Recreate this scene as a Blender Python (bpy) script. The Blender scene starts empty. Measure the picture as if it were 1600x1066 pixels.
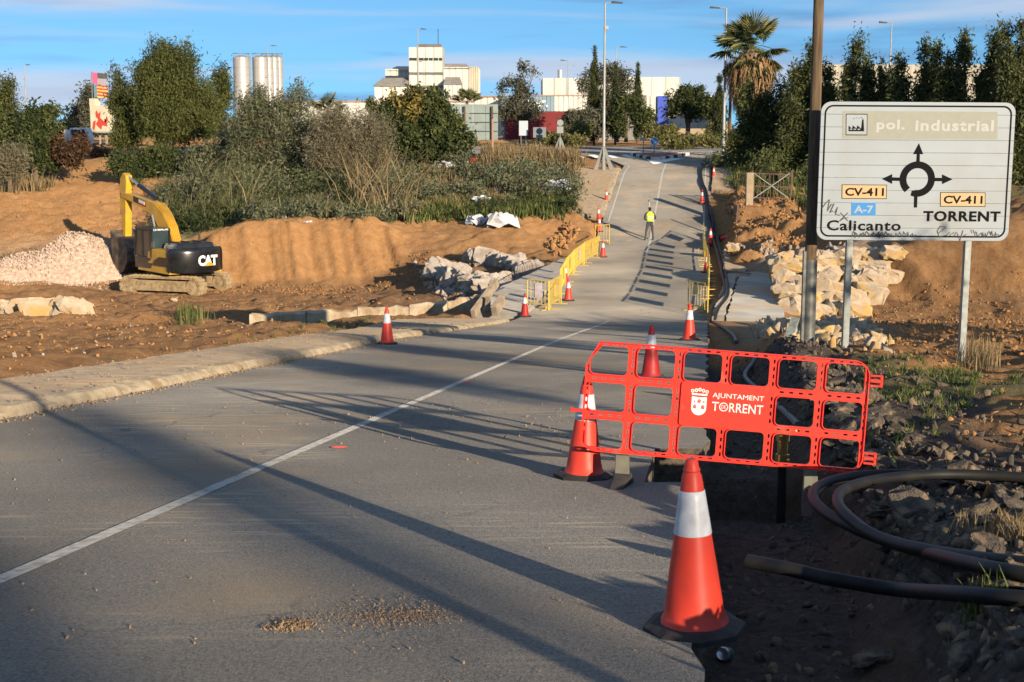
import bpy, bmesh, math, random
import numpy as np
from mathutils import Vector, Matrix, Euler, noise
PI = math.pi
R = math.radians
random.seed(7)
C = bpy.context.scene.collection
SC = bpy.context.scene

# ------------------------------------------------------------------ camera, sky, sun, exposure
EYE = 1.49
F = 2222.0
HOR = 193.0
PITCH = math.atan((533 - HOR) / F)
cam = bpy.data.cameras.new("camera")
cam.sensor_width = 36.0
cam.lens = F / 1600 * 36.0
cam.clip_start = 0.1
cam.clip_end = 6000
cam.dof.use_dof = True
cam.dof.focus_distance = 14.0
cam.dof.aperture_fstop = 9.0
camo = bpy.data.objects.new("camera", cam)
camo.location = (0, 0, EYE)
camo.rotation_euler = (PI / 2 - PITCH, 0, 0)
C.objects.link(camo)
SC.camera = camo

SUN_AZ, SUN_EL = R(152), R(11.3)
world = bpy.data.worlds.new("World")
SC.world = world
world.use_nodes = True
wn, wl = world.node_tree.nodes, world.node_tree.links
for n_ in list(wn): wn.remove(n_)
wo = wn.new('ShaderNodeOutputWorld'); wb = wn.new('ShaderNodeBackground')
wb.inputs[1].default_value = 0.10
sky = wn.new('ShaderNodeTexSky'); sky.sky_type = 'NISHITA'; sky.sun_disc = False
sky.sun_elevation = SUN_EL; sky.sun_rotation = SUN_AZ
sky.air_density = 1.0; sky.dust_density = 0.35; sky.ozone_density = 2.2
tc = wn.new('ShaderNodeTexCoord')
lift = wn.new('ShaderNodeVectorMath'); lift.operation = 'ADD'; lift.inputs[1].default_value = (0, 0, 0.16)
nrm = wn.new('ShaderNodeVectorMath'); nrm.operation = 'NORMALIZE'
wl.new(tc.outputs['Generated'], lift.inputs[0]); wl.new(lift.outputs[0], nrm.inputs[0]); wl.new(nrm.outputs[0], sky.inputs[0])
hs = wn.new('ShaderNodeMix'); hs.data_type = 'RGBA'; hs.blend_type = 'MULTIPLY'; hs.inputs[0].default_value = 1.0
hs.inputs[7].default_value = (0.70, 1.06, 1.27, 1)
wl.new(sky.outputs[0], hs.inputs[6])
# clouds: long soft streaks, the same all round the sky
def cloud_mask(scale, loc, lo, hi, rot):
    mp = wn.new('ShaderNodeMapping'); mp.inputs['Location'].default_value = loc
    mp.inputs['Rotation'].default_value = (0, rot, 0); mp.inputs['Scale'].default_value = scale
    wl.new(tc.outputs['Generated'], mp.inputs[0])
    nz = wn.new('ShaderNodeTexNoise'); nz.inputs['Scale'].default_value = 1.0; nz.inputs['Detail'].default_value = 6
    nz.inputs['Roughness'].default_value = 0.48; nz.inputs['Distortion'].default_value = 0.35
    wl.new(mp.outputs[0], nz.inputs['Vector'])
    mr = wn.new('ShaderNodeMapRange'); mr.interpolation_type = 'SMOOTHSTEP'
    mr.inputs[1].default_value = lo; mr.inputs[2].default_value = hi
    wl.new(nz.outputs[0], mr.inputs[0])
    return mr.outputs[0]
m1 = cloud_mask((3.0, 3.0, 32), (1.3, 0.2, 0.9), 0.44, 0.66, R(-5))
m2 = cloud_mask((5.5, 5.5, 60), (4.1, 2.0, 3.3), 0.50, 0.72, R(-7))
def wmix(fac, a, col, k):
    mu = wn.new('ShaderNodeMath'); mu.operation = 'MULTIPLY'; mu.inputs[1].default_value = k
    wl.new(fac, mu.inputs[0])
    mx = wn.new('ShaderNodeMix'); mx.data_type = 'RGBA'; wl.new(mu.outputs[0], mx.inputs[0])
    wl.new(a, mx.inputs[6]); mx.inputs[7].default_value = col
    return mx.outputs[2]
c1 = wmix(m2, hs.outputs[2], (1.05, 1.95, 3.7, 1), 0.7)
c2 = wmix(m1, c1, (4.3, 4.7, 5.6, 1), 0.75)
wl.new(c2, wb.inputs[0]); wl.new(wb.outputs[0], wo.inputs[0])

sun = bpy.data.lights.new("sun", 'SUN')
sun.energy = 5.0; sun.angle = R(0.42); sun.color = (1.0, 0.84, 0.62)
suno = bpy.data.objects.new("sun", sun)
suno.rotation_euler = Vector((math.sin(SUN_AZ) * math.cos(SUN_EL), math.cos(SUN_AZ) * math.cos(SUN_EL), math.sin(SUN_EL))).to_track_quat('Z', 'Y').to_euler()
C.objects.link(suno)
SC.view_settings.view_transform = 'Standard'; SC.view_settings.look = 'None'
SC.view_settings.exposure = 0.55; SC.view_settings.gamma = 1; SC.view_settings.use_curve_mapping = False
SC.cycles.max_bounces = 5; SC.cycles.diffuse_bounces = 2; SC.cycles.transparent_max_bounces = 8

# ------------------------------------------------------------------ projection helpers (where a point seen in the photograph stands)
def ray(px, py):
    f = Vector((0, math.cos(PITCH), -math.sin(PITCH))); u = Vector((0, math.sin(PITCH), math.cos(PITCH)))
    return f * F + Vector((px - 800, 0, 0)) + u * (533 - py)
def P(px, py, Y):
    d = ray(px, py)
    return Vector((0, 0, EYE)) + d * (Y / d.y)

# ------------------------------------------------------------------ object helpers
def link(name, me, mats=None, parent=None, loc=None, rot=None, smooth=False):
    if mats is not None and not isinstance(mats, (list, tuple)): mats = [mats]
    if mats:
        for m in mats: me.materials.append(m)
    if smooth: me.polygons.foreach_set('use_smooth', [True] * len(me.polygons))
    o = bpy.data.objects.new(name, me); C.objects.link(o)
    if parent: o.parent = parent
    if loc is not None: o.location = loc
    if rot is not None: o.rotation_euler = rot
    return o
def tag(o, label=None, cat=None, group=None, kind=None):
    if label: o['label'] = label
    if cat: o['category'] = cat
    if group: o['group'] = group
    if kind: o['kind'] = kind
    return o
def thing(name, label, cat, loc=(0, 0, 0), rz=0.0, group=None, rot=None):
    o = bpy.data.objects.new(name, None); C.objects.link(o)
    o.location = loc; o.rotation_euler = rot or (0, 0, rz); o.empty_display_size = 0.2
    return tag(o, label, cat, group)
def copy_tree(o, parent=None):
    c = o.copy(); C.objects.link(c); c.parent = parent
    for ch in list(o.children): copy_tree(ch, c)
    return c

class MB:
    def __init__(s): s.v = []; s.f = []; s.m = []
    def add(s, vs, fs, mi=0):
        b = len(s.v); s.v += [tuple(v) for v in vs]; s.f += [tuple(i + b for i in f) for f in fs]; s.m += [mi] * len(fs); return s
    def box(s, cx, cy, cz, sx, sy, sz, rz=0, mi=0, M=None):
        vs = [Vector((x * sx / 2, y * sy / 2, z * sz / 2)) for z in (-1, 1) for x, y in ((-1, -1), (1, -1), (1, 1), (-1, 1))]
        if rz: vs = [Matrix.Rotation(rz, 3, 'Z') @ v for v in vs]
        vs = [v + Vector((cx, cy, cz)) for v in vs]
        if M: vs = [M @ v for v in vs]
        return s.add(vs, [(3, 2, 1, 0), (4, 5, 6, 7), (0, 1, 5, 4), (1, 2, 6, 5), (2, 3, 7, 6), (3, 0, 4, 7)], mi)
    def bar(s, a, b, w, h=None, mi=0, up=Vector((0, 0, 1))):
        a, b = Vector(a), Vector(b); h = h or w; d = (b - a).normalized()
        x = d.cross(up); x = x.normalized() if x.length > 1e-4 else Vector((1, 0, 0)); y = d.cross(x)
        vs = [p + x * (i * w / 2) + y * (j * h / 2) for p in (a, b) for i, j in ((-1, -1), (1, -1), (1, 1), (-1, 1))]
        return s.add(vs, [(3, 2, 1, 0), (4, 5, 6, 7), (0, 1, 5, 4), (1, 2, 6, 5), (2, 3, 7, 6), (3, 0, 4, 7)], mi)
    def tube(s, pts, r, n=8, mi=0, cap=True):
        pts = [Vector(p) for p in pts]; k = len(pts); rr = r if isinstance(r, (list, tuple)) else [r] * k
        d0 = (pts[1] - pts[0]).normalized(); x = d0.orthogonal().normalized(); vs = []
        for i, p in enumerate(pts):
            d = (pts[min(i + 1, k - 1)] - pts[max(i - 1, 0)]).normalized()
            x = (x - d * x.dot(d)).normalized(); y = d.cross(x)
            vs += [p + (x * math.cos(2 * PI * j / n) + y * math.sin(2 * PI * j / n)) * rr[i] for j in range(n)]
        fs = [(i * n + j, i * n + (j + 1) % n, (i + 1) * n + (j + 1) % n, (i + 1) * n + j) for i in range(k - 1) for j in range(n)]
        if cap: fs += [tuple(range(n))[::-1], tuple((k - 1) * n + j for j in range(n))]
        return s.add(vs, fs, mi)
    def lathe(s, prof, n=24, mi=0, mfun=None):
        vs = [(r * math.cos(2 * PI * j / n), r * math.sin(2 * PI * j / n), z) for r, z in prof for j in range(n)]
        fs = [(i * n + j, i * n + (j + 1) % n, (i + 1) * n + (j + 1) % n, (i + 1) * n + j) for i in range(len(prof) - 1) for j in range(n)]
        return s.add(vs, fs, mi)
    def prism(s, poly, y0, y1, mi=0, M=None):      # poly in x,z ; extruded along y
        n = len(poly); vs = [Vector((x, y0, z)) for x, z in poly] + [Vector((x, y1, z)) for x, z in poly]
        if M: vs = [M @ v for v in vs]
        fs = [tuple(range(n)), tuple(range(2 * n - 1, n - 1, -1))] + [(j, j + n, (j + 1) % n + n, (j + 1) % n) for j in range(n)]
        return s.add(vs, fs, mi)
    def mesh(s, name):
        me = bpy.data.meshes.new(name); me.from_pydata(s.v, [], s.f)
        if any(s.m): me.polygons.foreach_set('material_index', s.m)
        me.update(); return me
    def build(s, name, mats=None, parent=None, loc=None, rot=None, smooth=False, bevel=0):
        me = s.mesh(name)
        bm = bmesh.new(); bm.from_mesh(me)
        if bevel: bmesh.ops.bevel(bm, geom=bm.edges[:], offset=bevel, segments=1, affect='EDGES', clamp_overlap=True)
        bmesh.ops.recalc_face_normals(bm, faces=bm.faces[:]); bm.to_mesh(me); bm.free()
        o = link(name, me, mats, parent, loc, rot, smooth)
        if smooth:
            try: me.set_sharp_from_angle(angle=R(40))
            except Exception: pass
        return o

# ------------------------------------------------------------------ materials
MATS = {}
def mat(name, c1, c2=None, scale=5.0, rough=0.75, bump=0.0, bscale=30.0, metal=0.0, spec=0.35, detail=5, lo=0.35, hi=0.65, c3=None, s3=1.5, bdist=0.02, coord='Object', sc=(1, 1, 1), trans=0, lo3=0.5, hi3=0.7):
    if name in MATS: return MATS[name]
    m = bpy.data.materials.new(name); m.use_nodes = True; MATS[name] = m
    n, l = m.node_tree.nodes, m.node_tree.links; p = n['Principled BSDF']
    p.inputs['Roughness'].default_value = rough; p.inputs['Metallic'].default_value = metal
    p.inputs['Specular IOR Level'].default_value = spec
    tcn = n.new('ShaderNodeTexCoord'); mp = n.new('ShaderNodeMapping'); mp.inputs['Scale'].default_value = sc
    l.new(tcn.outputs[coord], mp.inputs[0])
    def nz(s, d):
        t = n.new('ShaderNodeTexNoise'); t.inputs['Scale'].default_value = s; t.inputs['Detail'].default_value = d
        l.new(mp.outputs[0], t.inputs['Vector']); return t.outputs[0]
    def rng(v, a, b):
        r_ = n.new('ShaderNodeMapRange'); r_.inputs[1].default_value = a; r_.inputs[2].default_value = b; l.new(v, r_.inputs[0]); return r_.outputs[0]
    col = None
    p.inputs['Diffuse Roughness'].default_value = 1.0 if rough >= .8 else 0.0
    if c2:
        mx = n.new('ShaderNodeMix'); mx.data_type = 'RGBA'; l.new(rng(nz(scale, detail), lo, hi), mx.inputs[0])
        mx.inputs[6].default_value = (*c1, 1); mx.inputs[7].default_value = (*c2, 1); col = mx.outputs[2]
        if c3:
            m3 = n.new('ShaderNodeMix'); m3.data_type = 'RGBA'; l.new(rng(nz(s3, 6), lo3, hi3), m3.inputs[0])
            l.new(col, m3.inputs[6]); m3.inputs[7].default_value = (*c3, 1); col = m3.outputs[2]
        l.new(col, p.inputs['Base Color'])
    else: p.inputs['Base Color'].default_value = (*c1, 1)
    if bump:
        b = n.new('ShaderNodeBump'); b.inputs['Strength'].default_value = bump; b.inputs['Distance'].default_value = bdist
        l.new(nz(bscale, 6), b.inputs['Height']); l.new(b.outputs[0], p.inputs['Normal'])
    return m
def leafmat(name, dark, light, third=None, transl=0.25):
    if name in MATS: return MATS[name]
    m = bpy.data.materials.new(name); m.use_nodes = True; MATS[name] = m
    n, l = m.node_tree.nodes, m.node_tree.links; p = n['Principled BSDF']; out = n['Material Output']
    a = n.new('ShaderNodeAttribute'); a.attribute_name = 'tint'
    cr = n.new('ShaderNodeValToRGB'); cr.color_ramp.elements[0].color = (*dark, 1); cr.color_ramp.elements[1].color = (*light, 1)
    cr.color_ramp.elements[0].position = 0.1; cr.color_ramp.elements[1].position = 0.75
    if third: e = cr.color_ramp.elements.new(0.95); e.color = (*third, 1)
    l.new(a.outputs['Fac'], cr.inputs[0]); l.new(cr.outputs[0], p.inputs['Base Color'])
    p.inputs['Roughness'].default_value = 0.6; p.inputs['Specular IOR Level'].default_value = 0.25
    t = n.new('ShaderNodeBsdfTranslucent'); l.new(cr.outputs[0], t.inputs[0])
    mx = n.new('ShaderNodeMixShader'); mx.inputs[0].default_value = transl
    l.new(p.outputs[0], mx.inputs[1]); l.new(t.outputs[0], mx.inputs[2]); l.new(mx.outputs[0], out.inputs[0])
    return m
def fast_mesh(name, V, Fq, tint=None):
    me = bpy.data.meshes.new(name); nv = len(V); nf, k = Fq.shape
    me.vertices.add(nv); me.vertices.foreach_set('co', np.asarray(V, np.float32).ravel())
    me.loops.add(nf * k); me.loops.foreach_set('vertex_index', Fq.astype(np.int32).ravel())
    me.polygons.add(nf); me.polygons.foreach_set('loop_start', np.arange(0, nf * k, k, dtype=np.int32))
    try: me.polygons.foreach_set('loop_total', np.full(nf, k, np.int32))
    except Exception: pass
    me.update(calc_edges=True)
    if tint is not None:
        at = me.attributes.new('tint', 'FLOAT', 'FACE'); at.data.foreach_set('value', np.asarray(tint, np.float32))
    return me
def unit(a): return a / np.maximum(np.linalg.norm(a, axis=1, keepdims=True), 1e-9)
def leaf_mesh(blobs, nclump, nleaf, csize, lsize, seed, asp=0.4, up=0.0, shell=2.2, vert=1.0, rmin=0.0):
    g = np.random.default_rng(seed); B = np.array([b[:6] for b in blobs], float)
    w = (B[:, 3] * B[:, 4] * B[:, 5]) ** 0.75; w /= w.sum()
    bi = g.choice(len(B), nclump, p=w); d = unit(g.normal(size=(nclump, 3)))
    r = np.maximum(g.random(nclump) ** (1 / shell), rmin) * (0.82 + 0.22 * g.random(nclump))
    cc = B[bi, :3] + d * B[bi, 3:6] * r[:, None]
    ci = g.integers(0, nclump, nleaf); cs = csize * (0.6 + 0.8 * g.random(nclump))
    off = g.normal(size=(nleaf, 3)) * cs[ci][:, None] * 0.5; off[:, 2] *= vert
    p = cc[ci] + off
    a = unit(g.normal(size=(nleaf, 3)) + np.array([0, 0, up])); b = unit(np.cross(a, g.normal(size=(nleaf, 3))))
    s = (lsize * (0.55 + 0.9 * g.random(nleaf)))[:, None]
    V = np.stack([p - a * s, p + b * s * asp - a * s * .1, p + a * s, p - b * s * asp + a * s * .1], 1).reshape(-1, 3)
    Fq = np.arange(nleaf * 4).reshape(-1, 4)
    ct = g.random(nclump); tint = 0.55 * ct[ci] + 0.45 * g.random(nleaf)
    return fast_mesh('crown', V, Fq, tint)
def blades_mesh(pos, length, width, seed, lean=0.35, ldir=(0, 0), seg=2):
    g = np.random.default_rng(seed); n = len(pos); pos = np.asarray(pos, float)
    L = length * (0.5 + 0.8 * g.random(n)); az = g.random(n) * 2 * PI; le = lean * g.random(n) * L
    wob_ = np.sin(pos[:, 0] * .9 + np.sin(pos[:, 1] * 1.3) * 2) * 1.1 + .6 + .5 * g.normal(size=n)
    tip = pos + np.stack([np.cos(az) * le + ldir[0] * L * wob_, np.sin(az) * le + ldir[1] * L, L], 1)
    midp = pos * .5 + tip * .5; midp[:, :2] = pos[:, :2] * .72 + tip[:, :2] * .28
    wa = g.random(n) * PI; wv = np.stack([np.cos(wa), np.sin(wa), 0 * wa], 1) * width
    V = np.stack([pos - wv, pos + wv, midp + wv * .8, midp - wv * .8, tip + wv * .1, tip - wv * .1], 1).reshape(-1, 3)
    i = np.arange(n)[:, None] * 6
    Fq = np.concatenate([i + np.array([[0, 1, 2, 3]]), i + np.array([[3, 2, 4, 5]])], 0)
    t = g.random(n); return fast_mesh('blades', V, Fq, np.concatenate([t, t]))

# ------------------------------------------------------------------ road and ground levels
def smooth_table():
    ys = np.arange(-80, 420, 0.5)
    kx = [-80, -30, 43.2, 46, 74.5, 94, 111, 130, 150, 420]
    kz = [5.0, 3.18, -4.58, -4.81, -4.83, -1.72, -0.90, -0.62, -0.45, -0.3]
    z = np.interp(ys, kx, kz); k = np.ones(7) / 7; zz = np.convolve(np.pad(z, 3, mode='edge'), k, 'valid'); return ys, zz
RY, RZ = smooth_table()
def zr(y): return np.interp(y, RY, RZ)
def XR(y): return 0.139 * np.asarray(y, float)
def XL(y): return XR(y) - np.interp(y, [-80, 33, 47, 100, 106, 114], [7.25, 7.25, 6.05, 6.05, 7.5, 12])
CP = []
def cp(*pts):
    for a in pts: CP.append(tuple(P(*a)))
def cl(a, b, n):
    for i in range(n):
        t = i / (n - 1); q = [a[j] * (1 - t) + b[j] * t for j in range(3)]; CP.append(tuple(P(*q)))
cp((0, 590, 18.5), (180, 572, 23), (330, 546, 29), (500, 513, 37), (585, 504, 41), (-300, 590, 19), (-200, 540, 32))
cp((0, 540, 32), (0, 520, 44), (200, 520, 42), (200, 500, 52), (400, 492, 54), (0, 490, 57), (-300, 500, 56), (120, 545, 30), (350, 520, 38), (300, 505, 46))
cl((400, 452, 71.5), (-400, 450, 73), 8); cl((400, 470, 65), (100, 470, 66), 4)
cp((600, 468, 64), (650, 478, 58), (700, 476, 57), (500, 485, 57), (690, 460, 62), (730, 500, 48), (620, 497, 50))
cp((0, 400, 80), (-300, 400, 80), (100, 380, 84), (200, 370, 84), (0, 350, 90), (-300, 340, 92), (100, 300, 100), (0, 300, 97), (160, 250, 122), (130, 238, 135), (60, 290, 105), (0, 262, 118), (-300, 260, 118), (250, 385, 79), (240, 340, 90))
cl((318, 452, 72.5), (560, 446, 72), 7); cl((600, 440, 71.5), (660, 425, 70.5), 3)
cl((328, 366, 76.2), (590, 360, 76.6), 7); cp((635, 385, 75), (660, 400, 73), (300, 400, 77), (285, 430, 75))
cl((330, 350, 81), (600, 345, 81), 5)
cp((500, 330, 88), (600, 320, 90), (450, 280, 100), (300, 290, 99), (600, 270, 100), (700, 280, 95), (750, 300, 90), (850, 300, 87), (800, 325, 83), (870, 285, 90), (700, 330, 82), (680, 362, 78), (740, 352, 78.5), (810, 352, 77), (720, 378, 74), (780, 385, 73), (830, 372, 75))
cp((700, 425, 68.5), (670, 440, 67), (760, 428, 65), (740, 455, 59), (835, 430, 66), (850, 405, 70), (845, 385, 74), (865, 372, 77), (800, 410, 70))
cp((760, 246, 105), (880, 246, 105), (700, 250, 108), (900, 268, 98), (885, 300, 88), (500, 240, 120), (300, 240, 125), (0, 240, 135), (-400, 240, 135), (890, 330, 80))
for x_ in (-160, -90, -40, 0, 40, 90, 160):
    for y_, z_ in ((160, -0.55), (230, -0.4), (400, -0.3)): CP.append((x_, y_, z_))
# right side
cp((1600, 620, 16.5), (1400, 640, 15.4), (1600, 562, 21), (1500, 562, 21.5), (1322, 556, 21.5), (1400, 545, 25), (1550, 556, 24.5), (1900, 560, 23), (1262, 546, 25), (1240, 522, 31.5), (1300, 508, 40), (1440, 505, 42), (1600, 515, 35), (1900, 520, 34), (1350, 508, 41))
cl((1375, 466, 51.5), (1900, 470, 50), 7); cl((1395, 378, 54.5), (1900, 325, 53.5), 7)
cp((1470, 440, 52.6), (1600, 430, 51.8))
cp((1500, 320, 62), (1600, 305, 65), (1900, 300, 65), (1350, 372, 60), (1390, 350, 62))
cp((1220, 404, 56), (1300, 402, 56), (1380, 398, 55.5), (1230, 496, 48.5), (1290, 498, 48), (1350, 488, 49), (1200, 505, 44), (1240, 410, 60))
cp((1200, 405, 62.5), (1140, 406, 63), (1250, 396, 63), (1300, 390, 62), (1200, 372, 69), (1150, 375, 69), (1200, 335, 76.5), (1130, 332, 79), (1120, 300, 86), (1250, 330, 75), (1180, 302, 84), (1300, 300, 82), (1130, 270, 94), (1200, 265, 95), (1300, 260, 100), (1600, 260, 100), (1150, 242, 112), (1900, 260, 100))
for y_ in (-60, -40, -20, -5, 4, 8, 12):
    for x_ in (2.2, 6, 15, 40): CP.append((x_ + 0.139 * y_, y_, float(zr(y_)) + (0.12 if x_ < 5 else 0.25)))
    for x_ in (-10, -20, -45): CP.append((x_ + 0.139 * y_, y_, float(zr(y_)) + (0.0 if x_ > -15 else -0.4)))
for x_ in range(-30, 66, 8):
    for y_ in (111.5, 121, 132): CP.append((x_, y_, float(zr(y_)) - .12))
CPA = np.array(CP)
def rbf_fit(A, lam=0.35):
    D = np.linalg.norm(A[:, None, :2] - A[None, :, :2], axis=2); n = len(A)
    K = np.zeros((n + 3, n + 3)); K[:n, :n] = D - np.eye(n) * lam; Q = np.c_[np.ones(n), A[:, :2]]; K[:n, n:] = Q; K[n:, :n] = Q.T
    return np.linalg.solve(K, np.r_[A[:, 2], 0, 0, 0])
W = rbf_fit(CPA)
def sstep(a, b, x):
    t = np.clip((x - a) / (b - a), 0, 1); return t * t * (3 - 2 * t)
_g = np.random.default_rng(3)
def vnoise(x, y, s, seed=0):
    x = x / s + seed * 17.3; y = y / s + seed * 9.1; xi = np.floor(x).astype(int); yi = np.floor(y).astype(int); fx = x - xi; fy = y - yi
    def h(a, b):
        q = (a * 374761393 + b * 668265263 + seed * 1442695) & 0xffffffff; q = ((q ^ (q >> 13)) * 1274126177) & 0xffffffff; return ((q ^ (q >> 16)) & 0xffff) / 65535.0
    fx = fx * fx * (3 - 2 * fx); fy = fy * fy * (3 - 2 * fy)
    return (h(xi, yi) * (1 - fx) + h(xi + 1, yi) * fx) * (1 - fy) + (h(xi, yi + 1) * (1 - fx) + h(xi + 1, yi + 1) * fx) * fy - 0.5
def fbm(x, y, s, seed=0, o=4):
    t = 0
    for i in range(o): t = t + vnoise(x, y, s / 2 ** i, seed + i) / 2 ** i
    return t
def TR(y): return 0.86 + 0.05 * np.sin(np.asarray(y) * 0.9)      # trench width beside the asphalt
def H(x, y, det=True):
    x = np.asarray(x, float); y = np.asarray(y, float); sh = x.shape; xf = x.ravel(); yf = y.ravel(); z = np.empty(len(xf))
    for i in range(0, len(xf), 40000):
        X = xf[i:i + 40000]; Y = yf[i:i + 40000]
        D = np.hypot(X[:, None] - CPA[None, :, 0], Y[:, None] - CPA[None, :, 1])
        z[i:i + 40000] = D @ W[:-3] + W[-3] + W[-2] * X + W[-1] * Y
    if det:
        far = sstep(4, 30, yf)
        z += fbm(xf, yf, 3.0, 5) * (0.08 + 0.22 * far) + fbm(xf, yf, 0.6, 9, 4) * (0.05 + 0.13 * far)
        rvr = sstep(-16, -8, -np.abs(yf - 60)) * sstep(2, 6, XL(yf) - xf)
        z += rvr * (vnoise(xf * .2, yf * 1.0 + xf * .12, .45, 61) * .22 + np.abs(vnoise(xf, yf, .8, 63)) * .25)
        lft = sstep(76, 80, yf) * (1 - sstep(-16, -13, xf)); z += lft * (vnoise(xf * .15, yf + xf * .3, .7, 65) * .3)
        # bucket grooves down the mound and the cliff
        mm = sstep(72.2, 73.2, yf) * (1 - sstep(76, 77, yf)) * sstep(-17, -15.5, xf) * (1 - sstep(-6.5, -5, xf))
        z += mm * (vnoise(xf * 1.0 + yf * .3, xf * 0, .55, 31) * 0.75 + vnoise(xf + yf * .25, xf * 0, .23, 33) * .3)
        z += sstep(74.5, 76, yf) * (1 - sstep(77.5, 80.5, yf)) * sstep(-17, -14.5, xf) * (1 - sstep(-8, -5.5, xf)) * (.42 + fbm(xf, yf, 2.2, 37) * .3)
        cf = sstep(51, 52, yf) * (1 - sstep(54, 55, yf)) * sstep(12, 14, xf)
        z += cf * (vnoise(xf + yf * .4, xf * 0, .6, 35) * 0.8)
        # rubbly slope right of the road
        rb = sstep(60, 63, yf) * (1 - sstep(92, 95, yf)) * sstep(0, 1.5, xf - XR(yf)) * (1 - sstep(9, 12, xf - XR(yf)))
        z += rb * (fbm(xf, yf, 1.4, 41, 4) * .7)
    r = zr(yf); xl = XL(yf); xr = XR(yf)
    # left verge blends up to the pavement, right verge to the cut
    lw = np.interp(yf, [-80, 43, 47, 60, 66, 78, 82, 96, 100, 200], [2.15, 2.1, 1.6, 1.0, .1, .1, 2.1, 2.1, 1, 0])
    dl = xl - lw - xf
    bl = np.interp(yf, [0, 40, 46, 80, 90, 104], [1.6, 1.6, .25, .25, .9, 1.4])
    kL = 1 - sstep(0, 1, dl / bl)
    rw = np.interp(yf, [-80, 42, 45, 60, 63, 110], [TR(0), .9, 2.3, 2.2, .4, .6])
    dr = xf - xr - rw
    br = np.interp(yf, [0, 20, 40, 62, 70, 90], [.35, .35, 1.0, 1.0, 1.0, 1.5])
    kR = 1 - sstep(0, 1, dr / br)
    k = np.where(xf < (xl + xr) / 2, kL, kR)
    z = z * (1 - k) + (r - 0.12) * k
    # service trench along the right edge of the asphalt
    t1 = (1 - sstep(38, 42, yf)) * sstep(-0.02, 0.0, xf - xr + 0.04) * (1 - sstep(-0.10, 0.10, xf - xr - TR(yf) - fbm(xf, yf, .6, 77, 3) * .2))
    z = np.where(t1 > 0, z * (1 - t1) + (r - 0.30 + fbm(xf, yf, .4, 71, 3) * .03 + vnoise(xf * .8, yf + xf * .1, .055, 73) * .03 + fbm(xf, yf, .12, 75, 2) * .02) * t1, z)
    # deeper pit under the red barrier
    t2 = sstep(9.90, 9.95, yf) * (1 - sstep(11.85, 11.95, yf)) * sstep(-.47, -.42, xf - xr) * (1 - sstep(.75, .95, xf - xr))
    z = z * (1 - t2) + (r - 1.0) * t2
    # berm of lifted asphalt right of the trench
    d = xf - xr - TR(yf)
    z += (1 - sstep(24, 30, yf)) * sstep(0.0, 0.35, d) * (1 - sstep(2.4, 4.0, d)) * (0.05 + fbm(xf, yf, .7, 81, 4) * .14) * sstep(1, 3, yf)
    return z.reshape(sh)
def Hs(x, y, det=True): return float(H(np.array([x]), np.array([y]), det)[0])
def G(px, py, lo=3.0, hi=200.0, det=False):        # the point of the ground seen at a pixel
    ys = np.exp(np.linspace(math.log(lo), math.log(hi), 400)); d = ray(px, py)
    xs = d.x / d.y * ys; zs = EYE + d.z / d.y * ys; h = H(xs, ys, det)
    onroad = (xs > XL(ys)) & (xs < XR(ys)); h = np.where(onroad, zr(ys), h)
    i = np.argmax(zs < h); i = max(i, 1)
    a = zs[i - 1] - h[i - 1]; b = zs[i] - h[i]; t = a / (a - b) if a != b else 0
    y = ys[i - 1] * (1 - t) + ys[i] * t; x = d.x / d.y * y
    return Vector((x, y, EYE + d.z / d.y * y))
def RG(px, py, dz=0.0):                             # the same on the road surface
    ys = np.exp(np.linspace(math.log(3), math.log(300), 1500)); d = ray(px, py)
    e = EYE + d.z / d.y * ys - (zr(ys) + dz); i = max(int(np.argmax(e < 0)), 1); t = e[i - 1] / (e[i - 1] - e[i])
    y = ys[i - 1] * (1 - t) + ys[i] * t; return Vector((d.x / d.y * y, y, float(zr(y)) + dz))
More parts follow.
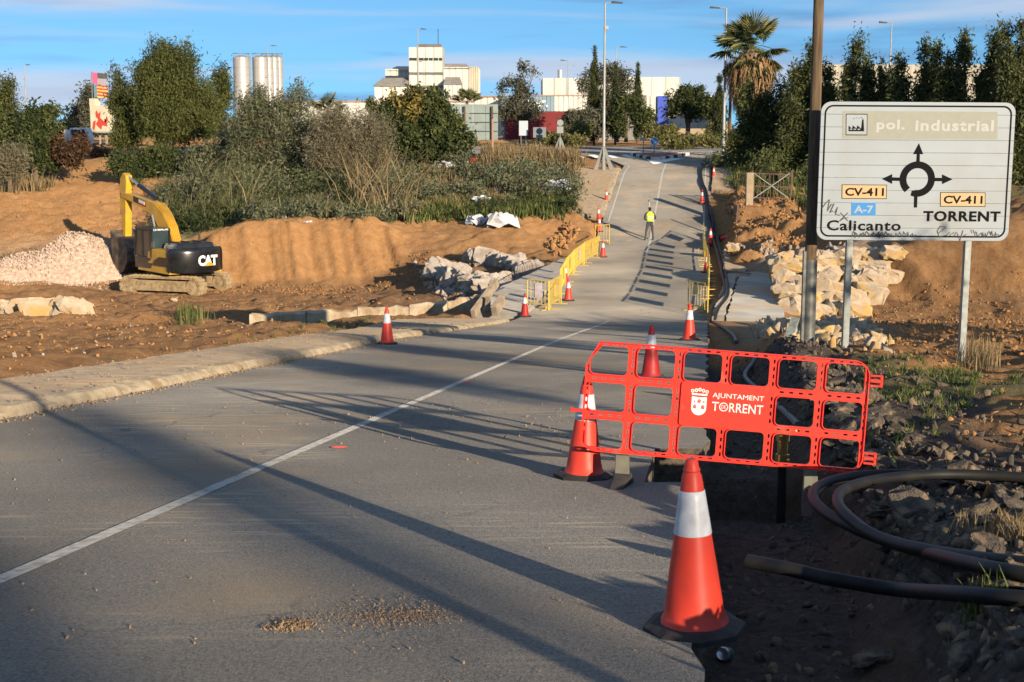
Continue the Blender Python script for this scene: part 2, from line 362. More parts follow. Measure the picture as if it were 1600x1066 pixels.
# ------------------------------------------------------------------ ground
def ground_material():
    m = bpy.data.materials.new('earth'); m.use_nodes = True
    n, l = m.node_tree.nodes, m.node_tree.links; p = n['Principled BSDF']; p.inputs['Roughness'].default_value = 0.95; p.inputs['Specular IOR Level'].default_value = 0.1; p.inputs['Diffuse Roughness'].default_value = 1.0
    tcn = n.new('ShaderNodeTexCoord')
    def nz(s, d, rg=0.55):
        t = n.new('ShaderNodeTexNoise'); t.inputs['Scale'].default_value = s; t.inputs['Detail'].default_value = d; t.inputs['Roughness'].default_value = rg
        l.new(tcn.outputs['Object'], t.inputs['Vector']); return t.outputs[0]
    def rng(v, a, b):
        r_ = n.new('ShaderNodeMapRange'); r_.inputs[1].default_value = a; r_.inputs[2].default_value = b; l.new(v, r_.inputs[0]); return r_.outputs[0]
    def mix(f, a, b):
        x = n.new('ShaderNodeMix'); x.data_type = 'RGBA'; l.new(f, x.inputs[0])
        for i, q in ((6, a), (7, b)):
            if isinstance(q, tuple): x.inputs[i].default_value = (*q, 1)
            else: l.new(q, x.inputs[i])
        return x.outputs[2]
    def mul(a, b):
        x = n.new('ShaderNodeMath'); x.operation = 'MULTIPLY'; l.new(a, x.inputs[0]); l.new(b, x.inputs[1]); x.use_clamp = True; return x.outputs[0]
    at = n.new('ShaderNodeAttribute'); at.attribute_name = 'soil'; sp = n.new('ShaderNodeSeparateColor'); l.new(at.outputs['Color'], sp.inputs[0])
    big, mid, fine = nz(0.35, 6), nz(2.2, 8, .65), nz(14, 6, .7)
    orange = mix(rng(mid, .3, .7), (.31, .15, .056), (.43, .25, .115))
    orange = mix(rng(fine, .45, .75), orange, (.23, .115, .048))
    brown = mix(rng(mid, .3, .7), (.13, .07, .035), (.23, .135, .072))
    col = mix(rng(sp.outputs[0], .2, .8), brown, orange)
    col = mix(mul(rng(fine, .60, .72), rng(mid, .4, .6)), col, (.46, .34, .21))
    weed = mix(rng(mid, .35, .65), (.05, .065, .022), (.22, .17, .085))
    wf = n.new('ShaderNodeMath'); wf.operation = 'ADD'; wf.use_clamp = True
    l.new(sp.outputs[1], wf.inputs[0]); s_ = n.new('ShaderNodeMath'); s_.operation = 'MULTIPLY_ADD'; s_.inputs[1].default_value = .9; s_.inputs[2].default_value = -.45; l.new(mid, s_.inputs[0]); l.new(s_.outputs[0], wf.inputs[1])
    col = mix(rng(wf.outputs[0], .35, .65), col, weed)
    pale = mix(rng(fine, .35, .65), (.40, .33, .26), (.20, .165, .13))
    col = mix(sp.outputs[2], col, pale)
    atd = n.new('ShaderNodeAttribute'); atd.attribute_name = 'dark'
    dk = mix(rng(fine, .35, .65), (.034, .032, .034), (.105, .09, .08))  # dark rubbly dirt, with the trench's shade put into its colour
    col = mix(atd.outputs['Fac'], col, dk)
    l.new(col, p.inputs['Base Color'])
    b = n.new('ShaderNodeBump'); b.inputs['Strength'].default_value = .9; b.inputs['Distance'].default_value = .16; l.new(mid, b.inputs['Height'])
    b2 = n.new('ShaderNodeBump'); b2.inputs['Strength'].default_value = .8; b2.inputs['Distance'].default_value = .045; l.new(nz(30, 4, .7), b2.inputs['Height']); l.new(b.outputs[0], b2.inputs['Normal'])
    l.new(b2.outputs[0], p.inputs['Normal'])
    return m
EARTH = ground_material()
def blob(x, y, cx, cy, rx, ry): return np.clip(1.25 - np.hypot((x - cx) / rx, (y - cy) / ry), 0, 1) ** .7
def grid_mesh(xs, ys, x2, y2, z):
    nr, nc = x2.shape; V = np.stack([x2, y2, z], 2).reshape(-1, 3)
    i = np.arange((nr - 1) * nc).reshape(nr - 1, nc)[:, :-1].ravel()
    Fq = np.stack([i, i + 1, i + nc + 1, i + nc], 1); return V, Fq
def soil_attr(me, x, y, z):
    n = len(x); d = x - XR(y); dn = fbm(x, y, 6, 51) * .5
    o = np.clip(.75 + dn + .15 * fbm(x, y, 1.5, 52), 0, 1)
    river = sstep(-14, -6, -np.abs(y - 64)) * sstep(2, 5, XL(y) - x) * (1 - sstep(72, 73, y))
    o = o * (1 - .5 * river)
    near_l = (1 - sstep(48, 56, y)) * sstep(1.5, 2.5, XL(y) - x); o = o * (1 - .45 * near_l * np.clip(.8 + 2 * dn, 0, 1))
    rfl = sstep(36, 40, y) * (1 - sstep(50.5, 52, y)) * sstep(3, 5, d); o = o * (1 - .55 * rfl)
    cliff = sstep(51, 52.5, y) * (1 - sstep(56, 58, y)) * sstep(11, 12.5, x); o = o * (1 - cliff) + .5 * cliff
    # weeds: the tangle left of the road, under the hedge, patches by the road sign
    veg = sstep(79.5, 82, y + fbm(x, y, 4, 55) * 4) * sstep(-24, -20, x + .02 * y * 0) * (1 - sstep(-3.0, -1.0, x - XL(y) + 2))
    veg = np.maximum(veg * (1 - sstep(118, 125, y)), sstep(58, 62, y) * sstep(8, 10, d) * .6)
    veg = np.maximum(veg, sstep(100, 104, y) * .35)
    nearg = (1 - sstep(22, 27, y)) * sstep(1.3, 2.2, d) * np.clip(.30 + 2.2 * fbm(x, y, 2.0, 57), 0, 1) * .8
    lg = (1 - sstep(.3, 2.2, XL(y) - 2.1 - x)) * (1 - (x > XL(y))) * (y > 20) * (y < 43) * .8 * np.clip(.3 + 2 * fbm(x, y, 2.2, 58), 0, 1)
    veg = np.maximum(veg, np.maximum(nearg, lg))
    straw = blob(x, y, -26, 81, 7, 5) * .8
    pale = np.clip(blob(x, y, -25, 79, 6, 4) * .5 + sstep(0, 2, d) * (1 - sstep(3, 5, d)) * sstep(30, 33, y) * (1 - sstep(44, 48, y)) * .9 + sstep(54, 56, y) * (1 - sstep(61, 63, y)) * sstep(.5, 1.5, d) * (1 - sstep(7, 8, d)) * .7, 0, 1)
    pale = np.maximum(pale, straw * .5)
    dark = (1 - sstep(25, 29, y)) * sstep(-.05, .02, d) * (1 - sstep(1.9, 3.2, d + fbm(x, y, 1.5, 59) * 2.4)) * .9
    dark = dark * (1 - .12 * ((d > TR(y) - .12) & (d < TR(y) + .12)))  # trench walls kept nearly as dark: their shadow is painted into this mask
    mound = sstep(72, 73, y) * (1 - sstep(76.5, 78, y)) * sstep(-17, -15.5, x) * (1 - sstep(-6.5, -5, x)); o = np.maximum(o, mound * .95); col_m = mound
    wet = river * sstep(-12, -4, x) * (1 - sstep(70, 72, y)) * .35
    col = np.stack([o, veg, pale, np.ones(n)], 1).astype(np.float32)
    a = me.attributes.new('soil', 'FLOAT_COLOR', 'POINT'); a.data.foreach_set('color', col.ravel())
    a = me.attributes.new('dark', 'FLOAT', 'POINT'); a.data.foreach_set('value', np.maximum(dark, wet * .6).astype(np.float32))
yr = [3.0]
while yr[-1] < 46: yr.append(yr[-1] * 1.0085)
yr += list(np.arange(46.3, 100, 0.28)) + list(np.arange(100.5, 175, 1.0))
yr = np.array(yr); tx = np.linspace(-.52, .52, 560)
y2, t2_ = np.meshgrid(yr, tx, indexing='ij'); x2 = y2 * t2_; z2 = H(x2, y2)
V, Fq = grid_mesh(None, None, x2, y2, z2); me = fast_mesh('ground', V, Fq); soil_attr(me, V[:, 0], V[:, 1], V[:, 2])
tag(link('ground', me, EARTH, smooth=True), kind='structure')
# the country round about, lower than the detailed ground where they overlap
gx = np.concatenate([-np.geomspace(2500, 130, 14), np.arange(-120, 121, 4.0), np.geomspace(130, 2500, 14)])
gy = np.concatenate([-np.geomspace(800, 70, 9), np.arange(-60, 201, 4.0), np.geomspace(210, 4500, 18)])
y3, x3 = np.meshgrid(gy, gx, indexing='ij')
z3 = H(np.clip(x3, -110, 110), np.clip(y3, -50, 300), False)
z3 = np.where(y3 > 200, -.45, z3)
ins = (y3 > -2) & (y3 < 178) & (np.abs(x3) < .54 * y3 + 5); z3 = z3 - np.where(ins, 1.6, 0.08)
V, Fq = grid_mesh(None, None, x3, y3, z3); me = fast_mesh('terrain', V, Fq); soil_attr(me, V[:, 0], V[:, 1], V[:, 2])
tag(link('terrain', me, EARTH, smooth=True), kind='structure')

# ------------------------------------------------------------------ asphalt
ASPH = mat('asphalt', (.128, .116, .099), (.28, .256, .222), 62, .9, 1.0, 110, spec=.15, detail=3, lo=.3, hi=.7, c3=(.31, .235, .155), s3=.6, lo3=.52, hi3=.80, bdist=.006)
def add_tracks(m):                                   # dust scuffs across the asphalt and a few worn patches
    n, l = m.node_tree.nodes, m.node_tree.links; p = n['Principled BSDF']; src = p.inputs['Base Color'].links[0].from_socket
    tcn = n.new('ShaderNodeTexCoord'); mp = n.new('ShaderNodeMapping'); mp.inputs['Scale'].default_value = (1.6, 14, 1); mp.inputs['Rotation'].default_value = (0, 0, R(9)); l.new(tcn.outputs['Object'], mp.inputs[0])
    a = n.new('ShaderNodeTexNoise'); a.inputs['Scale'].default_value = 1; a.inputs['Detail'].default_value = 7; l.new(mp.outputs[0], a.inputs['Vector'])
    b = n.new('ShaderNodeTexNoise'); b.inputs['Scale'].default_value = .45; b.inputs['Detail'].default_value = 3; l.new(tcn.outputs['Object'], b.inputs['Vector'])
    r1 = n.new('ShaderNodeMapRange'); r1.inputs[1].default_value = .53; r1.inputs[2].default_value = .66; l.new(a.outputs[0], r1.inputs[0])
    r2 = n.new('ShaderNodeMapRange'); r2.inputs[1].default_value = .46; r2.inputs[2].default_value = .62; l.new(b.outputs[0], r2.inputs[0])
    mu = n.new('ShaderNodeMath'); mu.operation = 'MULTIPLY'; l.new(r1.outputs[0], mu.inputs[0]); l.new(r2.outputs[0], mu.inputs[1])
    mx = n.new('ShaderNodeMix'); mx.data_type = 'RGBA'; l.new(mu.outputs[0], mx.inputs[0]); l.new(src, mx.inputs[6]); mx.inputs[7].default_value = (.36, .30, .22, 1)
    v = n.new('ShaderNodeTexVoronoi'); v.inputs['Scale'].default_value = 90; l.new(tcn.outputs['Object'], v.inputs['Vector'])
    r3 = n.new('ShaderNodeMapRange'); r3.inputs[1].default_value = .0; r3.inputs[2].default_value = .22; r3.inputs[3].default_value = .8; r3.inputs[4].default_value = 0; l.new(v.outputs['Distance'], r3.inputs[0])
    m2_ = n.new('ShaderNodeMix'); m2_.data_type = 'RGBA'; l.new(r3.outputs[0], m2_.inputs[0]); l.new(mx.outputs[2], m2_.inputs[6]); m2_.inputs[7].default_value = (.40, .38, .35, 1)
    g_ = n.new('ShaderNodeTexNoise'); g_.inputs['Scale'].default_value = .22; g_.inputs['Detail'].default_value = 4; l.new(tcn.outputs['Object'], g_.inputs['Vector'])
    r4 = n.new('ShaderNodeMapRange'); r4.inputs[1].default_value = .35; r4.inputs[2].default_value = .65; r4.inputs[3].default_value = .74; r4.inputs[4].default_value = 1.18; l.new(g_.outputs[0], r4.inputs[0])
    sx_ = n.new('ShaderNodeSeparateXYZ'); l.new(tcn.outputs['Object'], sx_.inputs[0])
    d1 = n.new('ShaderNodeMapRange'); d1.interpolation_type = 'SMOOTHSTEP'; d1.inputs[1].default_value = 43; d1.inputs[2].default_value = 48; l.new(sx_.outputs[1], d1.inputs[0])
    d2 = n.new('ShaderNodeMapRange'); d2.interpolation_type = 'SMOOTHSTEP'; d2.inputs[1].default_value = 76; d2.inputs[2].default_value = 67; l.new(sx_.outputs[1], d2.inputs[0])
    d3 = n.new('ShaderNodeTexNoise'); d3.inputs['Scale'].default_value = .5; d3.inputs['Detail'].default_value = 6; l.new(tcn.outputs['Object'], d3.inputs['Vector'])
    d4 = n.new('ShaderNodeMapRange'); d4.inputs[1].default_value = .3; d4.inputs[2].default_value = .65; l.new(d3.outputs[0], d4.inputs[0])
    d5 = n.new('ShaderNodeMath'); d5.operation = 'MULTIPLY'; l.new(d1.outputs[0], d5.inputs[0]); l.new(d2.outputs[0], d5.inputs[1]); d6 = n.new('ShaderNodeMath'); d6.operation = 'MULTIPLY'; l.new(d5.outputs[0], d6.inputs[0]); l.new(d4.outputs[0], d6.inputs[1])
    dm = n.new('ShaderNodeMix'); dm.data_type = 'RGBA'; l.new(d6.outputs[0], dm.inputs[0]); l.new(m2_.outputs[2], dm.inputs[6]); dm.inputs[7].default_value = (.29, .255, .205, 1)
    ck = n.new('ShaderNodeTexVoronoi'); ck.feature = 'DISTANCE_TO_EDGE'; ck.inputs['Scale'].default_value = .38; wp_ = n.new('ShaderNodeTexNoise'); wp_.inputs['Scale'].default_value = 1.6; wp_.inputs['Detail'].default_value = 6; l.new(tcn.outputs['Object'], wp_.inputs['Vector'])
    wa_ = n.new('ShaderNodeVectorMath'); wa_.operation = 'MULTIPLY_ADD'; wa_.inputs[1].default_value = (.9, .9, 0); l.new(wp_.outputs['Color'], wa_.inputs[0]); l.new(tcn.outputs['Object'], wa_.inputs[2]); l.new(wa_.outputs[0], ck.inputs['Vector'])
    c4 = n.new('ShaderNodeMapRange'); c4.inputs[1].default_value = .002; c4.inputs[2].default_value = .007; c4.inputs[3].default_value = .55; c4.inputs[4].default_value = 0; l.new(ck.outputs['Distance'], c4.inputs[0])
    c5 = n.new('ShaderNodeMath'); c5.operation = 'MULTIPLY'; l.new(c4.outputs[0], c5.inputs[0]); l.new(r2.outputs[0], c5.inputs[1])
    cm = n.new('ShaderNodeMix'); cm.data_type = 'RGBA'; l.new(c5.outputs[0], cm.inputs[0]); l.new(dm.outputs[2], cm.inputs[6]); cm.inputs[7].default_value = (.05, .045, .04, 1); m2_ = cm
    m5 = n.new('ShaderNodeVectorMath'); m5.operation = 'SCALE'; l.new(m2_.outputs[2], m5.inputs[0]); l.new(r4.outputs[0], m5.inputs['Scale']); l.new(m5.outputs[0], p.inputs['Base Color'])
add_tracks(ASPH)
SIDE = mat('asphalt_cut', (.05, .045, .04), (.16, .12, .08), 25, .95, .8, 60)
ysr = np.unique(np.round(np.concatenate([np.arange(-60, 3, 3.0), np.arange(3, 9.9, .3), [9.93, 11.9], np.arange(12.1, 45, .4), np.arange(45, 118.5, .5)]), 3))
mb = MB(); cols = [0, .15, .3, .45, .6, .8, 1.0]
rows = []
for y in ysr:
    a, b = float(XL(y)), float(XR(y)); j = .03 * math.sin(y * 3.1) + .02 * math.sin(y * 7.7)
    r_ = [a + (b - .43 - a) * t for t in cols] + [b + j * (1 if 3 < y < 45 else .3)]
    rows.append([(x, y, float(zr(y))) for x in r_])
nc = len(rows[0]); mb.v = [v for r_ in rows for v in r_]
for i in range(len(rows) - 1):
    for j in range(nc - 1):
        if j == nc - 2 and 9.9 < ysr[i] < 11.89: continue
        mb.f.append((i * nc + j, i * nc + j + 1, (i + 1) * nc + j + 1, (i + 1) * nc + j)); mb.m.append(0)
def skirt(p, q, d=.5): mb.add([p, q, (q[0], q[1], q[2] - d), (p[0], p[1], p[2] - d)], [(0, 1, 2, 3)], 1)
for i in range(len(rows) - 1):
    k = nc - 2 if 9.9 < ysr[i] < 11.89 else nc - 1
    skirt(rows[i][k], rows[i + 1][k], 1.1 if k == nc - 2 else .45)
    skirt(rows[i + 1][0], rows[i][0], .8)
for i, y in enumerate(ysr):
    if abs(y - 9.93) < .001 or abs(y - 11.9) < .001: skirt(rows[i][nc - 2], rows[i][nc - 1], 1.1)
road = tag(mb.build('road', [ASPH, SIDE]), kind='structure')

def strip_along(name, xf, y0, y1, w, m, lift=.004, n=80, dashes=None, wob=0):
    s = MB(); ys_ = np.linspace(y0, y1, n)
    for i, y in enumerate(ys_): x = float(xf(y)); wj = w * (1 + wob * math.sin(y * 5)); s.v += [(x - wj / 2, y, float(zr(y)) + lift), (x + wj / 2, y, float(zr(y)) + lift)]
    for i in range(n - 1): s.f.append((2 * i, 2 * i + 1, 2 * i + 3, 2 * i + 2)); s.m.append(0)
    return tag(s.build(name, m), kind='structure')
PAINT = mat('road_paint', (.37, .355, .325), (.22, .205, .18), 14, .8, .4, 160, bdist=.003, lo=.42, hi=.68)
XC = lambda y: XR(y) - np.interp(y, [0, 33, 47, 100], [3.42, 3.42, 3.1, 3.2])
strip_along('road_marking', XC, -20, 44.5, .105, PAINT, n=180)
strip_along('road_marking', XC, 70, 101.5, .11, PAINT, n=60)
strip_along('road_marking', lambda y: XL(y) + .35, 80, 103, .09, PAINT)
strip_along('road_marking', lambda y: XR(y) - .35, 74, 100, .09, PAINT)
# roundabout road: crosses the end of this one
def sheet(name, pts, m, lift=0.0, kind='structure', zf=None):
    s = MB(); s.v = [(x, y, (zf(y) if zf else float(zr(y))) + lift) for x, y in pts]; s.f = [tuple(range(len(pts)))]; s.m = [0]; o = s.build(name, m); return tag(o, kind=kind)
ASPH2 = mat('asphalt_far', (.13, .127, .12), (.19, .182, .17), 2, .9, .3, 40, spec=.2)
s = MB(); n_ = 40
for i in range(n_ + 1):
    x = -28 + i * 2.2
    for y in (112.0, 118, 124, 131 - .0016 * (x - 14) ** 2): s.v.append((x, y, float(zr(y)) + .012))
for i in range(n_):
    for j in range(3): s.f.append((4 * i + j, 4 * i + 4 + j, 4 * i + 5 + j, 4 * i + 1 + j)); s.m.append(0)
tag(s.build('roundabout_road', ASPH2), kind='structure')
WPAINT = mat('white_paint', (.66, .66, .64), (.5, .5, .48), 4, .8)
s = MB()
for i in range(7):
    for base, sg in ((5.0, 1), (16.2, 1)):
        x0 = base + i * 1.25; y0 = 107.2
        if 12.2 < x0 < 15.8 or x0 > 23: continue
        s.v += [(x0, y0, float(zr(y0)) + .02), (x0 + .55, y0, float(zr(y0)) + .02), (x0 + .15, y0 + 3.6, float(zr(y0 + 3.6)) + .02), (x0 - .4, y0 + 3.6, float(zr(y0 + 3.6)) + .02)]
        b_ = len(s.v) - 4; s.f.append((b_, b_ + 1, b_ + 2, b_ + 3)); s.m.append(0)
tag(s.build('zebra_crossing', WPAINT), kind='structure')
# white chevron point before the traffic island
sheet('road_marking', [(9.95, 101.2), (10.15, 101.2), (12.9, 107), (9.9, 107)], WPAINT, .02)
for y_, x0, x1 in ((112.6, 2, 22), (117.0, -2, 26)): sheet('road_marking', [(x0, y_), (x1, y_), (x1, y_ + .35), (x0, y_ + .35)], WPAINT, .03)
# widening corners beside the road mouth
sheet('road_corner', [(float(XR(99)) + .1, 99), (float(XR(106)) + 3.0, 106), (28, 112.2), (float(XR(112)), 112.2)], ASPH2, -.006)
# traffic island
isl = thing('traffic_island', 'small red-paved traffic island with black and white kerb at the roundabout mouth', 'traffic island', (0, 0, 0))
BLK = mat('black_paint', (.03, .03, .03), rough=.7); WHT = mat('white_kerb', (.7, .69, .65), (.55, .53, .48), 5, .8)
RDP = mat('red_paving', (.32, .10, .06), (.24, .09, .06), 6, .9)
ip = [(10.9, 105.5), (13.6, 110.6), (9.2, 110.6), (10.2, 105.5)]
zi = float(zr(108)); s = MB(); s.v = [(x, y, float(zr(y)) + .17) for x, y in ip]; s.f = [(0, 1, 2, 3)]; s.m = [0]; s.build('paving', RDP, isl)
for a, b in zip(ip, ip[1:] + ip[:1]):
    a, b = Vector(a), Vector(b); k = max(1, int((b - a).length / .8))
    for i in range(k):
        p0, p1 = a.lerp(b, i / k), a.lerp(b, (i + .96) / k)
        s = MB(); s.bar((p0.x, p0.y, float(zr(p0.y)) + .1), (p1.x, p1.y, float(zr(p1.y)) + .1), .22, .2); s.build('kerb_stone', (WHT, BLK)[i % 2], isl)

# ------------------------------------------------------------------ pavements (worn concrete, broken kerb)
CONC = mat('pavement_concrete', (.31, .24, .165), (.21, .165, .115), 3.0, .9, .5, 45, c3=(.27, .19, .115), s3=.8, lo3=.44, hi3=.66, bdist=.012)
KERB = mat('kerb_concrete', (.37, .30, .21), (.23, .185, .125), 5.0, .9, .9, 22, c3=(.24, .17, .10), s3=2.2, lo3=.55, hi3=.68, bdist=.03)
def pavement(y0, y1, wf, step, dz=.14, wob=.06, seed=0):
    s = MB(); ys_ = np.arange(y0, y1 + .01, step); rows = []
    for y in ys_:
        a = float(XL(y)); w = wf(y); q = fbm(np.array([0.]), np.array([y]), 2.2, seed, 3)[0]; q2 = fbm(np.array([5.]), np.array([y]), .5, seed + 4, 3)[0]
        z = float(zr(y)); e = a - .02 + wob * q * 2
        h = dz * (1 - .35 * sstep(.1, .4, q2)); notch = .14 * max(0, q2) * 2
        rows.append([(e + .05, y, z - .05), (e + .02 - notch * .3, y, z + h * .45 + .3 * q2 * .05), (e - .05 - notch, y, z + h * .92), (e - .16 - notch, y, z + h), (e - .28, y, z + h + .006), (a - w * .55, y, z + dz + .01), (a - w + .1 * q, y, z + dz - .01 + .02 * q2), (a - w - .04 + .1 * q, y, z - .5)])
    nc_ = 8; s.v = [v for r_ in rows for v in r_]
    for i in range(len(rows) - 1):
        for j in range(nc_ - 1): s.f.append((i * nc_ + j, (i + 1) * nc_ + j, (i + 1) * nc_ + j + 1, i * nc_ + j + 1)); s.m.append(1 if j < 4 else 0)
    s.f += [tuple(range(nc_)), tuple(reversed([(len(rows) - 1) * nc_ + j for j in range(nc_)]))]; s.m += [1, 1]
    return s
def pave(nm, y0, y1, wf, step, dz=.14, wob=.06, seed=0):
    o = pavement(y0, y1, wf, step, dz, wob, seed).build(nm, [CONC, KERB]); return tag(o, kind='structure')
for i, (a_, b_) in enumerate([(-30, 11), (11.0, 14.6), (14.66, 22), (22.05, 29), (29.06, 35.6)]):
    pave('pavement', a_, b_, lambda y: 2.12, .12 if b_ > 11 else 1.5, .12, .09, i * 3)
pave('pavement', 35.7, 44.3, lambda y: 2.1 + .15 * (y - 35), .15, .10, .1, 22)
pave('pavement', 81.2, 96.5, lambda y: 2.15 + .05 * (y - 81), .3, .14, .03, 29)
# bridge slab left (cracked, its valley edge hangs over the gully)
SLAB = mat('slab_concrete', (.33, .305, .27), (.25, .225, .195), 2.5, .9, .5, 30, c3=(.34, .26, .17), s3=.7, lo3=.55, hi3=.7)
def slab(nm, corners, z, th, par=None, mt=SLAB, seed=1, jag=.12):
    g = random.Random(seed); pts = []
    for a, b in zip(corners, corners[1:] + corners[:1]):
        a, b = Vector(a), Vector(b); k = max(2, int((b - a).length / .45))
        for i in range(k): p = a.lerp(b, i / k); pts.append((p.x + g.uniform(-jag, jag) * (i > 0), p.y + g.uniform(-jag, jag) * (i > 0)))
    n = len(pts); s = MB(); zz = z if callable(z) else (lambda x, y: z)
    s.v = [(x, y, zz(x, y)) for x, y in pts] + [(x, y, zz(x, y) - th) for x, y in pts]
    s.f = [tuple(range(n)), tuple(range(2 * n - 1, n - 1, -1))] + [(j, j + n, (j + 1) % n + n, (j + 1) % n) for j in range(n)]; s.m = [0] * len(s.f)
    return s.build(nm, mt, par)
zf_ = float(zr(55))
bs = thing('bridge_slab', 'cracked grey concrete footway slab on the left edge of the low bridge', 'bridge slab', (0, 0, 0))
for k, c_ in enumerate([[(-1.3, 47.0), (.45, 46.4), (1.35, 53.9), (-.45, 54)], [(-.42, 54.1), (1.36, 54.0), (2.1, 59.5), (.9, 59.6)], [(.92, 59.7), (2.12, 59.6), (3.05, 65.6), (2.2, 65.3)]]):
    slab('slab', c_, lambda x, y: zf_ + .13, .45, bs, seed=k, jag=.05)
s = MB(); s.prism([(46.6, zf_ - .3), (65, zf_ - .3), (65, zf_ - 2.4), (46.6, zf_ - 2.4)], -1, 1, M=Matrix(((0, 1, 0, 0), (1, 0, 0, 0), (0, 0, 1, 0), (0, 0, 0, 1))))
s.v = [(x * .12 + .145 * (y - 47) - .75 - .05, y, z) for x, y, z in s.v]; s.build('abutment', SLAB, bs)
rs = thing('footway_slab', 'smooth grey concrete apron beside the boulder wall right of the bridge', 'concrete slab')
slab('slab', [(7.0, 46.0), (8.9, 45.8), (10.6, 58.2), (9.4, 58.6)], lambda x, y: zf_ + .05, .5, rs, mt=mat('smooth_concrete', (.36, .345, .315), (.27, .25, .22), .8, .85, .3, 30, c3=(.36, .28, .19), s3=.5, lo3=.5, hi3=.66), seed=11, jag=.04)
slab('slab', [(6.55, 46.2), (6.95, 46.1), (9.3, 58.6), (8.95, 58.8)], lambda x, y: zf_ + .09, .5, rs, seed=12, jag=.05)
slab('slab', [(9.1, 60.2), (9.9, 59.9), (11.3, 68.0), (10.5, 70.6)], lambda x, y: float(zr(y)) + .12, .6, rs, mt=CONC, seed=13, jag=.12)
slab('slab', [(8.9, 58.9), (10.9, 58.4), (11.1, 60.6), (9.3, 60.9)], lambda x, y: zf_ + .02, .4, rs, seed=15, jag=.1)
rp = thing('right_pavement', 'narrow concrete pavement strip climbing the right side of the road', 'pavement')
slab('slab', [(float(XR(88)) + .05, 88), (float(XR(88)) + 1.5, 88), (float(XR(104)) + 2.2, 104), (float(XR(104)) + .3, 104)], lambda x, y: float(zr(y)) + .12, .4, rp, mt=CONC, seed=14, jag=.03)
# old channel wall left of the pavement end
CW = mat('old_wall', (.47, .40, .29), (.36, .27, .17), 2.2, .9, 1.0, 8, c3=(.25, .16, .09), s3=1.2, bdist=.06)
cw = thing('channel_wall', 'low broken pale concrete channel wall running behind the end of the pavement', 'low wall')
pw = [G(392, 507), G(480, 503), G(560, 500), G(640, 496), G(700, 490), G(757, 478)]
for i in range(5):
    a, b = pw[i], pw[i + 1]; s = MB(); k = 7; g = random.Random(i)
    for j in range(k + 1):
        p = a.lerp(b, min(j / k, .985)); z = p.z; w = .28 + g.uniform(-.03, .06); h = .30 + g.uniform(-.05, .05) + .04 * i
        s.v += [(p.x, p.y - w, z - .4), (p.x + .02, p.y - w + g.uniform(-.04, .04), z + h - .03), (p.x, p.y - w * .6, z + h + .02), (p.x, p.y + w, z + h), (p.x, p.y + w + .03, z - .4)]
    for j in range(k):
        for q in range(4): s.f.append((5 * j + q, 5 * j + 5 + q, 5 * j + 6 + q, 5 * j + 1 + q)); s.m.append(0)
    s.f += [(0, 1, 2, 3, 4), tuple(5 * k + q for q in (4, 3, 2, 1, 0))]; s.m += [0, 0]
    s.build('wall_segment', CW, cw)

# ------------------------------------------------------------------ traffic cones
def plastic(name, c, c2, rough=.45, b=.15):
    return mat(name, c, c2, 9, rough, b, 25, spec=.35, lo=.3, hi=.75, bdist=.004, c3=tuple(q * .55 + w * .45 for q, w in zip(c, (.42, .30, .22))), s3=6, lo3=.6, hi3=.9)
CRED = plastic('cone_red', (.72, .055, .028), (.52, .045, .03)); CDRK = plastic('cone_dark_red', (.42, .02, .02), (.32, .02, .02), .5)
CBAND = mat('cone_reflective_band', (.62, .63, .66), (.42, .43, .47), 14, .35, .2, 60, lo=.35, hi=.7, bdist=.003); CBASE = mat('cone_rubber', (.022, .021, .022), (.05, .045, .04), 8, .8, .3, 40)
def ring_prof(pts): return pts
def cone_meshes(n):
    out = {}
    def rad(z): return .032 + (.132 - .032) * ((.72 - z) / .68)
    s = MB(); zs = [.72, .71, .66]; prof = [(.0, .732), (.018, .732), (.026, .724), (.030, .70), (.036, .685), (.032, .68)] + [(rad(z), z) for z in (.66, .6)] + [(rad(.6) - .003, .598)]
    s.lathe(prof, n); out['top'] = s
    s = MB(); s.lathe([(rad(.6) + .001, .602)] + [(rad(.6 - i * .036) + .003, .6 - i * .036) for i in range(6)] + [(rad(.418), .418)], n); out['band'] = s
    s = MB(); pr = [(rad(z), z) for z in np.linspace(.42, .07, 9)] + [(.140, .05), (.146, .032)]
    b0 = len(s.v); s.lathe(pr, n)
    if n > 20:
        g = random.Random(3)
        s.v = [(x * (1 + (.035 * math.sin(9 * math.atan2(y, x)) if z < .09 and z > .04 else 0) + (.012 * math.sin(4 * math.atan2(y, x) + 9 * z) if z < .3 else 0)), y * (1 + (.03 * math.sin(7 * math.atan2(y, x)) if z < .09 and z > .04 else 0)), z) for x, y, z in s.v]
    out['body'] = s
    s = MB(); q = []
    for j in range(8):
        a = PI / 8 + j * PI / 4; q.append((.215 * math.cos(a), .215 * math.sin(a)))
    for z, k in ((0, 1.0), (.022, 1.0), (.04, .8), (.042, .62)): s.v += [(x * k, y * k, z) for x, y in q]
    for i in range(3):
        for j in range(8): s.f.append((8 * i + j, 8 * i + (j + 1) % 8, 8 * i + 8 + (j + 1) % 8, 8 * i + 8 + j)); s.m.append(0)
    s.f += [tuple(range(8))[::-1], tuple(range(24, 32))]; s.m += [0, 0]; out['base'] = s
    return out
def make_cone(n, body=None):
    t = thing('traffic_cone', 'x', 'traffic cone'); q = cone_meshes(n); body = body or CRED
    q['base'].build('base', CBASE, t, smooth=False); q['body'].build('body', body, t, smooth=True); q['band'].build('band', CBAND, t, smooth=True); q['top'].build('tip', body, t, smooth=True)
    return t
GC = 'red and white traffic cones along the road works'
cone_hi = make_cone(40); cone_dk = make_cone(28, CDRK)
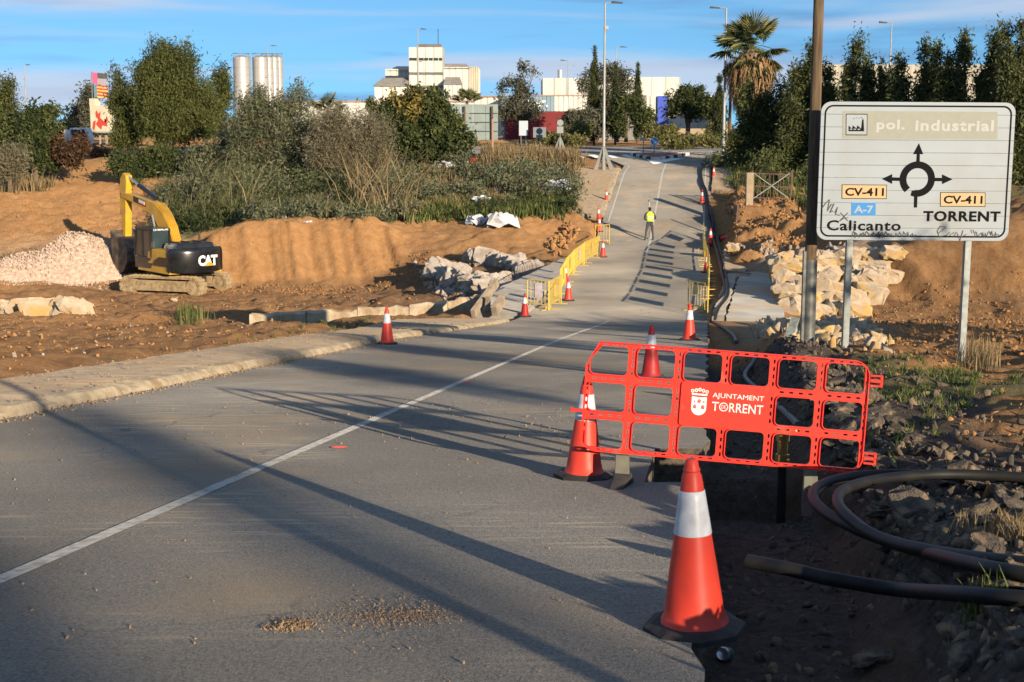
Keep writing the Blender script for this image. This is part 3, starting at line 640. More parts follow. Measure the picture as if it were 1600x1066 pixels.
cones = [  # pixel of base, label, scale, tilt(x,y), which, lift
 (1085, 985, 'large red and white cone in the foreground in front of the barrier logo', 1.0, (0, -.03), 0),
 (912, 746, 'red cone standing behind the left end of the red barrier', 1.03, (0.0, .03), 0),
 (1017, 591, 'dark red cone alone on the road, seen over the top of the red barrier', 1.05, (0, 0), 1),
 (1077, 532, 'bright cone at the right road edge just before the yellow fences', 1.15, (0, 0), 0),
 (605, 538, 'single cone on the left road edge beside the pavement kerb', 1.1, (0, 0), 0),
 (820, 495, 'dark red cone in front of the nearest left yellow fence', 1.05, (0, 0), 1),
 (888, 470, 'cone beside the left yellow fences, nearer of the two standing close together', 1.1, (0, 0), 0),
 (883, 445, 'cone beside the left yellow fences, farther of the two standing close together', 1.1, (0, 0), 0),
 (942, 402, 'cone at the foot of the farthest left yellow fence, on the road side', 1.1, (0, 0), 0),
 (936.5, 362, 'cone standing on the kerb behind the farthest left yellow fence', 1.1, (0, 0), 0),
 (936, 346, 'cone at the lower end of the left uphill pavement', 1.1, (0, .1), 0),
 (947.5, 316, 'small far cone in the gutter halfway up the left uphill pavement', 1.0, (0, 0), 0),
 (1115, 281, 'smallest farthest cone, right of the road below the shadow of the trees', 1.0, (0, 0), 0),
 (1097, 318, 'far cone on the black hoses at the right edge of the uphill road', 1.1, (0, 0), 0),
 (1110, 381, 'cone on the right road edge level with the surveyor', 1.1, (0, 0), 0),
 (1104, 426, 'cone inside the row of right yellow fences', 1.1, (0, 0), 0),
 (1128, 376, 'cone tipped over on the broken footway right of the fences', 1.1, (1.0, 1.1), 0)]
for i, (px, py, lab, sc_, tl, dk) in enumerate(cones):
    src = cone_dk if dk else cone_hi
    o = src if (i in (0, 2)) else copy_tree(src)
    g_ = RG(px, py); g_.z += .004
    if px in (1115, 1128): g_ = G(px, py); g_.z += .1
    o.location = g_; o.scale = (sc_,) * 3; o.rotation_euler = (tl[0], tl[1], .4 * i); o['label'] = lab; o['group'] = GC
    if i == 0: o.rotation_euler = (-.01, -.035, R(22))

# ------------------------------------------------------------------ text helper
def text_mesh(txt, bold=0.0, spacing=1.0):
    cu = bpy.data.curves.new('t', 'FONT'); cu.body = txt; cu.size = 1; cu.offset = bold; cu.space_character = spacing; cu.resolution_u = 3
    o = bpy.data.objects.new('t', cu); C.objects.link(o); bpy.context.view_layer.update()
    dg = bpy.context.evaluated_depsgraph_get(); me = bpy.data.meshes.new_from_object(o.evaluated_get(dg))
    bpy.data.objects.remove(o); return me
def text_at(name, txt, M, x0, z0, x1, z1, m, parent, bold=0.0, off=0.0, spacing=1.0, shear=0):
    """lettering filling the rectangle x0..x1, z0..z1 of the plane spanned by M's x and z, off in front (-y)"""
    me = text_mesh(txt, bold, spacing); co = np.array([v.co[:] for v in me.vertices]); lo = co.min(0); hi = co.max(0)
    for v in me.vertices:
        u = (v.co.x - lo[0]) / (hi[0] - lo[0]); w = (v.co.y - lo[1]) / (hi[1] - lo[1])
        v.co = M @ Vector((x0 + u * (x1 - x0) + shear * w, -off, z0 + w * (z1 - z0)))
    me.materials.clear(); return link(name, me, m, parent)
def rrect(w, h, r, n=5, cx=0, cy=0):
    p = []
    for qx, qy, a0 in ((1, 1, 0), (-1, 1, 90), (-1, -1, 180), (1, -1, 270)):
        for i in range(n + 1):
            a = R(a0 + 90 * i / n); p.append((cx + qx * (w / 2 - r) + r * math.cos(a), cy + qy * (h / 2 - r) + r * math.sin(a)))
    return p
def curve_mesh(loops, ext, bevel=0.0):
    cu = bpy.data.curves.new('c', 'CURVE'); cu.dimensions = '2D'; cu.fill_mode = 'BOTH'; cu.extrude = ext; cu.bevel_depth = bevel; cu.bevel_resolution = 0
    for lp in loops:
        sp = cu.splines.new('POLY'); sp.points.add(len(lp) - 1); sp.use_cyclic_u = True
        for i, (x, y) in enumerate(lp): sp.points[i].co = (x, y, 0, 1)
    o = bpy.data.objects.new('c', cu); C.objects.link(o); bpy.context.view_layer.update()
    me = bpy.data.meshes.new_from_object(o.evaluated_get(bpy.context.evaluated_depsgraph_get())); bpy.data.objects.remove(o); return me
def ring(name, outer, inner, ext, m, parent, M=None, off=0):
    me = curve_mesh([outer, inner], ext); me.materials.clear()
    for v in me.vertices: v.co = (M @ Vector((v.co.x, -off + v.co.z, v.co.y))) if M else Vector((v.co.x, v.co.z - off, v.co.y))
    return link(name, me, m, parent)
def flat(name, loops, m, parent, off, M=None, ext=.001):
    me = curve_mesh(loops, ext); me.materials.clear()
    for v in me.vertices:
        q = Vector((v.co.x, v.co.z - off, v.co.y)); v.co = M @ q if M else q
    return link(name, me, m, parent)

# ------------------------------------------------------------------ red municipal barrier
BRED = plastic('barrier_red', (.85, .040, .022), (.70, .035, .022), .38, .05); PWHITE = mat('print_white', (.80, .78, .76), (.62, .55, .52), 30, .6, lo=.4, hi=.8)
bl, br_ = P(906, 703, 9.85), P(1346, 740, 9.62); tl_ = P(914, 531, 9.92)
ux = (br_ - bl); BWID = ux.length; ux.normalize(); uz = (tl_ - bl); BHT = uz.length; uz = (uz - ux * uz.dot(ux)); uz.normalize(); uy = uz.cross(ux)
bar = thing('barrier', 'red plastic barrier with the white town crest and AJUNTAMENT TORRENT lettering', 'barrier')
bar.matrix_world = Matrix(((ux.x, uy.x, uz.x, bl.x), (ux.y, uy.y, uz.y, bl.y), (ux.z, uy.z, uz.z, bl.z), (0, 0, 0, 1)))
cw_, ch_ = BWID / 6, BHT / 3; ww, wh = cw_ - .066, ch_ - .060
outer = rrect(BWID, BHT, .11, 7, BWID / 2, BHT / 2)
outer = [p for p in outer if not (p[0] < .2 and p[1] > BHT - .14)] + []
# cut the top left corner straight
idx = next(i for i, p in enumerate(outer) if p[0] < .2); outer = outer[:idx] + [(.09, BHT), (.0, BHT - .17)] + outer[idx:]
loops = [outer]; wins = []; slots = []
for r_ in range(3):
    for c_ in range(6):
        if r_ == 1 and c_ in (2, 3): continue
        cx, cy = (c_ + .5) * cw_, (r_ + .5) * ch_; w_ = rrect(ww, wh, .032, 4, cx, cy)
        if r_ == 2 and c_ == 0: w_ = [p for p in w_ if not (p[0] < cx - .05 and p[1] > cy + wh / 2 - .07)]; k = next(i for i, p in enumerate(w_) if p[0] < cx - .05); w_ = w_[:k] + [(cx - ww / 2 + .075, cy + wh / 2), (cx - ww / 2, cy + wh / 2 - .1)] + w_[k:]
        wins.append(w_); loops.append(w_)
for r_ in range(4):
    for c_ in range(6):
        if r_ in (1, 2) and c_ in (2, 3): continue
        for k in range(4):
            cx = (c_ + .2 + .2 * k) * cw_; cy = r_ * ch_ + (.019 if r_ == 0 else -.019 if r_ == 3 else 0)
            if (c_ == 0 and k == 0 and r_ in (0, 3)) or (c_ == 5 and k == 3 and r_ in (0, 3)): continue
            loops.append(rrect(.033, .014, .006, 1, cx, cy))
for c_ in range(7):
    for r_ in range(3):
        if r_ == 1 and c_ == 3: continue
        for k in range(4):
            cx = c_ * cw_ + (.019 if c_ == 0 else -.019 if c_ == 6 else 0); cy = (r_ + .2 + .2 * k) * ch_
            if c_ in (0, 6) and ((r_ == 0 and k < 2) or (r_ == 2 and k > 1)): continue
            loops.append(rrect(.014, .033, .006, 1, cx, cy))
me = curve_mesh(loops, .004); me.materials.clear()
for v in me.vertices: v.co = Vector((v.co.x, v.co.z, v.co.y))
link('frame', me, BRED, bar)
def offset_loop(lp, d):
    n = len(lp); out = []
    for i in range(n):
        a, b, c = Vector(lp[i - 1]), Vector(lp[i]), Vector(lp[(i + 1) % n]); t = (c - a); nn = Vector((-t.y, t.x)).normalized(); out.append(tuple(b + nn * d))
    return out
s = MB()
def add_rim(lp, d, y0, y1):
    b = len(s.v); n = len(lp); o2 = offset_loop(lp, d)
    s.v += [(x, y0, z) for x, z in lp] + [(x, y1, z) for x, z in lp] + [(x, y0, z) for x, z in o2] + [(x, y1, z) for x, z in o2]
    for i in range(n):
        j = (i + 1) % n; s.f += [(b + i, b + j, b + n + j, b + n + i), (b + 2 * n + j, b + 2 * n + i, b + 3 * n + i, b + 3 * n + j), (b + i, b + 2 * n + i, b + 2 * n + j, b + j), (b + n + j, b + 3 * n + j, b + 3 * n + i, b + n + i)]; s.m += [0] * 4
for w_ in wins: add_rim(w_, -.0065, -.022, .022)
add_rim(outer, .0065, -.024, .024)
s.build('rim', BRED, bar)
pan = rrect(2 * cw_ - .07, ch_ - .02, .02, 2, 3 * cw_, 1.5 * ch_)
flat('logo_panel', [rrect(2 * cw_ - .05, ch_ + .05, .02, 2, 3 * cw_, 1.5 * ch_)], BRED, bar, .018, ext=.002)
MI = Matrix.Identity(4); LX = 2 * cw_; LZ = ch_
lw_ = 2 * cw_
text_at('lettering', 'AJUNTAMENT', MI, LX + .245, LZ + .178, LX + .60, LZ + .222, PWHITE, bar, 0, .0225, 1.0)
text_at('lettering', 'T', MI, LX + .245, LZ + .095, LX + .293, LZ + .158, PWHITE, bar, .004, .0225, 1.0)
text_at('lettering', 'RRENT', MI, LX + .366, LZ + .095, LX + .60, LZ + .158, PWHITE, bar, .004, .0225, 1.0)
oc = (LX + .327, LZ + .127)
ring('letter_ring', [(oc[0] + .031 * math.cos(a), oc[1] + .031 * math.sin(a)) for a in np.linspace(0, 2 * PI, 24, endpoint=False)], [(oc[0] + .025 * math.cos(a), oc[1] + .025 * math.sin(a)) for a in np.linspace(0, 2 * PI, 24, endpoint=False)], .001, PWHITE, bar, None, .0215)
text_at('lettering', 'DE', MI, oc[0] - .015, oc[1] - .012, oc[0] + .015, oc[1] + .012, PWHITE, bar, 0, .0225)
# crest: shield and crown
sx, sz = LX + .155, LZ + .135
sh = [(sx - .052, sz + .05), (sx - .052, sz - .03)] + [(sx + .052 * math.cos(a), sz - .03 + .05 * math.sin(a)) for a in np.linspace(PI * 1.08, PI * 1.92, 9)] + [(sx + .052, sz - .03), (sx + .052, sz + .05), (sx, sz + .046)]
crest = flat('crest', [sh], PWHITE, bar, .0215)
for dx, dz in ((-.028, -.02), (.028, -.02), (0, .02)):
    for k in (-1, 0, 1): flat('crest_mark', [[(sx + dx + k * .008 - .003, sz + dz - .014), (sx + dx + k * .008 + .003, sz + dz - .014), (sx + dx + k * .008 + .003, sz + dz + .010 + .006 * (k == 0)), (sx + dx + k * .008 - .003, sz + dz + .010 + .006 * (k == 0))]], BRED, crest, .0235, ext=.0005)
for dx in (-.032, .032): flat('crest_mark', [[(sx + dx + .006 * math.cos(a), sz + .016 + .006 * math.sin(a)) for a in np.linspace(0, 2 * PI, 8, endpoint=False)]], BRED, crest, .0235, ext=.0005)
cr = [(sx - .052, sz + .060), (sx + .052, sz + .060), (sx + .056, sz + .072)]
flat('crest_crown', [cr + [(sx - .056, sz + .072)]], PWHITE, bar, .0215)
for k in range(5):
    ccx = sx - .05 + .025 * k; ccz = sz + .088 + .006 * (2 - abs(k - 2)); ring('crest_crown', [(ccx + .012 * math.cos(a), ccz + .013 * math.sin(a)) for a in np.linspace(0, 2 * PI, 10, endpoint=False)], [(ccx + .005 * math.cos(a), ccz + .006 * math.sin(a)) for a in np.linspace(0, 2 * PI, 10, endpoint=False)], .001, PWHITE, bar, None, .0215)
for z_, sd in ((BHT * .36, -1), (BHT * .83, 1), (BHT * .14, 1)):
    s = MB(); x_ = BWID + .045 if sd > 0 else -.045; s.box(x_, 0, z_, .085, .05, .022); s.box(x_, 0, z_ + .035, .085, .05, .012) if sd > 0 else None; s.box(x_, 0, z_ - .035, .085, .05, .012) if sd > 0 else None
    s.box(x_ + .035 * sd, 0, z_, .018, .05, .085 if sd > 0 else .03); s.build('hinge_lug', BRED, bar, bevel=.003)
LEGM = mat('barrier_leg_plastic', (.15, .145, .105), (.12, .11, .08), 12, .6); RUB = CBASE
for x_ in (cw_ * .93, cw_ * 4.95):
    s = MB(); s.v = [(x_ - .05, -.02, -.01), (x_ + .04, -.02, -.01), (x_ + .05, .03, -.01), (x_ - .05, .03, -.01), (x_ - .045, -.03, -.16), (x_ + .06, -.03, -.16), (x_ + .06, .05, -.16), (x_ - .045, .05, -.16)]
    s.f = [(0, 1, 2, 3), (7, 6, 5, 4), (0, 4, 5, 1), (1, 5, 6, 2), (2, 6, 7, 3), (3, 7, 4, 0)]; s.m = [0] * 6; lg = s.build('leg', LEGM, bar, bevel=.004)
    s = MB(); s.v = [(x_ - .05, -.05, -.14), (x_ + .07, -.05, -.14), (x_ + .07, .06, -.14), (x_ - .05, .06, -.14), (x_ - .08, -.34, -.275), (x_ - .01, -.36, -.275), (x_ + .1, .22, -.25), (x_ + .02, .24, -.25)]
    s.f = [(0, 1, 2, 3), (7, 6, 5, 4), (0, 4, 5, 1), (1, 5, 6, 2), (2, 6, 7, 3), (3, 7, 4, 0)]; s.m = [0] * 6; s.build('foot', RUB, lg, bevel=.004)

# ------------------------------------------------------------------ direction sign
SG = G(1322, 556); SY = 21.5
p0 = P(1275.5, 375, SY); p1 = P(1572, 377, SY - .02); p2 = P(1281, 160.5, SY + .25)
ux = (p1 - p0); SW = ux.length * 1.01; ux.normalize(); uz = Vector((0.0, .0, 1)); uz = (uz - ux * uz.dot(ux)).normalized(); uy = uz.cross(ux); SH = (p2 - p0).length
MS = Matrix(((ux.x, uy.x, uz.x, p0.x), (ux.y, uy.y, uz.y, p0.y), (ux.z, uy.z, uz.z, p0.z), (0, 0, 0, 1)))
sg = thing('direction_sign', 'large white roundabout direction sign for Calicanto and TORRENT on two grey posts', 'road sign'); sg.matrix_world = MS
SWH = mat('sign_white', (.285, .325, .365), (.265, .295, .32), 1.6, .5, c3=(.25, .265, .265), s3=.8, lo3=.5, hi3=.8, spec=.4); SBK = mat('sign_black', (.010, .011, .012), rough=.8, spec=.1)
SOR = mat('sign_orange', (.52, .33, .16), (.48, .31, .15), 8, .5); SBL = mat('sign_blue', (.01, .19, .50), rough=.5); SKH = mat('sign_khaki', (.262, .262, .215), (.28, .28, .235), 9, .6); SGH = mat('sign_faded_letter', (.38, .39, .38), rough=.6)
GAL = mat('galvanised_steel', (.27, .29, .285), (.20, .215, .21), 14, .5, metal=.35, spec=.4)
def SX(x, y): v = (y - 120) / 850.; xl = 155 - 20 * v; xr_ = 1352 - 47 * v; return (x - xl) / (xr_ - xl) * SW
def SZ(y): return (1 - (y - 120) / 850.) * SH
ns = 11; g_ = .0025; sh_ = SH / ns; cr_ = .15
for i in range(ns):
    z0, z1 = i * sh_ + g_, (i + 1) * sh_ - g_; poly = [(0, z0), (SW, z0), (SW, z1), (0, z1)]
    if i == 0: poly = [(cr_ - cr_ * math.sin(a), z0 + cr_ - cr_ * math.cos(a)) for a in np.linspace(R(90), 0, 7)][:] + [(SW - cr_ + cr_ * math.sin(a), z0 + cr_ - cr_ * math.cos(a)) for a in np.linspace(0, R(90), 7)] + [(SW, z1), (0, z1)]
    if i == ns - 1: poly = [(0, z0), (SW, z0)] + [(SW - cr_ + cr_ * math.cos(a), z1 - cr_ + cr_ * math.sin(a)) for a in np.linspace(0, R(90), 7)] + [(cr_ + cr_ * math.cos(a), z1 - cr_ + cr_ * math.sin(a)) for a in np.linspace(R(90), R(180), 7)]
    s = MB(); s.prism(poly, 0, .03); s.build('slat', SWH, sg)
ins = .05
ring('border', rrect(SW - 2 * ins, SH - 2 * ins, .13, 8, SW / 2, SH / 2), rrect(SW - 2 * ins - .05, SH - 2 * ins - .05, .108, 8, SW / 2, SH / 2), .001, SBK, sg, None, .002)
def rect(name, x0, y0, x1, y1, m, off, par=None):
    return flat(name, [[(SX(x0, y1), SZ(y1)), (SX(x1, y1), SZ(y1)), (SX(x1, y0), SZ(y0)), (SX(x0, y0), SZ(y0))]], m, par or sg, off, ext=.0006)
def stext(t, x0, y0, x1, y1, m, bold, off=.005, spc=1.0, par=None):
    return text_at('lettering', t, MI, SX(x0, y1), SZ(y1), SX(x1, (y0 + y1) / 2), SZ(y0), m, par or sg, bold, off, spc)
rect('band', 286, 177, 1238, 343, SKH, .003)
rect('pictogram', 305, 194, 438, 325, SBK, .0045); rect('pictogram', 309, 199, 434, 320, SWH, .006)
fac = [(322, 300), (322, 266), (344, 285), (348, 264), (371, 284), (376, 264), (399, 284), (405, 228), (414, 228), (418, 300)]
flat('pictogram', [[(SX(x, y), SZ(y)) for x, y in fac]], SBK, sg, .0075, ext=.0006)
for x_ in (330, 353, 378): rect('pictogram', x_, 285, x_ + 15, 291, SWH, .009)
for x_, y_ in ((350, 224), (366, 219), (380, 222), (395, 216), (403, 222)): rect('pictogram', x_, y_ - 2, x_ + 8, y_ + 1, SBK, .0075)
stext('pol.', 492, 228, 668, 306, SGH, .035, .006, 1.12)
stext('industrial', 730, 228, 1215, 296, SGH, .035, .006, 1.12)
cx, cz = SX(748, 590), SZ(590); k_ = SW / 1190.; ro, ri = 109 * k_, 67 * k_
arc = np.linspace(R(-103), R(228), 44)
flat('arrow_ring', [[(cx + ro * math.cos(a), cz + ro * math.sin(a)) for a in arc] + [(cx + ri * math.cos(a), cz + ri * math.sin(a)) for a in arc[::-1] + R(3)]], SBK, sg, .0045, ext=.0006)
def arrow(pts): flat('arrow', [[(SX(x, y), SZ(y)) for x, y in pts]], SBK, sg, .006, ext=.0006)
arrow([(741, 490), (744, 437), (721, 437), (756, 371), (783, 437), (762, 437), (762, 490)])
arrow([(642, 602), (594, 601), (594, 620), (531, 590), (594, 560), (594, 580), (642, 581)]); arrow([(850, 602), (900, 602), (900, 620), (964, 590), (900, 560), (900, 581), (850, 581)])
arrow([(708, 692), (716, 660), (745, 664), (780, 690), (750, 696), (748, 765), (729, 765), (730, 696)])
for x0, y0, x1, y1 in ((286, 626, 562, 714), (889, 670, 1166, 758)):
    rect('route_plate', x0, y0, x1, y1, SBK, .0035); rect('route_plate', x0 + 4, y0 + 4, x1 - 4, y1 - 4, SOR, .005); stext('CV-411', x0 + 20, y0 + 20, x1 - 18, y1 - 18, SBK, .03, .0068)
rect('route_plate', 347, 737, 495, 815, SBL, .0045); stext('A-7', 362, 755, 480, 802, SWH, .03, .006)
stext('Calicanto', 197, 846, 650, 911, SBK, .022, .0045, 1.08); stext('TORRENT', 785, 785, 1258, 850, SBK, .035, .0045, 1.1)
GRAF = mat('graffiti_ink', (.06, .06, .065), rough=.7)
def scribble(pts, w=3.2, m=GRAF):
    s = MB(); q = [Vector((SX(x, y), -.0062, SZ(y))) for x, y in pts]
    s.tube(q, w * k_ * .85, 4, cap=False); s.v = [(x, -.0065 - .0004 * (1 if y < -.0062 else -1), z) for x, y, z in s.v]; s.build('graffiti', m, sg)
def scrawl(x0, y0, x1, y1, n, seed, w=3.0):
    g = random.Random(seed); p = []
    for i in range(n):
        t = i / (n - 1); p.append((x0 + (x1 - x0) * t + g.uniform(-9, 9), y0 + (y1 - y0) * t + (-1) ** i * g.uniform(6, 22)))
    q = []
    for i in range(len(p) - 1):
        for k in range(3): t = k / 3; q.append((p[i][0] * (1 - t) + p[i + 1][0] * t + math.sin(t * PI) * g.uniform(-5, 5), p[i][1] * (1 - t) + p[i + 1][1] * t))
    scribble(q, w)
scribble([(165, 775), (190, 740), (212, 718), (200, 790), (222, 750), (240, 745), (215, 800), (235, 790)], 4.5); scribble([(245, 800), (262, 765), (250, 812), (275, 815)], 4.5); scribble([(280, 800), (325, 850)], 3.5); scribble([(325, 800), (275, 852), (300, 835), (328, 830)], 3.5)
scrawl(345, 935, 600, 935, 24, 5, 4); scrawl(610, 930, 740, 935, 12, 6, 3)
scribble([(875, 925), (905, 905), (925, 885), (890, 880), (872, 910), (885, 945), (930, 935), (950, 915), (945, 940), (975, 915), (970, 950), (990, 915), (1000, 935), (1010, 970), (1030, 905), (1020, 945), (1050, 930)], 3.4)
scribble([(1078, 900), (1084, 922)], 3); scribble([(1092, 900), (1098, 922)], 3); scrawl(1105, 928, 1250, 930, 16, 8, 3)
for x_, yb in ((348, 556), (1073, 567)):
    xx = SX(x_, 970); zb = Hs(p0.x + ux.x * xx, p0.y + .06) - p0.z - .35
    s = MB(); s.box(xx, .085, (SH * .96 + zb) / 2, .075, .10, SH * .96 - zb); s.box(xx - .048, .085, (SH * .96 + zb) / 2, .012, .12, SH * .96 - zb); s.build('post', GAL, sg)

# ------------------------------------------------------------------ wooden pole in a steel sleeve
WOODP = mat('pole_wood', (.20, .135, .075), (.10, .065, .04), 3, .85, .6, 12, sc=(8, 8, .7), bdist=.01)
pb = G(1262, 546); ptop = P(1277.5, -14, pb.y + .1)
up = thing('utility_pole', 'tall brown wooden utility pole in a dark steel sleeve left of the direction sign', 'utility pole', pb)
SLV = mat('pole_sleeve', (.17, .175, .165), (.11, .11, .10), 9, .5, metal=.3)
hp = ptop.z - pb.z; lean = (ptop.x - pb.x) * .0
s = MB(); s.tube([(0, 0, 1.0), (.0, 0, hp * .6), (lean, 0, hp)], [.092, .085, .078], 12); s.build('shaft', WOODP, up, smooth=True)
s = MB(); s.tube([(0, 0, -.4), (0, 0, 1.42)], .106, 12); s.box(-.10, -.02, .6, .04, .10, 1.9); s.build('sleeve', SLV, up, smooth=True)

# ------------------------------------------------------------------ black pipe coil, hoses
PIPE = mat('pipe_black', (.010, .010, .011), (.025, .023, .020), 5, .55, .2, 40, spec=.22, c3=(.032, .029, .025), s3=2.5, lo3=.6, hi3=.8, bdist=.003)
HOSE = mat('hose_grey', (.045, .045, .047), (.08, .075, .068), 6, .5, .2, 40, spec=.4)
def smooth_path(pts, k=8):
    pts = [Vector(p) for p in pts]; out = []
    for i in range(len(pts) - 1):
        a, b, c, d = pts[max(i - 1, 0)], pts[i], pts[i + 1], pts[min(i + 2, len(pts) - 1)]
        for j in range(k):
            t = j / k; out.append(.5 * ((2 * b) + (c - a) * t + (2 * a - 5 * b + 4 * c - d) * t * t + (3 * b - a - 3 * c + d) * t ** 3))
    return out + [pts[-1]]
pc = thing('pipe_coil', 'thick black water pipe coiled over the broken asphalt at the right foreground', 'pipe')
def coilpix(pts, r, name='pipe_loop', par=pc, m=None, n=12):
    s = MB(); s.tube(smooth_path([P(p[0], p[1], min(p[2], G(min(p[0], 1700), p[1], det=True).y * (.955 if p[1] > 760 else .975))) for p in pts]), r, n); return s.build(name, m or PIPE, par, smooth=True)
coilpix([(1760, 775, 8.4), (1600, 751, 8.75), (1500, 744, 8.9), (1400, 741, 8.9), (1330, 745, 8.8), (1285, 757, 8.5), (1270, 774, 8.15), (1284, 796, 7.8), (1330, 823, 7.4), (1400, 850, 7.05), (1500, 877, 6.75), (1600, 897, 6.55), (1760, 920, 6.3)], .032)
coilpix([(1760, 760, 8.1), (1600, 746, 8.4), (1480, 741, 8.5), (1390, 747, 8.35), (1335, 758, 8.1), (1310, 775, 7.8), (1318, 800, 7.45), (1370, 838, 7.0), (1460, 862, 6.65), (1600, 880, 6.35), (1760, 896, 6.15)], .031)
coilpix([(1168, 877, 6.62), (1230, 889, 6.5), (1300, 905, 6.38), (1400, 921, 6.25), (1500, 928, 6.12), (1600, 936, 6.0), (1760, 948, 5.85)], .034)
hs_ = thing('water_hose', 'grey hose snaking along the trench behind the red barrier', 'hose')
def gp(px, py, dz=.05): q = G(px, py, det=True); q.z += dz; return q
def hose(pts, r, par, m=HOSE, dz=.05, name='hose_run'):
    s = MB(); s.tube(smooth_path([gp(a, b, dz) for a, b in pts], 6), r, 8); return s.build(name, m, par, smooth=True)
hose([(1247, 672), (1236, 660), (1215, 640), (1196, 622), (1172, 604), (1164, 590), (1176, 572), (1182, 560)], .042, hs_)
hose([(1150, 538), (1146, 528), (1130, 515), (1110, 505)], .05, hs_, dz=.06)
rh = thing('road_hose', 'black hoses running up the right edge of the road past the yellow fences', 'hose')
def rhose(pts, r, off=.0):
    s = MB(); s.tube(smooth_path([RG(a + off, b, .05) + Vector((0, 0, .03)) for a, b in pts], 6), r, 8); s.build('hose_run', PIPE, rh, smooth=True)
rhose([(1107, 500), (1112, 480), (1128, 464), (1132, 450), (1127, 425), (1122, 400), (1114, 372), (1113, 345), (1108, 325), (1104, 300), (1098, 285), (1096, 268), (1104, 255), (1122, 244)], .06)
rhose([(1116, 372), (1108, 345), (1104, 322), (1101, 300), (1095, 280), (1097, 262), (1112, 250)], .06)
rhose([(1117, 500), (1122, 485), (1136, 466), (1138, 450), (1133, 425), (1127, 398), (1120, 370), (1116, 345), (1110, 322)], .05)
lb = thing('blue_pipe', 'blue pipe curving round the foot of the near left lamp post', 'pipe')
s = MB(); s.tube(smooth_path([RG(947, 250, .06), RG(958, 256, .06), RG(963, 265, .06), RG(960, 280, .06), RG(953, 300, .06), RG(942, 325, .06)], 5), .055, 8); s.build('pipe_run', mat('blue_pipe', (.06, .13, .22), rough=.5), lb, smooth=True)
# brass coupling standing in the pit
BRASS = mat('brass', (.50, .34, .12), (.34, .22, .08), 20, .35, metal=.8)
q = P(1222, 730, 10.4); va = thing('brass_valve', 'brass pipe coupling on a black riser in the pit behind the barrier', 'valve', (q.x, q.y, q.z - .3))
s = MB(); s.tube([(0, 0, -.45), (0, 0, .36)], .035, 12); s.build('riser', PIPE, va, smooth=True)
s = MB(); s.tube([(0, 0, .34), (0, 0, .40)], .052, 6); s.tube([(0, 0, .40), (0, 0, .50)], .038, 12); s.tube([(0, 0, .50), (0, 0, .60)], .050, 6); s.tube([(0, 0, .56), (.10, .02, .57)], .03, 8); s.build('coupling', BRASS, va)
# drinks can
CAN = mat('can_aluminium', (.55, .56, .57), (.42, .43, .44), 30, .3, metal=.8); CGR = mat('can_green', (.04, .22, .09), (.03, .12, .16), 20, .35, metal=.3)
q = G(1133, 1034, det=True); q.z += .036
dc = thing('drinks_can', 'crushed green and silver drinks can lying at the trench edge by the foreground cone', 'can', q, rot=(R(68), R(10), R(-28)))
s = MB(); s.lathe([(0, -.055), (.022, -.057), (.027, -.05), (.033, -.045), (.033, -.03)], 20); s.lathe([(.033, .03), (.033, .048), (.027, .057), (.022, .054), (0, .05)], 20); s.build('can_end', CAN, dc, smooth=True)
s = MB(); s.lathe([(.0332, -.03), (.031, -.01), (.0335, .01), (.033, .031)], 20); s.build('can_wall', CGR, dc, smooth=True)
# ------------------------------------------------------------------ yellow works fences
YEL = mat('fence_yellow', (.70, .47, .07), (.52, .36, .08), 12, .5, c3=(.5, .42, .25), s3=3, lo3=.6, hi3=.75); CHIP = mat('chipboard', (.42, .33, .2), (.3, .22, .12), 20, .9)
def fence_panel(a, b, label, plate=None, group='yellow crowd fences beside the road works', hgt=1.0):
    a, b = Vector(a), Vector(b); d = b - a; L = math.hypot(d.x, d.y); rz = math.atan2(d.y, d.x); sl = d.z / max(L, .1)
    t = thing('works_fence', label, 'fence', a, rz, group)
    Z = lambda x: x * sl
    s = MB(); k = .02
    s.tube([(0, 0, .0), (0, 0, hgt)], k, 6); s.tube([(L, 0, Z(L)), (L, 0, hgt + Z(L))], k, 6); s.tube([(0, 0, hgt), (L, 0, hgt + Z(L))], k, 6); s.tube([(0, 0, .18), (L, 0, .18 + Z(L))], k, 6); s.build('frame', YEL, t)
    n = max(4, int(L / .14)); bm_ = None
    for i in range(1, n):
        x = L * i / n
        if bm_ is None: s = MB(); s.tube([(0, 0, .18), (0, 0, hgt)], .011, 5); bo = s.build('bar', YEL, t); bo.location = (x, 0, Z(x)); bm_ = bo
        else: o = bm_.copy(); C.objects.link(o); o.parent = t; o.location = (x, 0, Z(x))
    for x in (.12 * L, .88 * L): s = MB(); s.bar((x, -.28, Z(x) + .02), (x, .28, Z(x) + .02), .03, .03); s.bar((x, 0, Z(x)), (x, 0, .2 + Z(x)), .03, .03); s.build('foot', YEL, t)
    if plate:
        x0, w, z0, h_, m = plate; s = MB(); s.box(x0 * L, -.03, z0 + Z(x0 * L), w, .01, h_); s.build('sign_plate', m, t)
    return t
SHEET = mat('notice_sheet', (.66, .62, .60), (.6, .42, .42), 6, .6); YPL = mat('fence_plate', (.72, .5, .10), (.6, .42, .10), 6, .6)
def rg(px, py): q = RG(px, py); q.z += .0; return q
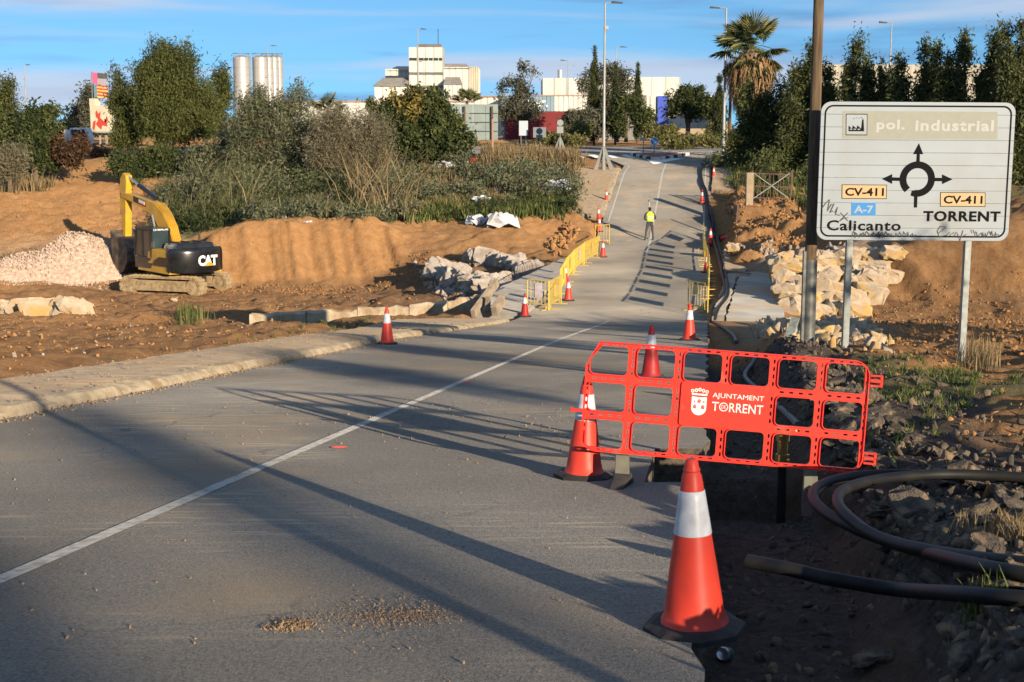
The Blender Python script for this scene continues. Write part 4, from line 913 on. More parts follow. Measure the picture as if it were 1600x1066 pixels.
lf = [((824, 482), (857, 485), 'yellow fence with a white notice facing the camera at the near left bridge end', (.55, .3, .66, .5, SHEET)),
      ((858, 485), (877, 474), 'yellow fence with small plates turning the corner on to the left bridge edge', (.4, .4, .6, .4, YPL)),
      ((875, 462), (884, 444), 'yellow fence between the two left cones standing close together', (.5, .4, .65, .45, YPL)),
      ((884, 443), (896, 428), 'yellow fence in the middle of the left bridge edge', (.5, .4, .65, .45, YPL)),
      ((897, 427), (912, 414), 'yellow fence with a white sheet on the left bridge edge over the gully', (.5, .5, .65, .5, SHEET)),
      ((913, 413), (936, 401), 'yellow fence at the far end of the left bridge edge', (.5, .5, .6, .5, YPL)),
      ((930, 382), (952, 381), 'farthest left yellow fence standing across the foot of the uphill pavement', None)]
for a, b, lab, pl in lf: fence_panel(rg(*a), rg(*b), lab, pl)
fence_panel(rg(1075, 484), rg(1101, 489), 'yellow mesh fence facing the camera at the near right end of the bridge', (.5, .2, .75, .3, YPL))
ry = [46.0 + i * 2.95 for i in range(11)]; names = ['nearest', 'second', 'third', 'fourth', 'fifth', 'sixth', 'seventh', 'eighth', 'ninth', 'farthest']
for i in range(10):
    y0, y1 = ry[i], ry[i + 1] - .35
    fx = lambda y: float(np.interp(y, [46, 57.5, 66, 77], [6.38, 8.0, 8.95, 10.35]))
    fence_panel((fx(y0), y0, float(zr(y0))), (fx(y1), y1, float(zr(y1))), names[i] + ' of the bright yellow fences in line along the right side of the bridge', (.5, 1.1, .74, .44, YPL))

# ------------------------------------------------------------------ the surveyor
def skin_mesh(joints, edges, sub=2, root=0):
    me = bpy.data.meshes.new('body'); me.from_pydata([j[:3] for j in joints], edges, [])
    o = bpy.data.objects.new('body', me); C.objects.link(o)
    bpy.context.view_layer.objects.active = o
    md = o.modifiers.new('s', 'SKIN'); md.use_smooth_shade = True
    if not me.skin_vertices: me.attributes  # ensure
    sv = me.skin_vertices[0].data
    for i, j in enumerate(joints): sv[i].radius = (j[3], j[4] if len(j) > 4 else j[3]); sv[i].use_root = (i == root)
    m2_ = o.modifiers.new('u', 'SUBSURF'); m2_.levels = sub; m2_.render_levels = sub
    bpy.context.view_layer.update(); out = bpy.data.meshes.new_from_object(o.evaluated_get(bpy.context.evaluated_depsgraph_get())); bpy.data.objects.remove(o); return out
VEST = mat('hi_vis_yellow', (.62, .86, .04), (.5, .74, .03), 9, .6, .3, 12); DARK = mat('dark_cloth', (.03, .032, .04), (.05, .05, .055), 9, .85, .4, 20); TROU = mat('trousers', (.055, .055, .06), (.085, .08, .08), 9, .85, .5, 9); SKINM = mat('skin', (.48, .26, .18), rough=.5); HAIR = mat('hair', (.015, .012, .01), rough=.8)
wp = RG(1015, 376); man = thing('person', 'surveyor in a yellow high-visibility vest seen from behind, holding a survey pole on the road', 'person', wp, R(6))
J = [(0, 0, .95, .15, .11), (0, 0, 1.12, .15, .11), (0, .0, 1.32, .19, .12), (0, .02, 1.46, .13, .09), (0, .03, 1.54, .06), (0, .06, 1.62, .07), (0, .075, 1.70, .095, .105), (0, .07, 1.77, .075),
     (-.11, 0, .88, .10), (-.19, .0, .48, .062), (-.24, -.02, .09, .045), (-.25, .07, .04, .045, .035), (-.255, .16, .03, .04, .03),
     (.11, 0, .88, .10), (.15, .02, .48, .062), (.20, .03, .09, .045), (.21, .12, .04, .045, .035), (.215, .21, .03, .04, .03),
     (-.21, .02, 1.43, .07), (-.30, .0, 1.16, .05), (-.17, .20, 1.08, .035), (-.08, .29, 1.13, .025, .04),
     (.21, .02, 1.43, .07), (.31, .0, 1.16, .05), (.20, .21, 1.12, .035), (.09, .30, 1.20, .025, .04)]
E_ = [(0, 1), (1, 2), (2, 3), (3, 4), (4, 5), (5, 6), (6, 7), (0, 8), (8, 9), (9, 10), (10, 11), (11, 12), (0, 13), (13, 14), (14, 15), (15, 16), (16, 17), (3, 18), (18, 19), (19, 20), (20, 21), (3, 22), (22, 23), (23, 24), (24, 25)]
bme = skin_mesh(J, E_); bme.materials.clear()
for m_ in (DARK, TROU, SKINM, HAIR): bme.materials.append(m_)
for p in bme.polygons:
    c_ = p.center; p.material_index = 1 if .09 < c_.z < .97 and abs(c_.x) < .4 and c_.y < .2 else 0
    if c_.z > 1.55: p.material_index = 3 if (c_.z > 1.72 or c_.y < .06) else 2
    if 1.0 < c_.z < 1.3 and c_.y > .24: p.material_index = 2
    if 1.5 < c_.z <= 1.56: p.material_index = 2
bd = link('body', bme, None, man, smooth=True)
s = MB()
for sx_, hx, hy, hz in ((-1, -.08, .29, 1.13), (1, .09, .30, 1.20)):
    for k in range(4): s.tube([(hx, hy, hz - .03 + .02 * k), (hx - sx_ * .05, hy + .05, hz - .03 + .02 * k), (hx - sx_ * (.075 - .004 * abs(k - 2)), hy + .02, hz - .03 + .02 * k)], [.010, .009, .007], 5)
    s.tube([(hx, hy - .01, hz + .03), (hx - sx_ * .03, hy - .02, hz + .06)], [.011, .008], 5)
s.build('fingers', SKINM, man)
s = MB(); n = 20; rows = [(1.02, .19, .145, 0), (1.15, .19, .145, 0), (1.30, .215, .15, .005), (1.42, .225, .14, .01), (1.49, .17, .11, .02), (1.53, .10, .08, .03)]
for z, a, b, yo in rows: s.v += [(a * math.copysign(abs(math.cos(t)) ** .8, math.cos(t)), yo + b * math.sin(t), z + .012 * math.sin(3 * t)) for t in np.linspace(0, 2 * PI, n, endpoint=False)]
for i in range(len(rows) - 1):
    for j in range(n): s.f.append((i * n + j, i * n + (j + 1) % n, (i + 1) * n + (j + 1) % n, (i + 1) * n + j)); s.m.append(0)
ve = s.build('vest', VEST, man, smooth=True)
REF = mat('reflective_tape', (.6, .62, .55), rough=.4); s = MB()
for z in (1.14, 1.26): b_ = len(s.v); s.v += [(.222 * math.copysign(abs(math.cos(t)) ** .8, math.cos(t)), .16 * math.sin(t), zz) for zz in (z, z + .045) for t in np.linspace(0, 2 * PI, n, endpoint=False)]; s.f += [(b_ + j, b_ + (j + 1) % n, b_ + n + (j + 1) % n, b_ + n + j) for j in range(n)]; s.m += [0] * n
s.build('tape', REF, ve)
sp = thing('survey_pole', 'thin white survey pole with a small receiver on top in front of the surveyor', 'survey pole', wp + Vector((.0, .30, 0)))
s = MB(); s.tube([(0, 0, 0), (0, 0, 2.05)], .014, 6); s.build('pole', WHT, sp); s = MB(); s.lathe([(0, 2.05), (.07, 2.05), (.085, 2.09), (.06, 2.14), (0, 2.15)], 12); s.tube([(0, 0, 2.14), (0, 0, 2.3)], .012, 6); s.tube([(-.09, 0, 2.3), (.09, 0, 2.3)], .02, 6); s.build('receiver', GAL, sp)

# ------------------------------------------------------------------ excavator
EY = mat('machine_yellow', (.72, .40, .025), (.55, .29, .03), 1.5, .42, .1, 10, c3=(.42, .26, .10), s3=1.2, lo3=.55, hi3=.8, spec=.5); EB = mat('machine_black', (.010, .010, .012), (.02, .02, .02), 3, .22, spec=.6); EMUD = mat('muddy_track', (.34, .25, .14), (.20, .14, .08), 6, .9, .8, 15, bdist=.03)
ED = mat('machine_dark', (.03, .028, .027), (.08, .06, .045), 4, .6, .3, 12); EGL = mat('cab_glass', (.02, .035, .04), (.05, .07, .075), 1.2, .08, spec=.8); CHR = mat('hydraulic_rod', (.5, .52, .55), rough=.25, metal=.8); DIRTY = mat('bucket_steel', (.06, .05, .045), (.20, .14, .085), 3, .7, .4, 10)
eb = G(277, 457)
ex = thing('excavator', 'yellow and black tracked excavator working on the dry river bed', 'excavator', eb); ex.scale = (1.08,) * 3
TD = math.atan2(.30, -.95)
RT = Matrix.Rotation(TD, 4, 'Z'); RH = Matrix.Rotation(PI / 2 + R(40), 4, 'Z')
def xbuild(s, name, m, par=ex, M=RH, **k):
    s.v = [tuple(M @ Vector(v)) for v in s.v]; return s.build(name, m, par, **k)
for sy in (1.2, -1.2):
    L, rr = 3.25, .42; pts = [( L / 2 + rr * math.cos(a), rr + rr * math.sin(a)) for a in np.linspace(-PI / 2, PI / 2, 9)] + [(-L / 2 + rr * math.cos(a), rr + rr * math.sin(a)) for a in np.linspace(PI / 2, PI * 1.5, 9)]
    s = MB(); n = len(pts); w = .3
    inn = [(x * .96, .44 + (z - .44) * .86) for x, z in pts]
    for q_ in (pts, inn): s.v += [(x, sy - w, z) for x, z in q_] + [(x, sy + w, z) for x, z in q_]
    for i in range(n): j = (i + 1) % n; s.f += [(i, j, n + j, n + i), (2 * n + j, 2 * n + i, 3 * n + i, 3 * n + j), (i, 2 * n + i, 2 * n + j, j), (n + j, 3 * n + j, 3 * n + i, n + i)]; s.m += [0] * 4
    tr = xbuild(s, 'track', EMUD, M=RT)
    # track shoes
    per = []; tot = 0
    for i in range(n): a, b = Vector(pts[i]), Vector(pts[(i + 1) % n]); per.append((tot, a, b)); tot += (b - a).length
    k = 44
    for i in range(k):
        dd = (i + .5) / k * tot
        for t0, a, b in per:
            if t0 <= dd <= t0 + (b - a).length: break
        d_ = (b - a).normalized(); c_ = a + d_ * (dd - t0); nn = Vector((d_.y, -d_.x)); s = MB(); hw = tot / k * .44; p_ = [c_ - d_ * hw, c_ + d_ * hw, c_ + d_ * hw + nn * .03, c_ + nn * .07, c_ - d_ * hw + nn * .03]
        s.prism([(v.x, v.y) for v in p_], sy - w - .02, sy + w + .02); xbuild(s, 'track_shoe', EMUD, tr, RT)
    s = MB(); s.prism([(-L / 2 + .3, .22), (L / 2 - .3, .22), (L / 2 - .4, .66), (-L / 2 + .4, .66)], sy - .24, sy + .24); xbuild(s, 'track_frame', EMUD, tr, RT)
    for x_ in (-L / 2, L / 2):
        s = MB(); Mx = Matrix.Translation((x_, sy, rr)) @ Matrix.Rotation(PI / 2, 4, 'X'); b_ = len(s.v); s.lathe([(0, -.27), (.14, -.27), (.16, -.24), (.30, -.24), (.36, -.2), (.36, .2), (.3, .24), (.16, .24), (.14, .27), (0, .27)], 16); s.v = [tuple(Mx @ Vector(v)) for v in s.v]; xbuild(s, 'drive_wheel', EMUD, tr, RT)
s = MB(); s.box(0, 0, .55, 2.0, 2.0, .35); s.lathe([(.6, .7), (.6, 1.05)], 20); xbuild(s, 'undercarriage', ED, M=RT)
def hull(pts_low, z0, pts_hi, z1, bev=.05):
    n = len(pts_low); s = MB(); s.v = [(x, y, z0) for x, y in pts_low] + [(x, y, z1) for x, y in pts_hi]; s.f = [tuple(reversed(range(n))), tuple(range(n, 2 * n))] + [(j, (j + 1) % n, n + (j + 1) % n, n + j) for j in range(n)]; s.m = [0] * len(s.f); return s
# house: x forward, y left. rear at x=-2.5
s = hull([(1.3, 1.3), (-1.9, 1.32), (-1.9, -1.32), (1.3, -1.3)], 1.05, [(1.2, 1.28), (-1.9, 1.3), (-1.9, -1.3), (1.2, -1.28)], 1.42); xbuild(s, 'deck', EY, bevel=.02)
s = hull([(.35, 1.30), (-1.88, 1.34), (-1.88, .1), (.35, .1)], 1.42, [(.25, 1.26), (-1.85, 1.32), (-1.85, .1), (.25, .1)], 2.10); xbuild(s, 'side_housing', EY, bevel=.03)
s = hull([(-.2, .1), (-1.9, .1), (-1.9, -1.34), (-.2, -1.34)], 1.42, [(-.25, .1), (-1.85, .1), (-1.85, -1.3), (-.25, -1.3)], 2.2); xbuild(s, 'side_housing', EY, bevel=.03)
s = MB(); s.prism([(-.35, 1.40), (-.55, 1.62), (-1.0, 1.80), (-1.85, 1.80), (-1.85, 1.40)], 1.335, 1.352); sd = xbuild(s, 'side_stripe', EB)
s = hull([(-.5, .9), (-1.95, .95), (-1.95, -1.0), (-.5, -1.0)], 2.1, [(-.6, .8), (-1.9, .85), (-1.9, -.9), (-.6, -.9)], 2.42); hood = xbuild(s, 'engine_hood', EB, bevel=.04)
for y_ in (-.5, .1, .6): s = MB(); s.box(-1.2, y_, 2.44, .9, .06, .05); xbuild(s, 'hood_rib', ED, hood)
s = MB(); s.tube([(-1.0, -.7, 2.4), (-1.0, -.7, 2.75)], .05, 8); xbuild(s, 'exhaust', ED)
# counterweight, curved tail
cwl = []
for a in np.linspace(R(62), R(-62), 11): cwl.append((-1.25 - 1.32 * math.cos(a) * .95 + .05, 1.36 * math.sin(a) / math.sin(R(62))))
base_ = [(-1.9, 1.36)] + cwl + [(-1.9, -1.36)]
s = MB(); lv = [(1.12, .94), (1.22, 1.0), (2.02, 1.0), (2.14, .97), (2.2, .88)]; n = len(base_)
for z, k in lv: s.v += [(-1.9 + (x + 1.9) * k, y * (1 - (1 - k) * .5), z) for x, y in base_]
for i in range(len(lv) - 1):
    for j in range(n): s.f.append((i * n + j, i * n + (j + 1) % n, (i + 1) * n + (j + 1) % n, (i + 1) * n + j)); s.m.append(0)
s.f += [tuple(range(n)), tuple(range((len(lv) - 1) * n, len(lv) * n))]; s.m += [0, 0]; cwt = xbuild(s, 'counterweight', EB, smooth=True)
MWH = mat('machine_white', (.78, .78, .76), rough=.5)
# lettering on the tail: frame with x to the right as seen from behind, z up
MT = RH @ Matrix(((0, 1, 0, -2.475), (-1, 0, 0, 0), (0, 0, 1, 0), (0, 0, 0, 1)))
text_at('lettering', 'CAT', MT, -.18, 1.42, .78, 1.90, MWH, cwt, .05, .045, .92)
s = MB(); s.v = [(-2.56, -.09, 1.42), (-2.56, -.62, 1.42), (-2.56, -.355, 1.62)]; s.f = [(0, 1, 2)]; s.m = [0]; xbuild(s, 'emblem', EY, cwt)
# cab at front left
s = MB(); cabp = [(1.55, 1.35), (1.62, 1.9), (1.35, 3.0), (-.05, 3.0), (-.15, 1.35)]
s.prism([(1.56, 1.15), (1.62, 1.7), (-.15, 1.7), (-.15, 1.15)], .32, 1.3); cab = xbuild(s, 'cab', EB, bevel=.03)
s = MB(); s.prism([(1.42, 2.9), (1.36, 3.02), (-.1, 3.02), (-.15, 2.9)], .30, 1.32); xbuild(s, 'cab_roof', EB, cab, bevel=.03)
for a, b in (((1.6, 1.7), (1.40, 2.92)), ((-.12, 1.7), (-.10, 2.92)), ((.75, 1.7), (.72, 2.92))):
    for y_ in (.36, 1.26): s = MB(); s.bar((a[0], y_, a[1]), (b[0], y_, b[1]), .09, .09); xbuild(s, 'cab_pillar', EB, cab)
for nm, c_ in (('rear', [(-.11, .4, 1.72), (-.11, 1.24, 1.72), (-.09, 1.24, 2.9), (-.09, .4, 2.9)]), ('left', [(-.08, 1.27, 1.72), (1.56, 1.27, 1.72), (1.38, 1.27, 2.9), (-.08, 1.27, 2.9)]), ('right', [(1.56, .35, 1.72), (-.08, .35, 1.72), (-.08, .35, 2.9), (1.38, .35, 2.9)]), ('front', [(1.57, .4, 1.72), (1.57, 1.24, 1.72), (1.38, 1.24, 2.9), (1.38, .4, 2.9)])):
    s = MB(); s.v = c_; s.f = [(0, 1, 2, 3)]; s.m = [0]; xbuild(s, 'window', EGL, cab)
text_at('lettering', 'CATERPILLAR', RH @ Matrix(((0, 1, 0, -.16), (-1, 0, 0, 0), (0, 0, 1, 0), (0, 0, 0, 1))), -1.18, 2.92, -.42, 3.0, MWH, cab, .03, .02)
# boom, stick, bucket in the x-z plane at y=0 (right of cab)
def zc_(p): return (p[0] * 1.04, 1.75 + (p[1] - 1.9) * (.80 if p[1] > 1.9 else 1))
def zt3(s):
    s.v = [(x * 1.04, y, zc_((x, z))[1]) for x, y, z in s.v]; return s
def bprism(poly, y0, y1, name, m, par=ex, bev=.02):
    s = MB(); s.prism([zc_(p) for p in poly], y0, y1); return xbuild(s, name, m, par, bevel=bev)
B0, B1, B2 = Vector((.35, 1.9)), Vector((1.7, 4.35)), Vector((5.1, 5.05))
boom = bprism([(.15, 1.75), (.0, 2.6), (.35, 3.5), (.9, 4.25), (1.6, 4.75), (2.4, 4.95), (4.0, 5.15), (5.15, 5.3), (5.2, 4.98), (4.0, 4.72), (2.6, 4.3), (1.9, 3.95), (1.35, 3.35), (.95, 2.5), (.75, 1.75)], -.30, .12, 'boom', EY)
for k in range(5):
    y_ = -.26 + k * .085; s = MB(); s.tube([(.02 - .03, y_, 2.3), (-.03, y_, 2.65), (.30, y_, 3.53), (.86, y_, 4.31), (1.5, y_, 4.8)], .028, 6); xbuild(zt3(s), 'hydraulic_hose', EY, boom)
s = MB(); s.box(3.2, .125, 4.82, 1.25, .012, .34); s.v = [(x, y, z + (x - 3.2) * .22) for x, y, z in s.v]; xbuild(zt3(s), 'decal', EB, boom); s = MB(); s.box(2.95, .135, 4.83, .62, .012, .22); s.v = [(x, y, z + (x - 3.2) * .22) for x, y, z in s.v]; xbuild(zt3(s), 'decal', MWH, boom); s = MB(); s.box(2.9, .145, 4.73, .6, .012, .07); s.v = [(x, y, z + (x - 3.2) * .22) for x, y, z in s.v]; xbuild(zt3(s), 'decal', BRED, boom)
stick = bprism([(4.65, 6.3), (4.95, 6.45), (5.25, 6.1), (5.4, 5.2), (5.25, 3.2), (5.2, 2.5), (4.95, 2.5), (4.85, 3.4), (4.75, 5.0), (4.6, 5.9)], -.26, .08, 'stick', EY)
s = MB(); s.tube([(1.9, -.09, 5.05), (3.6, -.09, 5.75)], .13, 10); xbuild(zt3(s), 'stick_cylinder', EB, boom, smooth=True); s = MB(); s.tube([(3.5, -.09, 5.7), (4.75, -.09, 6.25)], .06, 8); xbuild(zt3(s), 'cylinder_rod', CHR, boom)
for y_ in (-.42, .24): s = MB(); s.tube([(1.0, y_, 1.7), (1.35, y_, 2.9)], .10, 10); s2 = MB(); xbuild(zt3(s), 'boom_cylinder', EB, smooth=True); s2.tube([(1.33, y_, 2.85), (1.72, y_, 4.1)], .055, 8); xbuild(zt3(s2), 'cylinder_rod', CHR)
s = MB(); s.tube([(5.45, -.09, 5.3), (5.5, -.09, 3.9)], .10, 8); xbuild(zt3(s), 'bucket_cylinder', EY, stick); s = MB(); s.tube([(5.5, -.09, 3.9), (5.5, -.09, 3.0)], .05, 8); xbuild(zt3(s), 'cylinder_rod', CHR, stick)
s = MB(); bo_ = [(5.5, 2.95), (5.0, 2.6), (4.3, 2.5), (3.75, 2.0), (3.75, 1.35), (4.2, .85), (4.75, .65), (5.3, .75)]; n = len(bo_)
bo_ = [zc_(p) for p in bo_]
for y_ in (-.78, .60): s.v += [(x, y_, z) for x, z in bo_]
s.f = [(j, j + 1, n + j + 1, n + j) for j in range(n - 1)] + [tuple(range(n)), tuple(range(2 * n - 1, n - 1, -1))]; s.m = [0] * len(s.f); bk = xbuild(s, 'bucket', DIRTY)
for k in range(5): y_ = -.70 + k * .305; s = MB(); s.box(5.6, y_, .80, .3, .12, .08); xbuild(s, 'tooth', DIRTY, bk)

# ------------------------------------------------------------------ rocks
def rock_mesh(seed, flatness=1.0, sub=1, jag=.10, n=14):
    g = random.Random(seed); bm = bmesh.new(); vs = []
    for i in range(n):
        v = Vector((g.gauss(0, 1), g.gauss(0, 1), g.gauss(0, 1))).normalized(); v = Vector([math.copysign(abs(c_) ** .7, c_) for c_ in v]); vs.append(bm.verts.new((v.x * .55, v.y * .5, v.z * .45 * flatness)))
    bmesh.ops.convex_hull(bm, input=vs); bmesh.ops.delete(bm, geom=[v for v in bm.verts if not v.link_faces], context='VERTS')
    if sub:
        bmesh.ops.bevel(bm, geom=bm.edges[:], offset=.045, segments=1, affect='EDGES', clamp_overlap=True)
        bmesh.ops.subdivide_edges(bm, edges=bm.edges[:], cuts=1, use_grid_fill=True)
        for v in bm.verts: v.co += Vector((noise.noise(v.co * 5 + Vector((seed, 0, 0))), noise.noise(v.co * 5 + Vector((0, seed, 0))), noise.noise(v.co * 5 + Vector((0, 0, seed))))) * jag
    bmesh.ops.recalc_face_normals(bm, faces=bm.faces[:]); me = bpy.data.meshes.new('rock'); bm.to_mesh(me); bm.free(); return me
LIME = mat('limestone', (.50, .40, .285), (.37, .28, .20), 2.2, .9, .8, 7, c3=(.50, .33, .13), s3=1.1, lo3=.48, hi3=.62, bdist=.06)
LIMEG = mat('limestone_grey', (.46, .40, .34), (.30, .25, .21), 2.5, .9, .8, 7, c3=(.42, .28, .16), s3=1.3, lo3=.55, hi3=.7, bdist=.06)
CHUNK = mat('asphalt_rubble', (.058, .050, .043), (.15, .118, .088), 7, .9, .9, 25, c3=(.27, .19, .115), s3=2.4, lo3=.50, hi3=.66, bdist=.03)
RK = [rock_mesh(i, 1.0, 1, .11, 24) for i in range(8)]; RKG = [m_.copy() for m_ in RK]; CKM = [rock_mesh(40 + i, .65, 1, .14) for i in range(8)]; SMALL = [rock_mesh(60 + i, .8, 0, n=8) for i in range(6)]
for m_ in RK: m_.materials.append(LIME)
for m_ in RKG: m_.materials.append(LIMEG)
for m_ in CKM: m_.materials.append(CHUNK)
def put(name, me, loc, sc_, rot, parent=None):
    o = bpy.data.objects.new(name, me); C.objects.link(o); o.location = loc; o.scale = sc_; o.rotation_euler = rot
    if parent: o.parent = parent
    return o
g = random.Random(5)
# boulder retaining wall right of the apron
wallt = thing('boulder_wall', 'stacked wall of big cream and yellow limestone blocks behind the wooden pole', 'stone wall')
wz0, wz1 = Hs(9.6, 49), P(1300, 402, 55).z
rowsn = 7
for r_ in range(rowsn):
    t = r_ / (rowsn - 1); yy = 49.2 + 5.2 * t; z = wz0 * (1 - t) + (wz1 - .1) * t
    xl_ = (1205 + 20 * (1 - t) - 800) / F * yy; xr2 = ((1338, 1345, 1352, 1365, 1375, 1388, 1404)[r_] - 800) / F * yy; x = xl_
    while x < xr2:
        w = g.choice((.5, .65, .8, 1.15)) * g.uniform(.85, 1.1); y_ = yy + g.uniform(-.2, .2)
        put('stone', RK[g.randrange(8)], (x + w / 2, y_, z + .1 + g.uniform(-.1, .1)), (w * 1.3, g.uniform(.9, 1.2), g.uniform(.7, 1.05)), (g.uniform(-.3, .3), g.uniform(-.3, .3), g.uniform(0, 6.28)), wallt); x += w * .80
# rubble wedge from the wall's foot to the sign
def stuff_stones(name, n, fpos, smin, smax, m, seed, label=None, meshes=None, sink=.2):
    gg = np.random.default_rng(seed); VV = []; FF = []; off = 0; gr = random.Random(seed)
    src = []
    for me in (meshes or SMALL):
        me.calc_loop_triangles(); co = np.empty(len(me.vertices) * 3); me.vertices.foreach_get('co', co); tr = np.empty(len(me.loop_triangles) * 3, int); me.loop_triangles.foreach_get('vertices', tr); src.append((co.reshape(-1, 3), tr.reshape(-1, 3)))
    pos = fpos(gg, n); zz = H(pos[:, 0], pos[:, 1]) if pos.shape[1] == 2 else pos[:, 2]
    for i in range(len(pos)):
        co, tr = src[gr.randrange(len(src))]; s_ = smin + (smax - smin) * gg.random() ** 2.5; a = gg.random() * 6.28; Rm = np.array(Euler((gg.random() * 6, gg.random() * 6, a)).to_matrix())
        c_ = (co * np.array([1, .8, .7])) @ Rm.T * s_ + np.array([pos[i, 0], pos[i, 1], zz[i] + s_ * (.3 - sink)]); VV.append(c_); FF.append(tr + off); off += len(co)
    me = fast_mesh(name, np.concatenate(VV), np.concatenate(FF)); o = link(name, me, m); return tag(o, label, None, None, 'stuff')
def inpix(poly, lo=3):      # random points in a ground polygon given by pixels
    q = [G(a, b, lo) for a, b in poly]; xy = np.array([(v.x, v.y) for v in q])
    def f(gg, n):
        out = []; mn, mx = xy.min(0), xy.max(0)
        while len(out) < n:
            p = mn + gg.random(2) * (mx - mn); c = False; j = len(xy) - 1
            for i in range(len(xy)):
                if ((xy[i, 1] > p[1]) != (xy[j, 1] > p[1])) and (p[0] < (xy[j, 0] - xy[i, 0]) * (p[1] - xy[i, 1]) / (xy[j, 1] - xy[i, 1]) + xy[i, 0]): c = not c
                j = i
            if c: out.append(p)
        return np.array(out)
    return f
stuff_stones('rubble', 650, inpix([(1170, 512), (1215, 500), (1340, 492), (1400, 540), (1385, 560), (1300, 548), (1250, 545), (1185, 535)]), .08, .55, LIME, 11)
stuff_stones('rubble', 420, inpix([(1125, 408), (1210, 402), (1300, 398), (1330, 388), (1250, 388), (1130, 396)]), .08, .4, LIMEG, 12)
stuff_stones('gravel', 500, inpix([(800, 470), (860, 492), (1070, 497), (1075, 478), (900, 478)]), .02, .09, LIMEG, 13)
stuff_stones('gravel', 400, inpix([(940, 384), (1010, 384), (1020, 395), (945, 405)]), .02, .10, LIMEG, 14)
stuff_stones('rubble', 260, inpix([(1130, 345), (1200, 400), (1260, 395), (1255, 300), (1180, 345), (1140, 300)]), .1, .5, mat('earth_clod', (.42, .22, .085), (.30, .15, .06), 3, .95, .8, 8, bdist=.05), 15)
stuff_stones('rubble', 900, inpix([(1345, 480), (1500, 470), (1600, 468), (1600, 560), (1440, 555)]), .03, .18, MATS['earth_clod'], 16)
stuff_stones('rubble', 3500, inpix([(-60, 470), (200, 462), (400, 468), (680, 470), (740, 490), (500, 510), (200, 570), (-60, 590)]), .02, .12, MATS['earth_clod'], 41)
stuff_stones('rubble', 2200, inpix([(320, 462), (660, 440), (700, 400), (640, 395), (600, 440), (320, 448)]), .03, .16, MATS['earth_clod'], 42)
stuff_stones('rubble', 2600, inpix([(1345, 486), (1380, 440), (1700, 430), (1700, 555), (1440, 552)]), .03, .16, MATS['earth_clod'], 43)
stuff_stones('rubble', 1500, inpix([(-60, 400), (200, 395), (190, 320), (100, 300), (-60, 340)]), .04, .2, MATS['earth_clod'], 44)
stuff_stones('rubble', 1200, inpix([(1125, 300), (1190, 300), (1290, 320), (1290, 400), (1130, 400)]), .05, .3, MATS['earth_clod'], 45)
stuff_stones('rubble', 300, inpix([(-60, 470), (640, 462), (700, 480), (500, 505), (-60, 590)]), .03, .15, LIMEG, 46)
stuff_stones('rubble', 700, inpix([(200, 470), (640, 462), (700, 470), (600, 500), (100, 560), (0, 560), (0, 480)]), .03, .22, MATS['earth_clod'], 17)
stuff_stones('rubble', 260, inpix([(645, 415), (700, 430), (750, 450), (720, 480), (690, 470)]), .08, .45, LIMEG, 18)
stuff_stones('rubble', 160, inpix([(870, 400), (895, 380), (905, 355), (880, 352), (845, 385)]), .1, .6, MATS['earth_clod'], 19)
# boulders left of the bridge: two rows
RKR = [rock_mesh(20 + i, 1.0, 1, .16, 34) for i in range(8)]; RKC = [m_.copy() for m_ in RKR]
for m_ in RKR: m_.materials.append(LIMEG)
for m_ in RKC: m_.materials.append(LIME)
GB = 'grey limestone boulders dumped beside the left end of the bridge'
for i in range(9):
    t = i / 8; px = 738 + t * 88; py = 412 + t * 22 - 6 * math.sin(t * PI); p = G(px, py); s_ = g.uniform(.75, 1.2)
    tag(put('boulder', RKR[i % 8], p + Vector((0, 0, .25)), (s_ * 1.25, s_ * 1.1, s_ * 1.15), (g.uniform(-.4, .4), g.uniform(-.4, .4), g.random() * 6)), ('leftmost', 'second', 'third', 'fourth', 'fifth', 'sixth', 'seventh', 'eighth', 'rightmost')[i] + ' grey boulder, counted from the left, in the upper row beside the washed-out bank', 'boulder', 'upper row of grey boulders left of the bridge')
for i in range(15):
    t = i / 14; px = 682 + t * 100; py = 432 + t * 26 + g.uniform(-8, 10); p = G(px, py); s_ = g.uniform(.7, 1.25)
    tag(put('boulder', RKR[(i * 3) % 8], p + Vector((0, 0, .25)), (s_ * 1.3, s_ * 1.1, s_), (g.uniform(-.4, .4), g.uniform(-.4, .4), g.random() * 6)), 'pale grey boulder in the lower heap between the mound and the bridge slab', 'boulder', GB)
for px, py, s_, lab in ((8, 487, 1.3, 'leftmost half-cut cream boulder at the left picture edge'), (33, 489, 1.5, 'flat cream boulder, second from the left in the short row on the river bed'), (62, 492, 1.7, 'broad cream boulder in the middle of the short row on the river bed'), (86, 486, 1.3, 'darker cream boulder behind the right half of the short row'), (112, 493, 2.0, 'long cream boulder at the right end of the short row on the river bed'), (-20, 489, 1.5, 'cream boulder just outside the left picture edge')):
    p = G(px, py); tag(put('boulder', RKC[int(px) % 8], p + Vector((0, 0, .1)), (s_, s_ * .8, s_ * .72), (.1, .1, px * .3)), lab, 'boulder', 'short row of cream boulders on the river bed')
for px, py, s_, lab in ((100, 258, 1.6, 'pale upright boulder beneath the dark shrubs by the dirt track'), (272, 473, .5, 'small flat white stone on the ground below the excavator tracks'), (1145, 395, 1.1, 'yellow block at the edge of the broken right footway'), (1395, 405, 1.2, 'pale block on top of the right end of the boulder wall')):
    p = G(px, py); tag(put('boulder', RKC[int(px) % 8], p + Vector((0, 0, .2 * s_)), (s_ * .8, s_ * .7, s_ * 1.1 if px == 100 else s_ * .5), (.1, .1, px)), lab, 'boulder')
